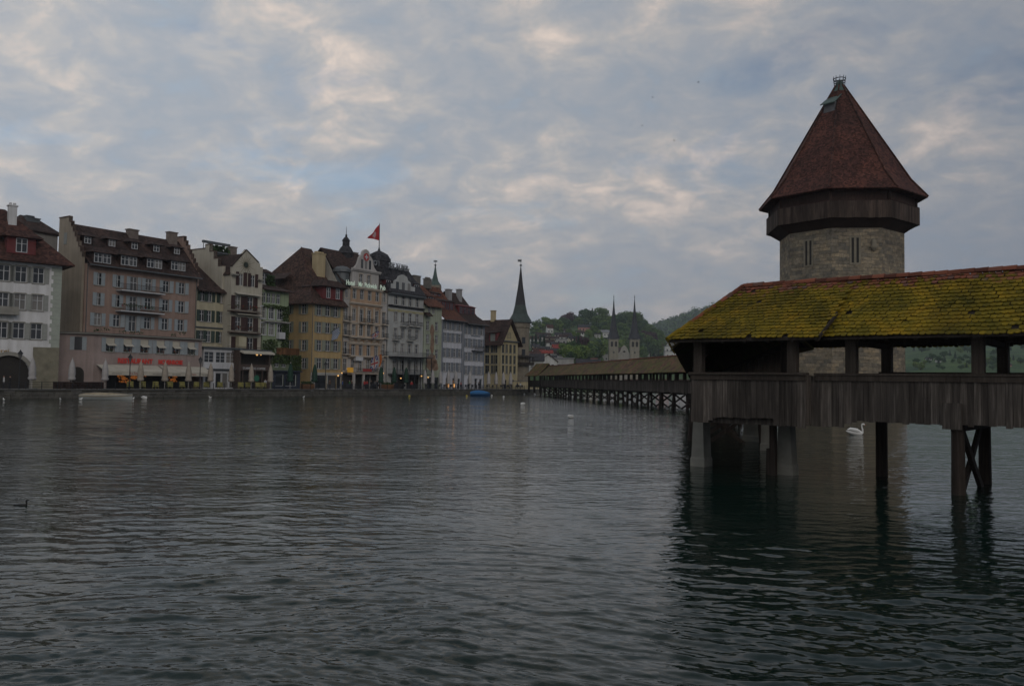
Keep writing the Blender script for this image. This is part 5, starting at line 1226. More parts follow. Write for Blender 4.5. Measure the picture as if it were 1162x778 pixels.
WL = mat('lit sign letters', (.7, .78, .66), .5, 0, emit=((.75, 1.0, .8), .13))
xa_, xb_ = fr.X(392.7, 323, -.5), fr.X(437.5, 330, -.5)
MB().box(xa_, xb_, -.45, -.3, zc_ + .03, zc_ + .25).build('sign_rail', IRON, rt)
text('Hotel', 1.35, WL, rt, (xa_, -.5, zc_ + .25), width=(xb_ - xa_) * .20, bold=.02); text('Mr. Pickwick', 1.35, WL, rt, (xa_ + (xb_ - xa_) * .30, -.5, zc_ + .25), width=(xb_ - xa_) * .47, bold=.02); text('Pub', 1.35, WL, rt, (xa_ + (xb_ - xa_) * .85, -.5, zc_ + .25), width=(xb_ - xa_) * .14, bold=.02)
def turret(root, x, y, prof, m, win=None, spike=0, n=10):
    t = MB(); t.lathe([(r, zz3) for r, zz3 in prof], n, c=(x, y)); 
    if spike: t.tube([(x, y, prof[-1][1] - .05), (x, y, prof[-1][1] + spike)], [.07, .03], 6)
    return t.build('turret', m, root)
yt = 6.5; xt = fr.X(392.5, 285, yt); b0 = z(392, 294, yt); sc = b0 / 30
turret(rt, xt, yt, [(1.5, zc_ + 4), (1.5, z(392, 288.5, yt)), (1.75, z(392, 288, yt)), (1.45, z(392, 284.5, yt)), (1.1, z(392, 281, yt)), (.75, z(392, 279, yt)), (.72, z(392, 273.5, yt)), (.9, z(392, 273.2, yt)), (.55, z(392, 270.5, yt)), (.18, z(392, 268, yt)), (.25, z(392, 266.5, yt)), (.05, z(392, 265.5, yt))], SLATE, spike=1.6)
# small domed dormer turret at the left end
xt = fr.X(388, 315, 2.0); turret(rt, xt, 2.0, [(1.5, zc_ - .2), (1.5, z(388, 309.5, 2)), (1.95, z(388, 309, 2)), (1.8, z(388, 305.8, 2)), (1.1, z(388, 302.8, 2)), (.1, z(388, 301.6, 2))], ZINC)
chimney(rt, fr.X(401, 290, 7), 7.2, zc_ + 6, z(403, 287.5, 7), 2.2, 1.0, mat('weathered chimney', (.17, .14, .12)))

# ------------------------------------------------------------------ 8 white alpine hotel with dome
fr = Frame(438.5, 7.5); z = fr.Z; W = fr.X(479.5); zc_ = z(441, 346.5); E = z(441, 332.5)
rt = fr.root('white_hotel', 'white hotel with iron balconies, dark glazed veranda and slate dome', 'hotel')
HWH = plaster('cool white render', (.41, .42, .41)); holes = []
wx = [fr.X(p) for p in (441.5, 448.3, 456.5, 464.5, 472.5)][1:]
for py, h in ((339.5, 2.0), (359, 2.1), (377.5, 2.1), (394.5, 2.0), (414.5, 2.4)):
    for x in wx: holes.append(window(rt, x, z(445, py) - h / 2, 1.1, h, WHITE, OFFW, 'stone'))
gh = [((wx[0] + wx[1]) / 2, ZG, 4.4, 3.0), ((wx[2] + wx[3]) / 2, ZG, 4.4, 3.0)]
body(rt, fr, W, 13, ZG, E, holes + gh, HWH)
cornice(rt, -.1, W + .2, E - .1, .5, .9, m=ZINC); cornice(rt, 0, W, z(441, 346.5), .4, .6, m=SLATE); cornice(rt, 0, W, z(441, 351.5), .5, .14, m=mat('yellow frieze', (.36, .33, .2), .8, .2, 1))
for i, py in ((0, 385.3), (1, 368.8), (2, 385), (3, 368), (2, 367.8)): balcony(rt, wx[i] - 1.0, wx[i] + 1.0, z(445, py), .9, slab=OFFW, rail=IRON)
balcony(rt, .3, W + .6, z(442, 404), 2.6, slab=SLATE, rail=mat('grey rail', (.12, .125, .13), .5, .2))
balcony(rt, .3, W + .2, z(442, 424), 2.6, slab=IRON, rail=mat('blue grey rail cloth', (.05, .06, .08), .7, .4, 3), solid=None)
mb = MB()
for i in range(7): x = .4 + (W - .2) * i / 6; mb.box(x - .07, x + .07, -2.5, -2.36, ZG, z(442, 404) - .17)
mb.build('veranda_post', IRON, rt)
mb = MB(); x0, x1 = fr.X(443.5, 318), fr.X(471, 322); zb = E + .45; za = z(452, 310.5); facade(mb, x0, x1, zb, z(447, 322), [], -.02, .1)
xm = (x0 + x1) / 2; pr = [(-1, 0), (-1, .18), (-.72, .24), (-.62, .62), (-.4, .72), (-.3, .9), (0, 1), (.3, .9), (.4, .72), (.62, .62), (.72, .24), (1, .18), (1, 0)]
mb.prism([(xm + a * (x1 - x0) / 2, -.05, zb + b * (za - zb)) for a, b in pr][::-1], (0, .6, 0)); mb.build('ornate_gable', HWH, rt)
for k in range(3): xx = xm + (k - 1) * 1.9; MB().box(xx - .45, xx + .45, -.1, -.056, zb + .5, zb + 2.2).build('gable_window', GLASS, rt)
mb = MB(); rz = z(450, 305, 5.5)
for a, b, c in ((0, E, 0), ):
    mb.slab([(-.2, -.6, E + .42), (W + .2, -.6, E + .42), (W - .8, 4.0, rz), (1.2, 4.0, rz)], .15); mb.slab([(W + .2, -.6, E + .42), (W + .2, 12, E + .42), (W - .8, 8, rz), (W - .8, 4, rz)], .15); mb.slab([(-.2, 12, E + .42), (-.2, -.6, E + .42), (1.2, 4, rz), (1.2, 8, rz)], .15); mb.slab([(1.2, 4, rz), (W - .8, 4, rz), (W - .8, 8, rz), (1.2, 8, rz)], .15); mb.slab([(W + .2, 12, E + .42), (-.2, 12, E + .42), (1.2, 8, rz), (W - .8, 8, rz)], .15)
mb.build('roof', SLATE, rt)
for px in (440.5, 472.5): dormer(rt, fr.X(px, 328, 1), 1.0, E + .9, 1.7, 2.2, 3, REDWOOD, SLATE, 1, .5, .3)
chimney(rt, fr.X(459, 312, 4.5), 4.5, rz - 1, z(459, 305.5, 4.5), 1.8, 1, STN)
yt = 4.0; xt = fr.X(429.8, 300, yt); turret(rt, xt, yt, [(2.1, E), (2.1, z(430, 297.5, yt)), (2.35, z(430, 297, yt)), (2.3, z(430, 292.5, yt)), (1.9, z(430, 288.8, yt)), (1.1, z(430, 286.5, yt)), (.3, z(430, 284.5, yt)), (.12, z(430, 281, yt))], SLATE, n=14)
fl = Frame(438.5, 7.5)
yp = 4.0
SIGN = mat('dark sign letters', (.05, .055, .06), .5, .1); xa, xb = fr.X(424, 298, 1.4), fr.X(461, 304, 3.0)
zsn = z(441, 304.2, 3.0); text('HOTEL DES ALPES', 1.5, mat('grey sign letters', (.2, .21, .22), .5, .1), rt, (xa, 2.6, zsn), width=xb - xa, ext=.12, bold=.03)
mb = MB(); mb.box(xa, xb, 2.7, 2.78, zsn + .1, zsn + .2); mb.box(xa, xb, 2.7, 2.78, zsn + 1.2, zsn + 1.28)
for k in range(8): x = xa + (xb - xa) * k / 7; mb.box(x - .05, x + .05, 2.72, 2.8, rz - 3, zsn + 1.3)
mb.build('sign_frame', IRON, rt)
MB().tube([(fr.X(442.7, 300, 5), 5, rz - 1), (fr.X(442.7, 300, 5), 5, z(442.5, 293.5, 5))], .16, 6).build('flue_pipe', ZINC, rt)
for px, py in ((477.5, 426.5), (485, 428), (454, 429)): wall_lamp(rt, fr.X(px, py, -.5), z(px, py, -.5), -.7, .22)
# flag on the dome
fp = fr.W(xt, yt, 0); zf0, zf1 = z(430, 284, yt), z(430.3, 253, yt)
ft = thing('rooftop_flag', 'red flag with white cross flying from the slate dome', 'flag', (fp.x, fp.y, zf0), fr.a)
MB().tube([(0, 0, -1.0), (0, 0, zf1 - zf0)], [.12, .06], 6).build('flag_pole', ZINC, ft)
mb = MB(); H = 3.5; L = 3.3; ng = 10; top = zf1 - zf0 - .2
grid = []
for i in range(ng + 1):
    for j in range(7):
        f, gq = i / ng, j / 6; x = -L * f; zz_ = top - H * (f * .93 + gq * (1 - .93 * f)); y = .35 * math.sin(f * 7 + gq) * f; grid.append((x, y, zz_))
fs = [(i * 7 + j, i * 7 + j + 1, (i + 1) * 7 + j + 1, (i + 1) * 7 + j) for i in range(ng) for j in range(6)]
mb.add(grid, fs, 0, True); mb.m = [1 if (4 <= i <= 5 and 1 <= j <= 4) or (3 <= i <= 6 and 2 <= j <= 3) else 0 for i in range(ng) for j in range(6)]
mb.build('flag_cloth', [mat('red flag cloth', (.38, .03, .035), .8, .1), mat('flag white', (.45, .3, .3), .8, .05)], ft)

# ------------------------------------------------------------------ 9 pale green house with painted front
fr = Frame(479.5, 7.5); z = fr.Z; W = fr.X(500.5); E = z(481, 346)
rt = fr.root('painted_house', 'narrow pale green house with rust red mural beside the white hotel', 'house')
PG = plaster('pale sage render', (.33, .36, .28)); holes = []
for py in (369, 384, 401):
    for px in (485.5, 495.5): holes.append(window(rt, fr.X(px, py), z(483, py) - 1.0, 1.1, 2.0, WHITE, STN, 'cross'))
for px in (487, 495): holes.append(window(rt, fr.X(px, 434), ZG, 1.5, 2.6, IRON, None, 'shop'))
for px in (487.5, 492): holes.append(window(rt, fr.X(px, 351), z(483, 351) - .8, 1.0, 1.6, WHITE, None, 'cross'))
body(rt, fr, W, 12, ZG, E, holes, PG)
rz = z(490, 325.5, 6)
mb = MB(); mb.slab([(-.1, -1.0, E - .1), (W + .1, -1.0, E - .1), (W + .1, 6, rz), (-.1, 6, rz)], .2); mb.slab([(-.1, 6, rz), (W + .1, 6, rz), (W + .1, 12, E), (-.1, 12, E)], .2); mb.build('roof', RUSTT, rt)
mb = MB(); mb.slab([(-.3, -1.3, z(481, 358)), (1.6, -1.3, z(481, 358)), (2.2, .1, z(481, 353.5)), (-.3, .1, z(481, 353.5))], .15); mb.build('pent_roof', DBROWNT, rt)
dormer(rt, fr.X(487, 345, 2), 1.6, E + .9, 2.2, 1.5, 3, REDWOOD, RUSTT, 1, .5, .4); 
chimney(rt, fr.X(471, 320, 5), 5, E + 2, z(471, 313.5, 5), 2.2, 1.4, mat('sooty chimney', (.14, .13, .115), .9, .3, 1)); chimney(rt, fr.X(485, 322, 6), 6, rz - .6, z(485, 317, 6), 1.6, 1.2, mat('sooty chimney', (.14, .13, .115)), pots=2)
MUR = mat('rust red mural paint', (.23, .15, .10), .85, .5, 1.3); mb = MB()
def blob(x, zc, w, h, seed):
    rnd = random.Random(seed); mb.prism([(x + w * math.cos(t) * rnd.uniform(.7, 1.1), -.006, zc + h * math.sin(t) * rnd.uniform(.75, 1.1)) for t in [2 * math.pi * k / 16 for k in range(16)]][::-1], (0, -.012, 0))
for k, (px, py, w, h) in enumerate(((490.5, 375, .75, 1.5), (490.5, 391, .8, 2.4), (490, 410, 1.9, 1.9), (491, 415, 2.3, 1.3))): blob(fr.X(px, py), z(490, py), w, h, k)
mb.build('mural', MUR, rt)

# ------------------------------------------------------------------ 10, 11 the two white houses with blue grey shutters
SHBL = mat('blue grey shutters', (.17, .19, .22), .7, .15, 2)
def blue_house(name, label, pl, pr, rowpy, ncol, E, shift, sign=False):
    fr = Frame(pl, 7.5); z = fr.Z; W = fr.X(pr); rt = fr.root(name, label, 'house'); holes = []; e = z(pl + 2, E)
    for py in rowpy:
        for i in range(ncol):
            x = W * (i + .62 + shift) / (ncol + .25); holes.append(window(rt, x, z(pl + 2, py) - 1.0, 1.0, 2.0, WHITE, STN, 'cross', sh=SHBL, sw=.52))
    gh = [(W * .3, ZG, 1.3, 2.5), (W * .62, ZG, 1.2, 2.5), (W * .85, ZG, 1.2, 2.4)]
    for h in gh: window(rt, h[0], h[1], h[2], h[3], WHITE, None, 'shop')
    body(rt, fr, W, 14, ZG, e, holes + gh, plaster(name + ' render', (.52, .53, .57)))
    mb = MB(); mb.box(0.003, .35, -.05, -.004, ZG, e - .2); mb.box(W - .35, W - .003, -.05, -.004, ZG, e - .2); mb.box(.353, W - .353, -.05, -.004, e - .5, e - .2); mb.build('painted_quoins', SHBL, rt)
    return fr, rt, W, e
fr, rt, W, e = blue_house('left_shutter_house', 'white house with blue grey shutters and two lit doorways', 500.5, 524.5, (368, 382, 399.5, 416), 4, 362, 0)
z = fr.Z; rz = z(487, 324.5, 7)
mb = MB(); mb.slab([(-.2, -1.2, e - .1), (W, -1.2, e - .1), (W, 2.0, e + 2.4), (-.2, 2.0, e + 2.4)], .2); mb.slab([(-.2, 2.0, e + 2.4), (W, 2, e + 2.4), (W, 7, rz), (-.2, 7, rz)], .2); mb.slab([(-.2, 7, rz), (W, 7, rz), (W, 14, e), (-.2, 14, e)], .2); mb.build('roof', RUSTT, rt)
mb = MB(); mb.box(0, W, -1.3, -1.18, e - .25, e - .08); mb.build('gutter', ZINC, rt)
d = dormer(rt, W * .5, 2.2, z(512, 353.5, 2.2), W * .86, 2.3, 4, REDWOOD, DBROWNT, 4, .4, .3, fm=REDWOOD, ww=1.3); d = dormer(rt, W * .45, 5.0, z(512, 343, 5), W * .6, 1.7, 3, REDWOOD, DBROWNT, 3, .3, .3, fm=REDWOOD)
mb = MB()
for px in (508.7, 515.3): x = fr.X(px, 435); mb.box(x - .2, x + .2, -.05, -.02, ZG + .35, ZG + 1.95)
mb.build('lit_door_panel', mat('lit doorway', (.6, .4, .2), .5, 0, emit=((1, .45, .12), .8)), rt)
fr, rt, W, e = blue_house('right_shutter_house', 'white house with small dark balcony and blue grey shutters nearest the yellow gabled house', 525, 549.5, (373.5, 388.5, 404, 419.5), 4, 366.5, 0)
z = fr.Z; rz = z(512, 331.5, 6)
for px in (509, 521): chimney(rt, fr.X(px, 333, 5), 5, rz - 2.5, z(px, 328.8, 5), 1.3 if px < 515 else 1.0, 1.1, plaster('grey chimney', (.3, .3, .3)))
mb = MB(); mb.slab([(0, -1.3, e - .1), (W + .8, -1.3, e - .1), (W - .2, 2.2, e + 2.3), (0, 2.2, e + 2.3)], .2); mb.slab([(0, 2.2, e + 2.3), (W - .2, 2.2, e + 2.3), (W - 2, 6, rz), (0, 6, rz)], .2); mb.slab([(W + .8, -1.3, e - .1), (W + .8, 14, e - .1), (W - 2, 8, rz), (W - .2, 2.2, e + 2.3)], .2); mb.slab([(0, 6, rz), (W - 2, 6, rz), (W - 2, 8, rz), (0, 14, e)], .2); mb.build('roof', DBROWNT, rt)
mb = MB(); mb.box(0, W, -1.4, -1.28, e - .25, e - .08); mb.build('gutter', ZINC, rt)
dormer(rt, W * .52, 2.4, z(540, 359, 2.4), W * .78, 2.2, 4, REDWOOD, REDWOOD, 4, .25, .25, fm=REDWOOD, ww=1.4)
balcony(rt, W * .38, W * .92, z(530, 397.2), 1.0, slab=IRON, rail=IRON, h=1.1)
cornice(rt, W * .35, W * .78, z(530, 380.5), .35, .06, m=SHBL, name='name_board')

# ------------------------------------------------------------------ 12 yellow gabled house and the round stone tower
fr = Frame(568, 9); z = fr.Z; W = fr.X(587.5); E = z(569, 386.5)
rt = fr.root('yellow_gabled_house', 'yellow house with wide dark gabled roof and red dormer in front of the stone turret', 'house')
YG = plaster('straw yellow render', (.42, .36, .22)); holes = []; DPT = 16
WG = mat('green grey window frames', (.12, .13, .12), .7, .1)
for py, h in ((395, 2.2), (407.5, 2.2), (419, 2.0)):
    for px in (571, 575, 579.5, 584): holes.append(window(rt, fr.X(px, py), z(570, py) - h / 2, 1.15, h, WG, STN, 'cross'))
for px in (572.5, 581): holes.append(window(rt, fr.X(px, 433), ZG, 1.9, 2.3, IRON, None, 'shop'))
mb = MB(); facade(mb, 0, W, ZG - .1, E, holes, 0); mb.poly([(W, 0, E), (W, 0, ZG), (W, DPT, ZG), (W, DPT, E)]); mb.box(.3, W - .3, .45, .55, ZG, E - .1, 1); sh_ = []
for py, h in ((395, 2.2), (407.5, 2.2), (419, 2.0)):
    for px in (552.5, 559, 562): t, zc = side_t(px, py, fr); sh_.append((-t, zc - h / 2, 1.3, h))
side_facade(mb, DPT, ZG - .1, E, sh_); mb.box(.45, .55, .3, DPT - .3, ZG, E - .1, 1)
ax_, az_ = fr.X(578, 365), z(578, 364.5)
mb.prism([(0, 0, E), (W, 0, E), (ax_, 0, az_)], (0, .3, 0)); mb.build('wall', [YG, DARKIN], rt)
for (xx, zb, w, h) in sh_:
    fme, pme = win_meshes(w, h, WG, STN, 'cross'); o = put('window', fme, rt, (.15, -xx, zb), -math.pi / 2); put('pane', pme, o)
window(rt, fr.X(577.5, 380), z(577, 383.5), 1.6, 1.5, WG, None, 'cross', y=-.2)
MB().box(-.1, W + .2, -.55, -.003, E - .1, E + .15).build('gable_ledge', ZINC, rt)
mb = MB(); rzz = az_ + .5; ov = 1.0
mb.slab([(-ov, -ov, E - 1.0), (ax_, -ov, rzz), (ax_, DPT, rzz), (-ov, DPT, E - 1.0)][::-1], .25); mb.slab([(ax_, -ov, rzz), (W + ov, -ov, E - 1.0), (W + ov, DPT, E - 1.0), (ax_, DPT, rzz)][::-1], .25); mb.build('roof', DBROWNT, rt)
t, zc = side_t(559.5, 383, fr, -.2)
mb = MB(); mb.box(-.3, 3.5, t - 1.2, t + 1.2, zc - 1.4, zc + 1.3); do = mb.build('dormer', REDWOOD, rt); MB().slab([(-.9, t - 1.6, zc + 1.3), (-.9, t + 1.6, zc + 1.3), (3.8, t + 1.6, zc + 2.4), (3.8, t - 1.6, zc + 2.4)][::-1], .15).build('dormer_roof', DBROWNT, do); MB().box(-.36, -.31, t - .7, t + .7, zc - 1.0, zc + 1.0).build('dormer_window', mat('dull pane frame', (.2, .22, .2), .6, .1), do)
tt, zt_ = side_t(572.5, 355, fr, ax_); chimney(rt, ax_, tt if tt > 2 else 5, rzz - .5, zt_ + .6, 1.1, 1.0, plaster('yellow chimney', (.44, .36, .22)))
SD = 238.0; sp = at(589.6, 400, SD)
rt = thing('stone_turret', 'slender round stone tower with green copper needle spire behind the yellow gabled house', 'tower', (sp.x, sp.y, 0))
zz4 = lambda py: zpx(590, py, SD)
m_s = mat('brown tower stone', (.20, .175, .135), .9, .3, .8, bmp=.4); rr = 10.8 * SD / FPX
mb = MB(); mb.lathe([(rr, 0), (rr, zz4(373)), (rr + .25, zz4(371.5)), (rr + .25, zz4(366))], 16); mb.build('stone_shaft', m_s, rt)
mb = MB(); mb.lathe([(rr + .9, zz4(366.3)), (rr * .78, zz4(356)), (rr * .56, zz4(346))], 12); so = mb.build('spire_skirt', mat('dull green copper', (.05, .068, .062), .7, .3, 1), rt)
MB().lathe([(rr * .57, zz4(346.2)), (rr * .27, zz4(325)), (.12, zz4(303))], 12).build('spire', mat('slate needle', (.034, .033, .037), .7, .25, 1), rt)
mb = MB(); mb.tube([(0, 0, zz4(304)), (0, 0, zz4(294))], [.09, .05], 6); mb.lathe([(.02, zz4(302.6)), (.42, zz4(301)), (.02, zz4(299.3))], 10, smooth=True); mb.box(-.9, .2, -.03, .03, zz4(297), zz4(294.5)); mb.build('weather_vane', ZINC, rt)
for k, (px, py) in enumerate(((596, 386.5), (595.5, 400))):
    a = math.atan2(-sp.y, -sp.x) + .42; MB().box(-.5, .5, -.05, .05, zz4(py) - .9, zz4(py) + .9).build('slit_window', GLASS, rt, (math.cos(a) * (rr + .02), math.sin(a) * (rr + .02), 0)).rotation_euler[2] = a + math.pi / 2
mb = MB(); mb.lathe([(rr, zz4(414)), (rr + 1.5, zz4(414)), (rr + 1.5, zz4(411)), (rr, zz4(411))], 16); mb.lathe([(rr + 1.9, zz4(405)), (rr, zz4(403)), (rr, zz4(405.4))], 16)
for k in range(16): a = 2 * math.pi * k / 16; mb.beam((math.cos(a) * (rr + 1.4), math.sin(a) * (rr + 1.4), zz4(411)), (math.cos(a) * (rr + 1.4), math.sin(a) * (rr + 1.4), zz4(405)), .15)
mb.build('wooden_gallery', BEAMW, rt)
gw_ = thing('garden_wall', 'low yellow wall at the bridge landing', 'wall', tuple(quay_pt(quay_t(582, 7), 7, ZG)), AQ)
MB().box(0, 13, 0, .5, -.2, 1.9).build('masonry', plaster('straw yellow render', (.42, .36, .22)), gw_); MB().box(-.1, 13.1, -.1, .6, 1.9, 2.05).build('coping', ZINC, gw_)
# slim town hall spire behind the roofs
sp = at(493.5, 330, 225.0); rt = thing('slim_spire', 'thin green needle spire rising behind the red tiled roofs', 'spire', (sp.x, sp.y, 0)); zz5 = lambda py: zpx(493.5, py, 225.0)
MB().box(-1.6, 1.6, -1.6, 1.6, 0, zz5(324)).build('tower_shaft', m_s, rt)
MB().lathe([(1.75, zz5(324)), (.9, zz5(319)), (.45, zz5(311)), (.1, zz5(301.5))], 8).build('spire', COPPER, rt)
mb = MB(); mb.tube([(0, 0, zz5(302)), (0, 0, zz5(295))], .06, 5); mb.lathe([(.02, zz5(302.2)), (.38, zz5(300.8)), (.02, zz5(299.4))], 8, smooth=True); mb.box(-.5, .5, -.04, .04, zz5(297.2), zz5(295.6)); mb.build('weather_vane', ZINC, rt)

# ------------------------------------------------------------------ hills beyond the town
def interp(tab, x):
    if x <= tab[0][0]: return tab[0][1]
    for (a, b), (c, d) in zip(tab, tab[1:]):
        if x <= c: return b + (d - b) * (x - a) / (c - a)
    return tab[-1][1]
def crest_z(tab, q, D): return zpx(CX + q * FPX, interp(tab, CX + q * FPX), D)
H1 = [(540, 392), (590, 380), (615, 373), (640, 371), (665, 366), (700, 366), (725, 372), (742, 384), (765, 398), (800, 412), (860, 424), (930, 428)]
H2 = [(640, 400), (700, 384), (740, 374), (760, 367), (780, 360), (800, 354), (850, 345), (950, 342), (1100, 348), (1300, 356)]
H3 = [(860, 425), (930, 412), (1000, 398), (1035, 391), (1080, 385), (1162, 384), (1260, 386)]
def smooth(t): t = max(0.0, min(1.0, t)); return t * t * (3 - 2 * t)
def hz1(x, y):
    y0 = interp([(600, 330), (655, 340), (690, 690), (900, 690)], CX + x / max(y, 1) * FPX)
    t = (y - y0) / (1000.0 - y0)
    if t <= 0: return 1.5 + max(-40, (min(y - 330, 0))) * 0.05
    c = crest_z(H1, x / max(y, 1), 1000.0)
    return 1.5 + (c - 1.5) * (t ** 0.85 if t < 1 else 1 - 0.5 * (t - 1))
def hz2(x, y):
    t = (y - 1300) / 1000.0
    c = crest_z(H2, x / y, 2300.0)
    return (3 + (c - 3) * (max(t, 0) ** 0.9 if t < 1 else 1 - 0.2 * (t - 1))) + max(t, 0) * 7 * mnoise.noise((x * .004, y * .004, 0))
def hz3(x, y):
    t = (y - 520) / 900.0
    c = crest_z(H3, x / y, 1420.0)
    return 1.0 + (c - 1) * (max(t, 0) ** 0.8 if t < 1 else 1 - 0.3 * (t - 1)) + max(t, 0) * 3 * mnoise.noise((x * .01, y * .01, 3))
def terrain(name, label, fn, q0, q1, y0, y1, nq, ny, m):
    vs, fs = [], []
    for j in range(ny + 1):
        y = y0 * (y1 / y0) ** (j / ny)
        for i in range(nq + 1):
            x = (q0 + (q1 - q0) * i / nq) * y; vs.append((x, y, fn(x, y)))
    for j in range(ny):
        for i in range(nq): a = j * (nq + 1) + i; fs.append((a, a + 1, a + nq + 2, a + nq + 1))
    me = bpy.data.meshes.new(name); me.from_pydata(vs, [], fs); me.materials.append(m)
    me.polygons.foreach_set('use_smooth', [True] * len(fs)); o = put(name, me); tag(o, label, 'hill', kind='structure'); return o
def grassy(name, a, b, c, scale):
    m, nt, bs = new_mat(name); bs.inputs['Roughness'].default_value = .95; bs.inputs['Specular IOR Level'].default_value = .1
    v = coords(nt); col = cramp(nt, noise_tex(nt, scale, 5, .6, v), [(.35, a), (.52, b), (.68, c)])
    lk(nt, mult(nt, col, cramp(nt, noise_tex(nt, scale * 14, 4, .7, v), [(.3, (.6, .6, .6)), (.7, (1.2, 1.2, 1.2))])), bs.inputs['Base Color']); return m
terrain('hillside', 'green hillside behind the old town', hz1, -.12, .36, 290, 1500, 60, 40, grassy('hill grass', (.03, .06, .02), (.05, .09, .026), (.07, .11, .034), .02))
terrain('far_hill', 'forested far hill', hz2, -.1, .75, 1250, 3200, 80, 30, grassy('forest floor', (.018, .034, .018), (.025, .045, .02), (.035, .055, .024), .01))
terrain('meadow_hill', 'meadow hill across the lake', hz3, .22, .9, 480, 1900, 60, 40, grassy('meadow grass', (.03, .06, .03), (.055, .10, .036), (.09, .14, .05), .018))
def ground_hit(px, py, fn, y0=300, y1=1600):
    """where the view through a pixel first meets the terrain"""
    d = ray(px, py); y = y0
    while y < y1:
        p = Vector((0, 0, CAMH)) + d * (y / d.y)
        if p.z <= fn(p.x, p.y): return p
        y += 4
    return None
# --- trees: a few grown crowns, planted many times
def leaf_mat(name, c):
    m, nt, b = new_mat(name); b.inputs['Roughness'].default_value = .85; b.inputs['Specular IOR Level'].default_value = .12
    geo = nd(nt, 'ShaderNodeNewGeometry'); v = coords(nt)
    base = cramp(nt, noise_tex(nt, .35, 4, .6, v), [(.32, tuple(x * .62 for x in c)), (.5, c), (.68, (c[0] * 1.5, c[1] * 1.35, c[2] * 1.2))])
    lk(nt, mult(nt, base, cramp(nt, geo.outputs['Random Per Island'], [(0, (.6, .62, .6)), (1, (1.35, 1.3, 1.2))])), b.inputs['Base Color']); return m
LEAFM = {'green': leaf_mat('mid green leaves', (0.087, 0.151, 0.051)), 'fresh': leaf_mat('fresh green leaves', (0.134, 0.206, 0.056)), 'dark': leaf_mat('dark needles', (0.035, 0.066, 0.051)),
         'copper': leaf_mat('copper beech leaves', (0.074, 0.041, 0.056)), 'deep': leaf_mat('deep green leaves', (0.052, 0.101, 0.051))}
BARK = mat('bark', (.04, .032, .026), .9, .3, 2)
def crown(kind, seed, n, size):
    rnd = random.Random(seed); m_ = MB()
    if kind == 'conifer':
        for i in range(n):
            h = rnd.random() ** 1.3; a = rnd.uniform(0, 6.283); lay = .82 + .18 * math.cos(h * 40); r = (1 - h) * 2.9 * lay * rnd.uniform(.35, 1.05) + .1
            c = Vector((r * math.cos(a), r * math.sin(a), 1.6 + h * 12.5 - r * .28)); o = Vector((math.cos(a), math.sin(a), -.5)).normalized(); s = Vector((-math.sin(a), math.cos(a), rnd.gauss(0, .3))).normalized()
            L = size * rnd.uniform(.6, 1.2); m_.add([c - o * L * .5, c + s * L * .45, c + o * L * .7, c - s * L * .45], [(0, 1, 2, 3)])
    else:
        lobes = [(Vector((0, 0, 6.2)), 3.8)]
        for k in range(10):
            a = rnd.uniform(0, 6.283); z = rnd.uniform(2.0, 9.4); rr = rnd.uniform(1.4, 3.3) * (1.25 - abs(z - 5.2) / 6.5)
            lobes.append((Vector((rr * math.cos(a), rr * math.sin(a), z)), rnd.uniform(1.6, 2.6)))
        for i in range(n):
            c, r = rnd.choice(lobes); d = Vector((rnd.gauss(0, 1), rnd.gauss(0, 1), rnd.gauss(0, 1) * .9)).normalized(); p = c + d * r * rnd.uniform(.72, 1.06)
            t = (d + Vector((rnd.gauss(0, .6), rnd.gauss(0, .6), rnd.gauss(0, .6) + .3))).normalized(); u = t.cross(Vector((rnd.gauss(0, 1), rnd.gauss(0, 1), rnd.gauss(0, 1)))).normalized(); w = t.cross(u); s = size * rnd.uniform(.5, 1.2)
            m_.add([p - u * s, p + w * s * .7, p + u * s, p - w * s * .7], [(0, 1, 2, 3)])
    return m_
CROWN = {}
for kind, mn, k in (('broad', 'green', 3), ('broad', 'fresh', 2), ('broad', 'deep', 2), ('broad', 'copper', 2), ('conifer', 'dark', 2)):
    for i in range(k): CROWN.setdefault(mn, []).append(crown('conifer' if kind == 'conifer' else 'broad', 100 + len(CROWN) * 7 + i, 1500 if kind != 'conifer' else 1300, .55 if kind != 'conifer' else .75).mesh('crown', LEAFM[mn]))
TRUNK = MB().tube([(0, 0, -1.5), (0.1, 0, 2.5), (0, .1, 6.5)], [.42, .3, .12], 7)
for a in range(5): TRUNK.tube([(0, 0, 3 + a * .6), (1.6 * math.cos(a * 2.4), 1.6 * math.sin(a * 2.4), 5.2 + a * .7)], [.16, .05], 5)
TRUNK = TRUNK.mesh('trunk', BARK)
TLAB = {'green': 'mid green broadleaf tree', 'fresh': 'fresh light green broadleaf tree', 'deep': 'deep green broadleaf tree', 'copper': 'dark purple copper beech tree', 'dark': 'dark spruce tree'}
nt_ = random.Random(77)
def tree(kind, px, py, hpx, fn=hz1, where='on the hillside', wide=1.0, p=None, group=None, y0=300):
    p = p or ground_hit(px, py, fn, y0)
    if p is None: return
    h = hpx * p.y / FPX; s = h / (11.0 if kind != 'dark' else 14.0)
    lab = TLAB[kind] + ' ' + where
    o = thing('spruce_tree' if kind == 'dark' else 'broadleaf_tree', lab, 'tree', (p.x, p.y, fn(p.x, p.y) if fn else p.z), nt_.uniform(0, 6.28), group or (lab + ' group'))
    o.scale = (s * wide, s * wide, s)
    put('crown', nt_.choice(CROWN[kind]), o); put('trunk', TRUNK, o); return o
W1 = 'on the wooded crest left of the twin spires'; W2 = 'between the houses on the slope'; W3 = 'in the grove left of the twin spires'; W4 = 'behind the twin church spires'; W5 = 'beside the covered bridge roof gable'; W6 = 'on the meadow hill'
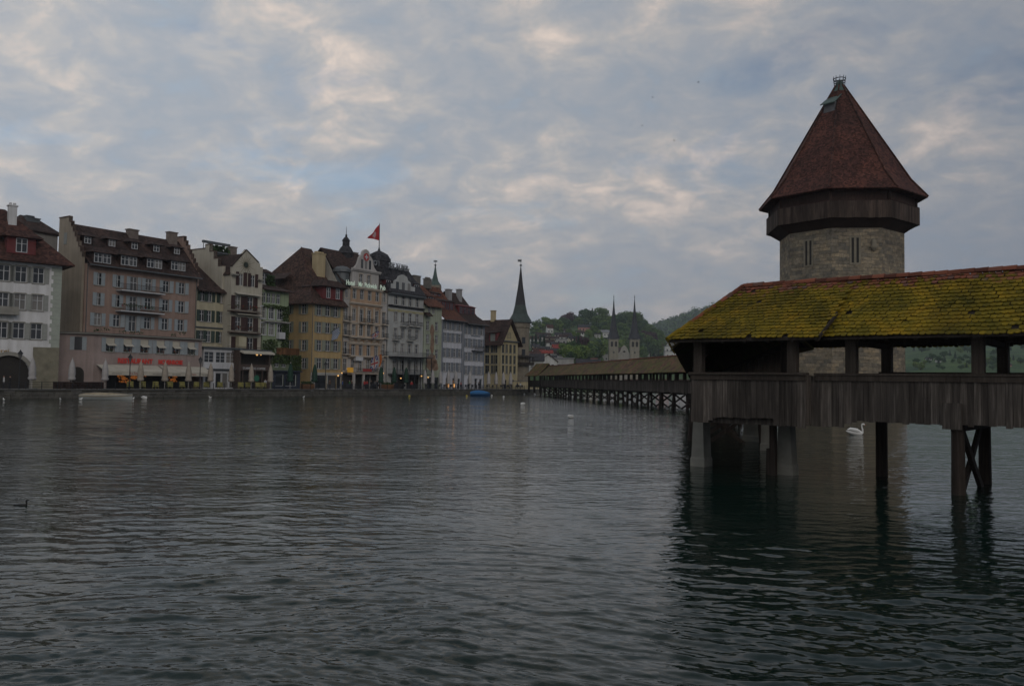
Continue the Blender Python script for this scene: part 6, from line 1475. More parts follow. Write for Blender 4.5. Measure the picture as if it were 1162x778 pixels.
for row in [('green', 606, 378, 17, W2), ('green', 616, 374, 14, W1), ('fresh', 621, 374, 13, W1), ('green', 629, 373, 11, W1), ('green', 635, 376, 13, W1), ('deep', 641, 374, 14, W1), ('copper', 643, 371, 15, W1), ('copper', 648, 370, 15, W1),
            ('deep', 653, 369, 12, W1), ('dark', 657, 368, 12, W1), ('deep', 663, 368, 15, W1), ('deep', 668, 368, 16, W1), ('dark', 672, 367, 16, W1), ('dark', 675, 367, 15, W1), ('green', 680, 368, 18, W1), ('green', 684, 368, 17, W1), ('green', 677, 371, 12, W1),
            ('deep', 690, 368, 11, W1), ('fresh', 693, 370, 11, W1), ('green', 699, 371, 13, W4), ('deep', 703, 372, 16, W4), ('green', 709, 372, 17, W4), ('green', 715, 373, 18, W4), ('green', 721, 374, 18, W4), ('green', 727, 376, 17, W4), ('deep', 731, 380, 16, W4), ('green', 735, 384, 15, W4),
            ('dark', 604, 396, 20, W2), ('dark', 608, 398, 24, W2), ('dark', 613, 393, 18, W2), ('dark', 617, 394, 19, W2), ('green', 645, 381, 10, W2), ('fresh', 650, 383, 10, W2), ('green', 656, 384, 9, W2), ('green', 673, 381, 11, W2), ('fresh', 668, 383, 9, W2), ('green', 685, 381, 11, W2), ('fresh', 679, 385, 10, W2), ('green', 691, 382, 10, W2), ('dark', 652, 397, 20, W2), ('dark', 656, 398, 22, W2), ('copper', 660, 397, 16, W2), ('deep', 649, 397, 15, W2),
            ('green', 641, 406, 16, W3), ('fresh', 646, 409, 17, W3), ('fresh', 651, 410, 16, W3), ('green', 656, 411, 18, W3), ('fresh', 662, 409, 17, W3), ('green', 667, 408, 19, W3), ('deep', 671, 405, 16, W3), ('fresh', 676, 405, 17, W3), ('fresh', 682, 404, 17, W3), ('green', 687, 404, 16, W3), ('fresh', 672, 399, 13, W3), ('green', 680, 397, 13, W3), ('fresh', 686, 396, 12, W3), ('deep', 663, 400, 14, W3), ('dark', 667, 412, 18, W3), ('dark', 648, 412, 12, W3),
            ('green', 704, 388, 13, W4), ('green', 709, 394, 13, W4), ('fresh', 702, 400, 12, W4), ('deep', 706, 382, 12, W4), ('green', 713, 384, 13, W4), ('copper', 735, 391, 13, W5), ('copper', 739, 390, 14, W5), ('green', 731, 392, 14, W4), ('green', 745, 388, 14, W5), ('fresh', 749, 390, 12, W5), ('copper', 754, 387, 15, W5), ('copper', 758, 388, 13, W5), ('deep', 763, 386, 14, W5), ('dark', 767, 386, 12, W5), ('deep', 771, 387, 14, W5),
            ('green', 744, 400, 14, W5), ('fresh', 749, 400, 13, W5), ('green', 753, 398, 11, W5), ('deep', 738, 408, 15, W5), ('dark', 742, 409, 15, W5), ('dark', 747, 409, 12, W5), ('deep', 752, 410, 10, W5), ('deep', 729, 404, 13, W4), ('green', 758, 395, 10, W5), ('fresh', 764, 392, 9, W5), ('green', 728, 408, 14, W4), ('dark', 735, 404, 12, W5)]:
    k, px, py, h, wl_ = row; h = h * .72 if px < 660 and wl_ == W2 else h; tree(k, px, py, h * 1.08, hz1, wl_, wide=1.25 if k != 'dark' else 1.1)
rnd = random.Random(99); n_ = 0
HX = [(606, 389), (616, 387), (621, 384), (634, 383), (640, 387), (650, 388), (622, 393), (638, 397), (612, 404), (627, 403), (636, 406), (676, 383), (690, 386), (659, 380), (766, 394), (768, 404), (762, 399), (728, 398), (733, 404), (624, 378), (664, 376), (683, 382), (627, 388), (645, 386), (637, 391), (632, 396), (632, 401), (609, 398), (617, 400), (620, 405), (611, 384), (644, 378), (705, 382), (626, 409), (686, 410), (671, 413), (667, 389), (742, 402), (695, 395), (719, 395), (708, 402)]
W7 = 'filling the slope between the other trees'
while n_ < 80:
    px, py = rnd.uniform(606, 775), rnd.uniform(374, 412)
    if px < 648 and py > 380 and rnd.random() < .95: continue
    if py < interp(H1, px) + 3 or any(abs(px - a) < 9 and -2 < py - b < 13 for a, b in HX): continue
    n_ += 1; tree(rnd.choice(['green', 'deep', 'fresh', 'green', 'deep', 'copper' if px > 730 else 'green']), px, py, rnd.uniform(8, 13), hz1, W7, 1.35)
for px in range(606, 742, 5):
    tree(rnd.choice(['green', 'deep', 'fresh', 'deep']), px, interp(H1, px) + 2.2, rnd.uniform(7, 10), hz1, 'along the top of the wooded crest', 1.5)
rnd = random.Random(55)
for k in range(46):
    px = rnd.uniform(1036, 1164); tree(rnd.choice(['deep', 'dark', 'green', 'deep', 'fresh']), px, rnd.choice((rnd.uniform(408, 420), rnd.uniform(411, 420), rnd.uniform(392, 400))), rnd.uniform(4.5, 8), hz3, 'scattered low on the meadow hill', 1.4, y0=480)
rnd = random.Random(56)
for k, px in enumerate(range(640, 800, 9)):
    p = at(px, 434, rnd.uniform(330, 400)); p.z = .5; tree(rnd.choice(['fresh', 'green', 'deep']), 0, 0, rnd.uniform(9, 14), None, 'on the lake shore seen through the far bridge openings', 1.3, p=p)
rnd = random.Random(21)
for (px, py) in ((1052, 411), (1058, 409), (1066, 412), (1071, 406), (1078, 404), (1084, 407), (1090, 411), (1096, 408), (1101, 413), (1040, 413), (1046, 400), (1090, 397), (1098, 400), (1124, 411), (1131, 414), (1128, 404), (1144, 412), (1150, 409), (1158, 413), (1147, 398), (1037, 398), (1063, 396), (1104, 403)):
    tree(rnd.choice(['deep', 'dark', 'green', 'deep']), px, py, rnd.uniform(6, 9), hz3, W6, 1.3, y0=480)
# forest on the far hill reads as one mass
fm = MB(); rnd = random.Random(31)
lf = []
for i in range(2600):
    q = rnd.uniform(.10, .40); y = 1750 + 560 * rnd.random() ** .7
    if q > .3 and rnd.random() < .5: continue
    x = q * y; z0 = hz2(x, y); hh = rnd.uniform(11, 22) * (1.35 if rnd.random() < .08 else 1); rr = hh * rnd.uniform(.28, .42)
    mi = rnd.choice((0, 0, 1, 1, 2))
    for k in range(22):
        d = Vector((rnd.gauss(0, 1), rnd.gauss(0, 1), rnd.gauss(0, 1))).normalized(); c = Vector((x, y, z0 + hh * .55)) + Vector((d.x * rr, d.y * rr, d.z * hh * .45)) * rnd.uniform(.75, 1.05)
        u = d.cross(Vector((rnd.gauss(0, 1), rnd.gauss(0, 1), 1))).normalized(); w = d.cross(u); s = rnd.uniform(1.4, 3.0); fm.add([c - u * s, c + w * s * .8, c + u * s, c - w * s * .8], [(0, 1, 2, 3)], mi)
tag(fm.build('forest', [LEAFM['green'], LEAFM['deep'], LEAFM['dark']]), 'dense mixed forest covering the far hill', 'forest', kind='stuff')

# --- houses on the slope
HW_ = [plaster('slope white', (.56, .56, .54)), plaster('slope cream', (.50, .46, .36)), plaster('slope grey', (.36, .36, .35)), plaster('slope pink', (.42, .22, .19)), plaster('slope rose white', (.5, .46, .44))]
HR_ = [DBROWNT, REDT, mat('grey flat roof', (.20, .205, .21), .8, .2, .3), tiles('bright red tile roof', ((.17, .035, .03), (.23, .045, .035), (.27, .06, .045)), .33), SLATE]
def slope_house(label, px, py, wpx, hpx, wall, roof, rz=0.0, flat=False, D=None, deep=.8, rows=2, roofh=.5, fn=hz1, y0=300):
    p = at(px, py, D) if D else ground_hit(px, py, fn, y0)
    if p is None: return
    sc = p.y / FPX; w, h = wpx * sc, hpx * sc; d = w * deep; z0 = p.z if D else fn(p.x, p.y)
    o = thing('slope_house', label, 'house', (p.x, p.y, z0 - 1.0), rz); hw = h * (1 if flat else .62); m_ = MB()
    m_.box(-w / 2, w / 2, 0, d, 0, hw + 1)
    if not flat: m_.prism([(-w / 2, .02, hw + 1), (w / 2, .02, hw + 1), (0, .02, h * (1 + roofh * .2) + .7)], (0, d - .04, 0)) if deep >= 1 else m_.prism([(-w / 2 + .02, 0, hw + 1), (-w / 2 + .02, d, hw + 1), (-w / 2 + .02, d / 2, h + .7)], (w - .04, 0, 0))
    m_.build('wall', wall, o); r = MB(); e = hw + 1; t = h + 1; ov = .5
    if flat: r.box(-w / 2 - .4, w / 2 + .4, -.4, d + .4, e, e + .5)
    elif deep >= 1:
        t = h * (1 + roofh * .2) + 1; r.slab([(-w / 2 - ov, -ov, e - .2), (0, -ov, t), (0, d + ov, t), (-w / 2 - ov, d + ov, e - .2)][::-1], .3); r.slab([(0, -ov, t), (w / 2 + ov, -ov, e - .2), (w / 2 + ov, d + ov, e - .2), (0, d + ov, t)][::-1], .3)
    else: r.slab([(-w / 2 - ov, -ov, e - .2), (w / 2 + ov, -ov, e - .2), (w / 2 + ov, d / 2, t), (-w / 2 - ov, d / 2, t)], .3); r.slab([(-w / 2 - ov, d / 2, t), (w / 2 + ov, d / 2, t), (w / 2 + ov, d + ov, e - .2), (-w / 2 - ov, d + ov, e - .2)], .3)
    r.build('roof', roof, o)
    n = max(2, int(w / 3.0)); rows = max(1, min(4, int(hw / 2.9)))
    wm = MB().box(-.55, .55, -.06, .02, 0, 1.5).mesh('window', GLASS)
    for j in range(rows):
        for i in range(n): put('window', wm, o, (-w / 2 + w * (i + .5) / n, -.01, 1 + .9 + j * (hw - .6) / rows))
    return o
for a in [('white house with steep roof near the left end of the wooded crest', 624.5, 378, 7, 10, 0, 1, .3, False), ('pale pink house below the dark crest trees', 664, 376, 15, 8, 3, 4, 0, False), ('long white house with low gables left of the left spire', 683, 382, 17, 8, 0, 2, 0, False),
          ('cream house with red hipped roof on the upper slope', 627, 388, 14, 7, 1, 0, .1, False), ('white gabled house between dark firs mid slope', 645, 386, 9, 9, 0, 4, .4, False), ('grey terrace house below the white crest house', 637, 391, 12, 6, 2, 2, 0, True), ('cream house with dark roof and white window rows', 632, 396, 12, 8, 1, 4, .1, False),
          ('bright red roofed white house on the lower slope', 632, 401, 8, 10, 0, 3, .2, False), ('cream gabled house at left foot of the slope', 609, 398, 7, 8, 1, 4, .3, False), ('pale long house next to cream gable', 617, 400, 13, 7, 4, 4, 0, False), ('white house with red roof above the quay roofs', 620, 405, 14, 8, 0, 3, 0, False), ('small rose white house under crest trees at left', 611, 384, 6, 7, 4, 0, 0, False),
          ('grey flat house among trees on upper slope', 644, 378, 8, 5, 2, 0, 0, False), ('white house glimpsed between the two spires', 705, 382, 8, 5, 0, 4, 0, False), ('small white house by grove at the left', 604, 395, 5, 6, 0, 2, 0, True), ('grey white flat roofed block right of cream gable', 626, 409, 11, 6, 2, 4, 0, False), ('flat grey office block beside the left spire foot', 686, 410, 16, 7, 2, 2, 0, True), ('low dark red brick block left of the church', 671, 413, 14, 7, 3, 0, 0, True),
          ('dark roofed house between copper beech and grove', 667, 389, 7, 4, 2, 4, 0, False), ('red roofed house right of the church', 742, 402, 9, 6, 4, 1, 0, False)]:
    lb, px, py, w, h, wi, ri, rz, fl_ = a; slope_house(lb, px, py, w, h, HW_[wi], HR_[ri], rz, fl_)
for a in [('grey roofed house right behind the stone turret', 608, 420, 17, 19, 2, 4, 330, .8), ('white gabled house with rust roof by the bridge landing', 622, 420, 20, 17, 0, 1, 340, 1.1), ('olive grey block behind the bridge roof', 640, 420, 22, 13, 2, 2, 350, .5), ('dark brick shed row behind the bridge', 668, 420, 26, 13, 3, 4, 360, .4), ('slate roofed hall at the foot of the church', 712, 420, 34, 12, 2, 4, 420, .4)]:
    lb, px, py, w, h, wi, ri, D, dp = a; slope_house(lb, px, py, w, h, HW_[wi], HR_[ri], 0, ri == 2, D, dp)
for i, px in enumerate((648, 671, 692, 716, 733, 752, 774)): slope_house('low ' + ('white', 'cream', 'rose white', 'grey', 'white', 'pink', 'pale')[i] + ' lakeside house seen through the far bridge openings, number ' .replace(', number ', '') + ' ' + ('farthest left', 'second from the left', 'third from the left', 'at the middle', 'third from the right', 'second from the right', 'nearest the big roof')[i], px, 441, 14, 11, HW_[(0, 1, 4, 2, 0, 3, 4)[i]], HR_[i % 2], 0, False, 318, .5)
for i, (px, py, w, h, D) in enumerate(((764, 390, 13, 6, 690), (766, 394.5, 17, 6, 675), (766, 399.5, 22, 6.5, 660), (768, 406, 26, 7, 645))):
    slope_house(('topmost', 'second', 'third', 'lowest')[i] + ' long white terrace block stepping up beside the bridge roof', px, py, w, h, HW_[0], HR_[2], 0, True, D, .4)
for i, (px, py, w, h, wi, ri) in enumerate(((606, 389, 7, 6, 2, 0), (616, 387, 6, 6, 0, 4), (621, 384, 6, 5, 1, 0), (634, 383.5, 7, 5, 4, 4), (640, 387, 7, 6, 0, 0), (650, 388, 6, 5, 1, 4), (622, 393, 8, 6, 0, 0), (638, 397, 8, 6, 4, 0), (612, 404, 9, 7, 1, 1), (627, 403.5, 8, 6, 2, 4), (636, 406, 9, 6, 0, 0), (608, 408, 9, 7, 0, 1), (676, 383, 7, 5, 0, 4), (690, 386, 8, 5, 1, 0), (659, 380.5, 6, 4, 0, 0), (728, 398, 6, 5, 4, 4), (733, 404, 7, 5, 0, 0), (747, 405, 7, 5, 1, 1))):
    slope_house(('white', 'cream', 'grey', 'pink', 'rose white')[wi if i % 2 else 0] + ' house with ' + ('dark brown', 'red brown', 'grey', 'red', 'slate')[ri] + ' roof ' + ('lowest left of the firs', 'left above the firs', 'small below the crest at left', 'right of the white crest house', 'above the red roofed row', 'left of the purple trees', 'in the middle of the left slope', 'right of the bright red roof', 'above the quay roofs at left', 'between red roofs low on the slope', 'at the left edge of the grove', 'lowest at the left behind the turret', 'right of the pale pink house', 'left of the left spire tip', 'above the pale pink house', 'right of the right spire', 'lower right of the right spire', 'beside the lower copper beech')[i], px, py, w * 1.35, h * 1.35, HW_[wi if i % 2 else 0], HR_[ri], (i % 3 - 1) * .25, False)
for i, (px, py) in enumerate(((1055, 409), (1112, 400), (1121, 412), (1066, 411), (1146, 416))): slope_house(('small pale house by a fir clump on the meadow hill', 'upper small white house behind the bridge post', 'white house low on the slope right of the thick post', 'second small pale house by the fir clump', 'rose house at the foot of the meadow hill')[i], px, py, 5, 4, HW_[0 if i != 4 else 3], HR_[i % 2], .2, False, fn=hz3, y0=480)

# --- church with two spires
CD = 640.0; cp = at(708, 418, CD)
ch = thing('twin_spire_church', 'grey stone church with two needle spires and a pale gabled front', 'church', (cp.x, cp.y, 0)); cz = lambda py: zpx(708, py, CD); ck = CD / FPX
CST = plaster('church stone', (.29, .265, .21)); SPM = mat('dark church spire', (.022, .023, .028), .6, .2, .5)
for px in (695.8, 719.5):
    x = (px - 708) * ck; w = 5.1 * ck
    o = MB().box(x - w, x + w, -w, w, 0, cz(385.5)).build('bell_tower', CST, ch)
    cl = MB().box(x - w - .3, x + w + .3, -w - .3, w + .3, cz(385.5), cz(384.6)); cl.box(x - w - .15, x + w + .15, -w - .15, w + .15, cz(397), cz(396.3)); cl.build('cornice', STN, o)
    sm_ = MB().lathe([(w * 1.50, cz(384.6)), (w * .98, cz(377)), (w * .55, cz(366)), (w * .24, cz(351)), (.14, cz(338))], 8, c=(x, 0), ph=R(22.5)); sm_.tube([(x, 0, cz(338.5)), (x, 0, cz(334))], .12, 5); sm_.lathe([(.05, cz(338)), (.5, cz(337)), (.05, cz(336))], 8, c=(x, 0)); sm_.build('spire', SPM, o)
    for dx_ in (-.45, .45):
        xx = x + dx_ * w; q = w * .27; zt1 = cz(387.5); pts = [(xx - q, -w - .06, cz(393.5)), (xx + q, -w - .06, cz(393.5))] + [(xx + q * math.cos(t), -w - .06, zt1 - q + q * math.sin(t)) for t in [math.pi * k / 8 for k in range(9)]]
        MB().prism(pts, (0, .05, 0)).build('belfry_opening', DARKIN, o)
    MB().box(x - .5, x + .5, -w - .05, -w + .1, cz(401), cz(399)).build('slit_window', GLASS, o)
x0, x1 = (701 - 708) * ck, (714.5 - 708) * ck; xm = (x0 + x1) / 2
m_ = MB(); pr = [(x0, 0), (x1, 0), (x1, cz(401)), (x1 - 1, cz(399.5)), (xm + 2, cz(394)), (xm, cz(391.5)), (xm - 2, cz(394)), (x0 + 1, cz(399.5)), (x0, cz(401))]; m_.prism([(a, -2, b) for a, b in pr], (0, 1.2, 0)); m_.build('gable_front', plaster('church white front', (.34, .325, .29)), ch)
m_ = MB(); m_.prism([(x0, -.7, cz(401)), (x1, -.7, cz(401)), (xm, -.7, cz(392.5))], (0, 45, 0)); m_.build('nave_roof', BROWNT, ch); MB().lathe([(.1, cz(400)), (1.2, cz(398.8)), (.1, cz(397.6))], 12).build('round_window', GLASS, ch).location = (xm, -2.1, 0)

# ------------------------------------------------------------------ life on the quay
CLB = mat('beige parasol cloth', (.36, .315, .26), .85, .2, 2); CLW = mat('white parasol cloth', (.40, .385, .38), .85, .15, 2); CLG = mat('dark green parasol cloth', (.018, .05, .032), .85, .2, 2)
def parasol_mesh(m):
    prof = [(.07, .85), (.25, .88), (.33, 1.05), (.25, 1.25), (.29, 1.45), (.26, 2.0), (.16, 2.6), (.05, 2.95)]
    k = MB(); n = 20; o = []
    for r, zz_ in prof: o += [(r * (1 + .16 * (-1) ** i) * math.cos(6.283 * i / n), r * (1 + .16 * (-1) ** i) * math.sin(6.283 * i / n), zz_) for i in range(n)]
    k.add(o, [(i * n + j, i * n + (j + 1) % n, (i + 1) * n + (j + 1) % n, (i + 1) * n + j) for i in range(len(prof) - 1) for j in range(n)], 0, True); k.add(o[:n], [tuple(range(n))]); k.add(o[-n:], [tuple(range(n))])
    return k.mesh('folded_canopy', m)
PM = {'b': parasol_mesh(CLB), 'w': parasol_mesh(CLW), 'g': parasol_mesh(CLG)}
POLE = MB().tube([(0, 0, 0), (0, 0, 3.0)], .04, 6).tube([(0, 0, 2.98), (0, 0, 3.12)], [.06, .02], 6).mesh('pole', mat('pale pole', (.35, .33, .3), .5, .1)); FOOT = MB().box(-.35, .35, -.35, .35, 0, .1).mesh('base_plate', ZINC)
PL = ['by the white arcade house', 'beside the arched side door', 'left of the red sign letters', 'under the first red sign letters', 'under the middle of the red sign', 'at the right end of the red sign', 'in front of the white shop front', 'between white shop front and cafe', 'in front of the cafe sign', 'at the right corner of the cafe',
      'in front of the dark blue shop', 'at the yellow house corner', 'below the ornate hotel banner', 'left before the white hotel veranda', 'right before the white hotel veranda', 'left of the mural house doors', 'in the middle of the mural house', 'right of the mural house doors', 'at the left lit doorway', 'at the right lit doorway', 'before the right blue shuttered house', 'leftmost before the yellow gabled house', 'second before the yellow gabled house', 'third before the yellow gabled house', 'rightmost before the yellow gabled house']
for i, (px, k, s) in enumerate(((36, 'w', .95), (81, 'w', .98), (118.7, 'w', 1.02), (159, 'b', 1.0), (186.7, 'b', 1.0), (213.5, 'b', 1.02), (238.5, 'b', 1.05), (262, 'b', 1.08), (284.8, 'b', 1.12), (306.6, 'b', 1.16),
                               (329, 'g', 1.15), (356.7, 'g', 1.15), (432, 'g', 1.25), (447, 'g', 1.3), (460.5, 'g', 1.3), (482, 'w', 1.25), (490.7, 'w', 1.25), (499.6, 'w', 1.25), (508.5, 'w', 1.2), (517, 'w', 1.2), (533, 'w', 1.2), (554.3, 'w', 1.45), (562.8, 'w', 1.45), (571, 'w', 1.45), (579.3, 'w', 1.45))):
    off = 1.6; p = quay_pt(quay_t(px, off), off, ZG); s = 1.36 if k != 'g' else 1.5
    o = thing('parasol', {'b': 'folded beige', 'w': 'folded white', 'g': 'folded dark green'}[k] + ' parasol ' + PL[i], 'parasol', tuple(p), i * .7, 'folded parasols along the quay'); o.scale = (s, s, s)
    put('folded_canopy', PM[k], o); put('pole', POLE, o); put('base_plate', FOOT, o)
# lamp posts
lmp = MB().tube([(0, 0, 0), (0, 0, .5), (0, 0, 3.6)], [.11, .07, .05], 8).mesh('lamp_pole', IRON)
lhd = MB().lathe([(.08, 3.6), (.13, 3.7), (.24, 4.15), (.30, 4.2), (.12, 4.42), (.03, 4.6)], 6).mesh('lantern', [mat('lantern glass dark', (.1, .1, .1), .3, 0)]); lrf = MB().lathe([(.33, 4.19), (.30, 4.24), (.13, 4.46), (.03, 4.66)], 6).mesh('lantern_cap', IRON)
for px, w in ((21.5, 'in front of the white arcade arch'), (146.7, 'under the red restaurant sign'), (226.5, 'at the right end of the pink restaurant'), (369, 'in front of the yellow corner house')):
    off = 2.2; o = thing('street_lamp', 'black lantern street lamp ' + w, 'street lamp', tuple(quay_pt(quay_t(px, off), off)), .4, 'lantern posts on the quay'); o.scale = (1.08,) * 3; put('lamp_pole', lmp, o); hd = put('lantern', lhd, o); put('lantern_cap', lrf, hd)
# terrace chairs
CHM = mat('yellow green wicker', (.30, .28, .095), .8, .3, 6)
def chair_parts():
    s = MB().box(-.3, .3, -.28, .28, .40, .47).mesh('seat', CHM); b = MB(); n = 6
    vs = []
    for i in range(n + 1):
        a = math.pi * (1.08 - 1.16 * i / n) ; vs.append((.36 * math.cos(a), .34 * math.sin(a)))
    for i in range(n): (xa, ya), (xb, yb) = vs[i], vs[i + 1]; b.prism([(xa, ya, .3), (xb, yb, .3), (xb, yb, .98), (xa, ya, .98)], (xa * .1, ya * .1, 0))
    l = MB().box(-.02, .02, -.02, .02, 0, .4).mesh('leg', CHM); return s, b.mesh('backrest', CHM), l
SEAT, BACKR, LEG = chair_parts()
CW = ['left of the first beige parasol', 'between the lamp and the first beige parasol', 'right of the first beige parasol', 'left of the second beige parasol', 'right of the second beige parasol', 'between second and third beige parasols', 'right of the third beige parasol', 'left of the white shop parasol', 'in front of the white shop windows', 'left of the cafe parasol', 'before the cafe door', 'right of the cafe parasol']
for i, px in enumerate((147.5, 161.5, 176.5, 192.5, 206.5, 223, 234, 249.5, 273, 281, 292.5, 299)):
    off = 2.6; o = thing('terrace_chair', 'yellow green wicker chair ' + CW[i], 'chair', tuple(quay_pt(quay_t(px, off), off)), AQ + math.pi + random.uniform(-.4, .4), 'wicker chairs on the terrace'); o.scale = (1.15,) * 3
    put('seat', SEAT, o); put('backrest', BACKR, o, (0, 0, 0), math.pi)
    for sx in (-.26, .26):
        for sy in (-.24, .24): put('leg', LEG, o, (sx, sy, 0))
BCH = mat('dark blue chair slats', (.022, .026, .038), .6, .3, 4); bs = MB().box(-.22, .22, -.22, .22, .43, .47).mesh('seat', BCH); bb = MB().box(-.22, .22, .2, .24, .5, .92).mesh('backrest', BCH); bl = MB().box(-.02, .02, -.02, .02, 0, .43).mesh('leg', BCH)
rnd = random.Random(17)
for i in range(52):
    px = 384 + i * 4.1; off = rnd.uniform(1.6, 3.4); o = thing('bistro_chair', 'dark blue bistro chair in the long row before the hotels', 'chair', tuple(quay_pt(quay_t(px, off), off)), rnd.uniform(0, 6.28), 'dark bistro chairs before the hotels'); o.scale = (1.15,) * 3
    put('seat', bs, o); put('backrest', bb, o)
    for sx in (-.19, .19):
        for sy in (-.19, .19): put('leg', bl, o, (sx, sy, 0))
# dark terrace fence and planters
DKW = boards('dark terrace timber', (.022, .014, .012), (.036, .022, .018), (.05, .03, .025))
a, b = quay_t(60, .8), quay_t(116, .8); o = thing('terrace_fence', 'dark brown board fence round the pink house terrace', 'fence', tuple(quay_pt(a, .8)), AQ); m_ = MB(); x = 0
while x < b - a: m_.box(x, x + .3, -.02, .03, .12, .98); x += .33
m_.build('board_panel', DKW, o); MB().box(0, b - a, .04, .12, .92, 1.02).build('rail', DKW, o)
for k in range(8): MB().box(-.05, .05, .04, .14, 0, .9).build('post', DKW, o, ((b - a) * (k + .2) / 8, 0, 0))
ORW = boards('orange brown boards', (.09, .045, .02), (.14, .07, .03), (.18, .1, .045))
for px0, px1, w in ((344, 357, 'before the yellow corner house'), (433, 447, 'between the green parasols by the ornate hotel')):
    off = 1.5; a, b = quay_t(px0, off), quay_t(px1, off); o = thing('planter_box', 'long orange brown wooden planter ' + w, 'planter', tuple(quay_pt(a, off)), AQ, 'wooden planters on the quay'); L = b - a; m_ = MB()
    for r_ in range(4): m_.box(0, L, 0, .06, .02 + r_ * .24, .24 + r_ * .24)
    m_.box(0, L, .065, .7, 0, .88); m_.build('box', ORW, o); leaves(180, (0, L, .05, .65, .85, 1.35), .16, int(px0)).build('foliage', LEAFG, o)
# boats
def boat(name, label, px0, px1, py, cover, hull, hump, cat='boat'):
    c = on_z((px0 + px1) / 2, py, 0); L = (px1 - px0) * c.y / FPX; o = thing(name, label, cat, (c.x, c.y, 0), R(6)); n = 14; m_ = MB(); st = []
    for i in range(n + 1):
        t = i / n; w = math.sin(min(1, (1 - t) * 1.9) * math.pi / 2) ** .8 * (.85 + .15 * min(1, t * 4)); x = (t - .5) * L; sh = .50 + .28 * max(0, t - .5) ** 1.5 * 2 + .05 * (1 - t)
        st.append((x, w * L * .17 + .03, sh))
    vs = []
    for x, w, sh in st:
        for yy, zz_ in ((-w, sh), (-w * .9, .1), (-w * .45, -.25), (0, -.32), (w * .45, -.25), (w * .9, .1), (w, sh)): vs.append((x, yy, zz_))
    m_.add(vs, [(i * 7 + k, i * 7 + k + 1, i * 7 + 8 + k, i * 7 + 7 + k) for i in range(n) for k in range(6)], 0, True); m_.add(vs[:7], [tuple(range(7))]); m_.build('hull', hull, o)
    m_ = MB(); vs = []; rnd = random.Random(int(px0))
    for i, (x, w, sh) in enumerate(st):
        t = i / n; hh = hump * math.sin(math.pi * min(1, .12 + t * .9)) ** .7
        for k in range(9): a = math.pi * k / 8; vs.append((x, -math.cos(a) * (w + .06), sh - .06 + math.sin(a) ** .8 * (hh + rnd.uniform(-.04, .04)) + (0 if 0 < k < 8 else -.08)))
    m_.add(vs, [(i * 9 + k, i * 9 + k + 1, i * 9 + 10 + k, i * 9 + 9 + k) for i in range(n) for k in range(8)], 0, True); m_.add(vs[:9], [tuple(range(9))]); m_.build('tarpaulin', cover, o)
    MB().tube([(x, -w - .03, sh) for x, w, sh in st], .05, 5).build('gunwale', hull, o); return o
boat('covered_boat', 'white rowing boat under a beige tarpaulin moored at the left quay', 94, 149, 453.2, mat('beige tarpaulin', (.30, .25, .17), .8, .3, 2), mat('white boat hull', (.36, .38, .37), .4, .1), .42)
boat('covered_boat', 'boat fully wrapped in a bright blue tarpaulin by the right quay', 533.5, 556, 449.2, mat('bright blue tarpaulin', (.015, .12, .30), .6, .2, 1), mat('dark blue hull', (.015, .05, .12), .5, .1), .72)
# water birds
SWW = mat('white plumage', (.72, .72, .70), .8, .08, 6); BILL = mat('orange bill', (.45, .13, .03), .5, .1)
def swan(label, px, py, L, rz, head_up=True, group=None):
    c = on_z(px, py, 0); o = thing('swan', label, 'swan', (c.x, c.y, 0), rz, group); s = L / 1.15; m_ = MB()
    m_.tube([Vector(p) * s for p in ((-.62, 0, .26), (-.5, 0, .21), (-.34, 0, .19), (-.05, 0, .17), (.22, 0, .13), (.36, 0, .12), (.45, 0, .16))], [.02 * s, .08 * s, .17 * s, .235 * s, .20 * s, .13 * s, .03 * s], 14)
    nk = ((.34, 0, .10), (.44, 0, .18), (.45, 0, .34), (.40, 0, .50), (.39, 0, .62), (.43, 0, .70), (.50, 0, .70), (.57, 0, .66)) if head_up else ((.34, 0, .12), (.42, 0, .2), (.36, 0, .34), (.22, 0, .40), (.16, 0, .36), (.24, 0, .3))
    m_.tube([Vector(p) * s for p in nk], [s * r for r in ((.10, .075, .05, .042, .042, .058, .06, .035) if head_up else (.1, .07, .05, .05, .06, .03))], 10); m_.build('body', SWW, o)
    for sy in (-1, 1):
        w = MB(); w.tube([Vector(p) * s for p in ((.22, sy * .17, .22), (0, sy * .22, .30), (-.28, sy * .17, .36), (-.52, sy * .06, .33))], [.05 * s, .13 * s, .11 * s, .02 * s], 8, sx=.6); w.build('wing', SWW, o)
    if head_up: MB().tube([Vector(p) * s for p in ((.56, 0, .665), (.66, 0, .625))], [.032 * s, .008 * s], 6).build('bill', BILL, o)
    return o
swan('white swan swimming under the near bridge parapet with raised neck', 971, 493.3, 1.15, 0)
swan('resting white swan with tucked head on the open river left of the bridge trestles', 648, 474, .7, R(30), False)
swan('white swan far out before the bridge landing', 593, 459, .75, R(200), False)
swan('white swan drifting right of the covered white boat', 164, 452, .85, R(10), False)
def gull(label, px, py, s=.42):
    c = on_z(px, py, 0); o = thing('gull', label, 'gull', (c.x, c.y, 0), random.uniform(0, 6), 'white gulls on the water'); m_ = MB()
    m_.tube([Vector(p) * s for p in ((-.6, 0, .32), (-.3, 0, .2), (0, 0, .2), (.3, 0, .26), (.36, 0, .46), (.42, 0, .6), (.5, 0, .62), (.66, 0, .58))], [s * r for r in (.03, .16, .24, .2, .13, .12, .1, .02)], 8); m_.build('body', SWW, o); return o
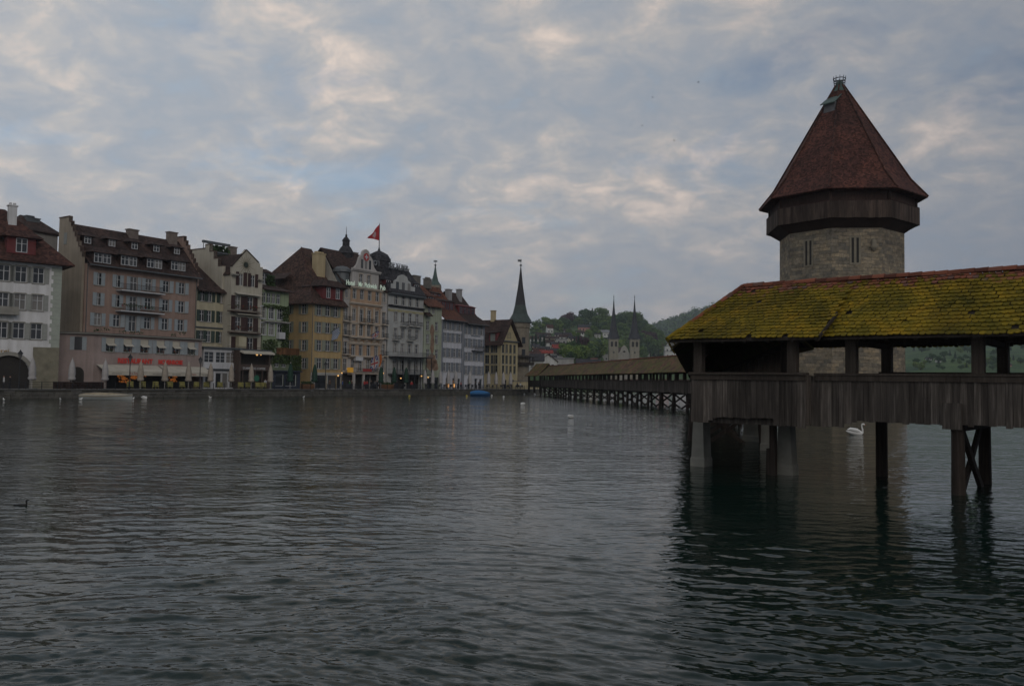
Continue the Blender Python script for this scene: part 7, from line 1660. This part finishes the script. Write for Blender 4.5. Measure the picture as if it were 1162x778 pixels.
for lb, px, py in (('white gull at the far left edge below the arcade', 4.5, 454), ('white gull left of the covered boat, below the dark fence', 68.5, 453.5), ('white gull floating at the stern of the covered boat', 91.5, 453.3), ('white gull at the bow of the covered boat', 151, 452.8), ('white gull below the white shop front', 238.5, 451.2), ('white gull below the yellow corner house', 344.5, 450.8)): gull(lb, px, py, .4)
BUY = mat('yellow buoy', (.45, .36, .05), .5, .1); BUW = mat('white buoy', (.55, .55, .54), .5, .1)
for lb, px, py, m_ in (('small yellow buoy below the white hotel', 464.6, 449.6, BUY), ('small yellow buoy left of the blue boat', 529.6, 449.3, BUY), ('white buoy right of the blue boat', 558, 449, BUW), ('white buoy below the yellow gabled house', 571.5, 450.4, BUW), ('white buoy by the bridge landing', 595, 447.2, BUW), ('white buoy at the first bridge trestle', 606.8, 447.4, BUW)):
    c = on_z(px, py, 0); o = thing('mooring_buoy', lb, 'buoy', (c.x, c.y, 0), 0, 'mooring buoys'); MB().lathe([(.02, -.12), (.17, -.06), (.2, .06), (.15, .2), (.04, .26)], 12, smooth=True).build('float', m_, o); MB().tube([(0, 0, .25), (0, 0, .34)], .03, 6).build('mooring_eye', ZINC, o)
# dark diving bird in the foreground
c = on_z(24, 573, 0); o = thing('cormorant', 'dark cormorant swimming low in the left foreground', 'bird', (c.x, c.y, 0), R(12)); o.scale = (.6,) * 3; o.location.z = -.012; CORM = mat('black plumage', (.012, .012, .012), .5, .2, 8)
m_ = MB(); m_.tube([(-.30, 0, .05), (-.18, 0, .03), (0, 0, .02), (.16, 0, .02), (.22, 0, .05)], [.015, .04, .065, .06, .03], 10); m_.tube([(.15, 0, .02), (.20, 0, .10), (.17, 0, .17), (.20, 0, .215), (.25, 0, .22)], [.04, .03, .028, .045, .03], 8); m_.build('body', CORM, o); MB().tube([(.24, 0, .22), (.31, 0, .215)], [.014, .004], 5).build('bill', CORM, o)
for lb, px, py in (('tiny dark bird flying nearest to the tower', 792.3, 93.5), ('tiny dark bird flying highest left of the tower', 740.5, 110.5), ('tiny dark bird flying lowest at the right', 765, 159.5), ('leftmost tiny dark bird in the clouds', 728.5, 142.5)):
    p = at(px, py, 170); o = thing('flying_bird', lb, 'bird', tuple(p), random.uniform(0, 6), 'birds flying under the clouds'); o.scale = (.75,) * 3; MB().tube([(-.24, 0, 0), (0, 0, 0), (.2, 0, .02), (.3, 0, .02)], [.02, .07, .05, .01], 6).build('body', CORM, o)
    for sy in (-1, 1): MB().prism([(-.1, sy * .03, .02), (.12, sy * .03, .02), (.06, sy * .28, .10), (-.12, sy * .5, .04)], (0, 0, .015)).build('wing', CORM, o)
# people: one continuous body grown over a skeleton, coat, trousers and skin by height
PSKIN = mat('skin', (.36, .22, .16), .7, .05); HAIR = mat('dark hair', (.03, .02, .015), .7, .1)
def person_mesh(pose, coat, legs):
    pts = {'pel': (0, 0, .95), 'che': (0, .0, 1.32), 'nec': (0, .0, 1.48), 'hea': (0, -.01, 1.56), 'top': (0, -.01, 1.72)}
    st = .16 if pose == 'walk' else .0
    arms = {'stand': ((.24, 0, 1.12), (.23, -.06, .86)), 'walk': ((.24, .1, 1.14), (.23, -.02, .90)), 'hold': ((.25, -.02, 1.14), (.10, -.26, 1.20))}[pose]
    V_ = [pts['pel'], pts['che'], pts['nec'], pts['hea'], pts['top']]; Ed = [(0, 1), (1, 2), (2, 3), (3, 4)]; Rd = [(.15, .11), (.17, .115), (.06, .06), (.09, .10), (.07, .08)]
    for sx in (-1, 1):
        b = len(V_); sg = st * sx
        V_ += [(sx * .09, 0, .88), (sx * .10, -sg * .6, .50), (sx * .10, sg, .09), (sx * .11, sg - .15, .04)]; Ed += [(0, b), (b, b + 1), (b + 1, b + 2), (b + 2, b + 3)]; Rd += [(.095, .1), (.065, .065), (.05, .05), (.04, .04)]
        b = len(V_); e_, h_ = arms; V_ += [(sx * .19, 0, 1.40), (sx * e_[0], e_[1] * sx if pose == 'walk' else e_[1], e_[2]), (sx * h_[0], (h_[1] - .1) * sx if pose == 'walk' else h_[1], h_[2])]; Ed += [(1, b), (b, b + 1), (b + 1, b + 2)]; Rd += [(.07, .07), (.05, .05), (.04, .04)]
    me = bpy.data.meshes.new('body'); me.from_pydata(V_, Ed, []); ob = bpy.data.objects.new('tmp', me); COL.objects.link(ob)
    sk = ob.modifiers.new('skin', 'SKIN')
    for i, (a, b) in enumerate(Rd): me.skin_vertices[0].data[i].radius = (a, b)
    me.skin_vertices[0].data[0].use_root = True
    ss = ob.modifiers.new('sub', 'SUBSURF'); ss.levels = 1; bpy.context.view_layer.update()
    m2 = bpy.data.meshes.new_from_object(ob.evaluated_get(bpy.context.evaluated_depsgraph_get())); bpy.data.objects.remove(ob); m2.name = 'body'
    m2.materials.clear()
    for m_ in (coat, legs, PSKIN): m2.materials.append(m_)
    for p in m2.polygons: p.material_index = 2 if p.center.z > 1.47 or (pose != 'hold' and abs(p.center.x) > .18 and p.center.z < .93 and p.center.z > .8) else (1 if p.center.z < .86 and abs(p.center.x) < .19 else 0)
    return m2
HAIRM = MB().lathe([(.02, 1.80), (.075, 1.775), (.105, 1.70), (.10, 1.62)], 10, c=(0, .02), smooth=True, cap=False).mesh('hair', HAIR)
CC = {'red': (.32, .03, .03), 'blue': (.03, .09, .32), 'dark': (.02, .02, .024), 'grey': (.12, .12, .12), 'white': (.5, .5, .5), 'brown': (.09, .055, .035), 'green': (.04, .16, .05)}
TRS = mat('dark trousers', (.02, .021, .026), .8, .1); PMESH = {}
for i, (px, col, pose, off, lb) in enumerate(((4, 'white', 'stand', 5, 'person in pale top standing under the white arcade arch'), (11, 'dark', 'stand', 5, 'person in dark clothes standing under the white arcade arch'), (301, 'white', 'stand', 4, 'person in white shirt by the cafe corner parasol'), (374, 'brown', 'stand', 4, 'person in brown jacket outside the yellow corner house'),
        (388.5, 'blue', 'stand', 3, 'person in bright blue jacket left of the ornate hotel'), (396.5, 'green', 'walk', 3.5, 'person in green top at the ornate hotel entrance'), (399, 'brown', 'stand', 4.5, 'person in tan top at the ornate hotel entrance'), (413.5, 'red', 'hold', 3, 'person in red jacket below the red banner'), (416.3, 'red', 'stand', 4, 'second person in red, just right below the red banner'), (421, 'dark', 'walk', 3.5, 'person in black right of the two red jackets'), (425.5, 'grey', 'stand', 4, 'person in grey before the ornate hotel columns'), (428, 'dark', 'hold', 4.5, 'person in black left of the green parasol'),
        (467, 'red', 'stand', 3, 'person in red beside the right veranda parasol'), (523, 'red', 'stand', 3.5, 'person in dark red right of the lit doorways'), (539, 'dark', 'walk', 3, 'left of two people in black above the blue boat'), (543.5, 'dark', 'stand', 3.2, 'right of two people in black above the blue boat'), (587, 'dark', 'walk', 3, 'person in black by the low yellow wall'), (590.5, 'white', 'walk', 3, 'person in white top by the low yellow wall'), (450, 'dark', 'stand', 4, 'person in black between the veranda parasols'))):
    key = (col, pose)
    if key not in PMESH: PMESH[key] = person_mesh(pose, mat(col + ' coat cloth', CC[col], .85, .1), TRS)
    o = thing('person', lb, 'person', tuple(quay_pt(quay_t(px, off), off, ZG)), random.uniform(0, 6.28), 'people on the quay'); put('body', PMESH[key], o); put('hair', HAIRM, o)
# flags on the fronts
def pole_flag(fr_args, px, py, lb, mats, kind, L=2.2, H=1.5):
    f = Frame(*fr_args); x, zz_ = f.pix(px, py, -.2); o = thing('hanging_flag', lb, 'flag', tuple(f.W(x, -.2, zz_)), f.a, 'flags on the house fronts')
    MB().tube([(0, 0.1, 0), (.2, -1.9, 1.0)], [.04, .03], 6).build('flag_pole', IRON, o); m_ = MB(); g = 9; vs = []
    for i in range(g + 1):
        for j in range(g + 1): a, b = i / g, j / g; vs.append((.2 * (.3 + .7 * a) + .25 * math.sin(b * 5) * b, -.3 - 1.6 * a + .2 * math.sin(b * 4 + a * 3) * b, .2 + .8 * a - b * L * (.8 + .2 * a)))
    m_.add(vs, [(i * (g + 1) + j, i * (g + 1) + j + 1, (i + 1) * (g + 1) + j + 1, (i + 1) * (g + 1) + j) for i in range(g) for j in range(g)], 0, True)
    def pick(i, j):
        if kind == 'tri': return 0 if i < g / 3 else (1 if i < 2 * g / 3 else 2)
        if kind == 'check': return (i + j) % 2
        if i == 4 or j == 4: return 2
        if abs(i - 4) == 1 and j != 4 or abs(j - 4) == 1 or i == j or i + j == 8: return 1
        return 0
    m_.m = [pick(i, j) for i in range(g) for j in range(g)]; m_.build('flag_cloth', mats, o)
FR = mat('flag red', (.36, .04, .04), .8, .1); FW = mat('flag white cloth', (.45, .44, .44), .8, .1); FB = mat('flag blue', (.04, .05, .22), .8, .1); FG = mat('flag green', (.03, .16, .07), .8, .1); FLB = mat('flag light blue', (.12, .2, .36), .8, .1); FO = mat('flag orange', (.5, .16, .04), .8, .1)
pole_flag((352, 7.5), 375.5, 377, 'small blue and white chequered flag on the yellow corner house', [FLB, FW], 'check')
pole_flag((388, 7.5), 420.5, 380.5, 'small blue flag with crossed red and white stripes on the upper hotel balcony', [FB, FW, FR], 'cross', 1.3)
pole_flag((388, 7.5), 419.5, 408, 'larger blue flag with crossed red and white stripes low on the ornate hotel', [FB, FW, FR], 'cross', 3.0)
pole_flag((388, 7.5), 424, 407, 'green white and orange flag low on the ornate hotel', [FG, FW, FO], 'tri', 2.6)
# haze over the lake basin

hb = MB().box(-3400, 3400, -60, 3450, -3.0, 330.0)
hm = bpy.data.materials.new('lake haze'); hm.use_nodes = True; hn = hm.node_tree; hn.nodes.remove(hn.nodes['Principled BSDF'])
pv = hn.nodes.new('ShaderNodeVolumePrincipled'); pv.inputs['Color'].default_value = (.82, .9, 1.0, 1); pv.inputs['Density'].default_value = 0.00013; pv.inputs['Anisotropy'].default_value = 0.0
hn.links.new(pv.outputs[0], hn.nodes['Material Output'].inputs['Volume'])
tag(hb.build('haze', hm), 'thin evening haze over the lake', 'haze', kind='stuff')
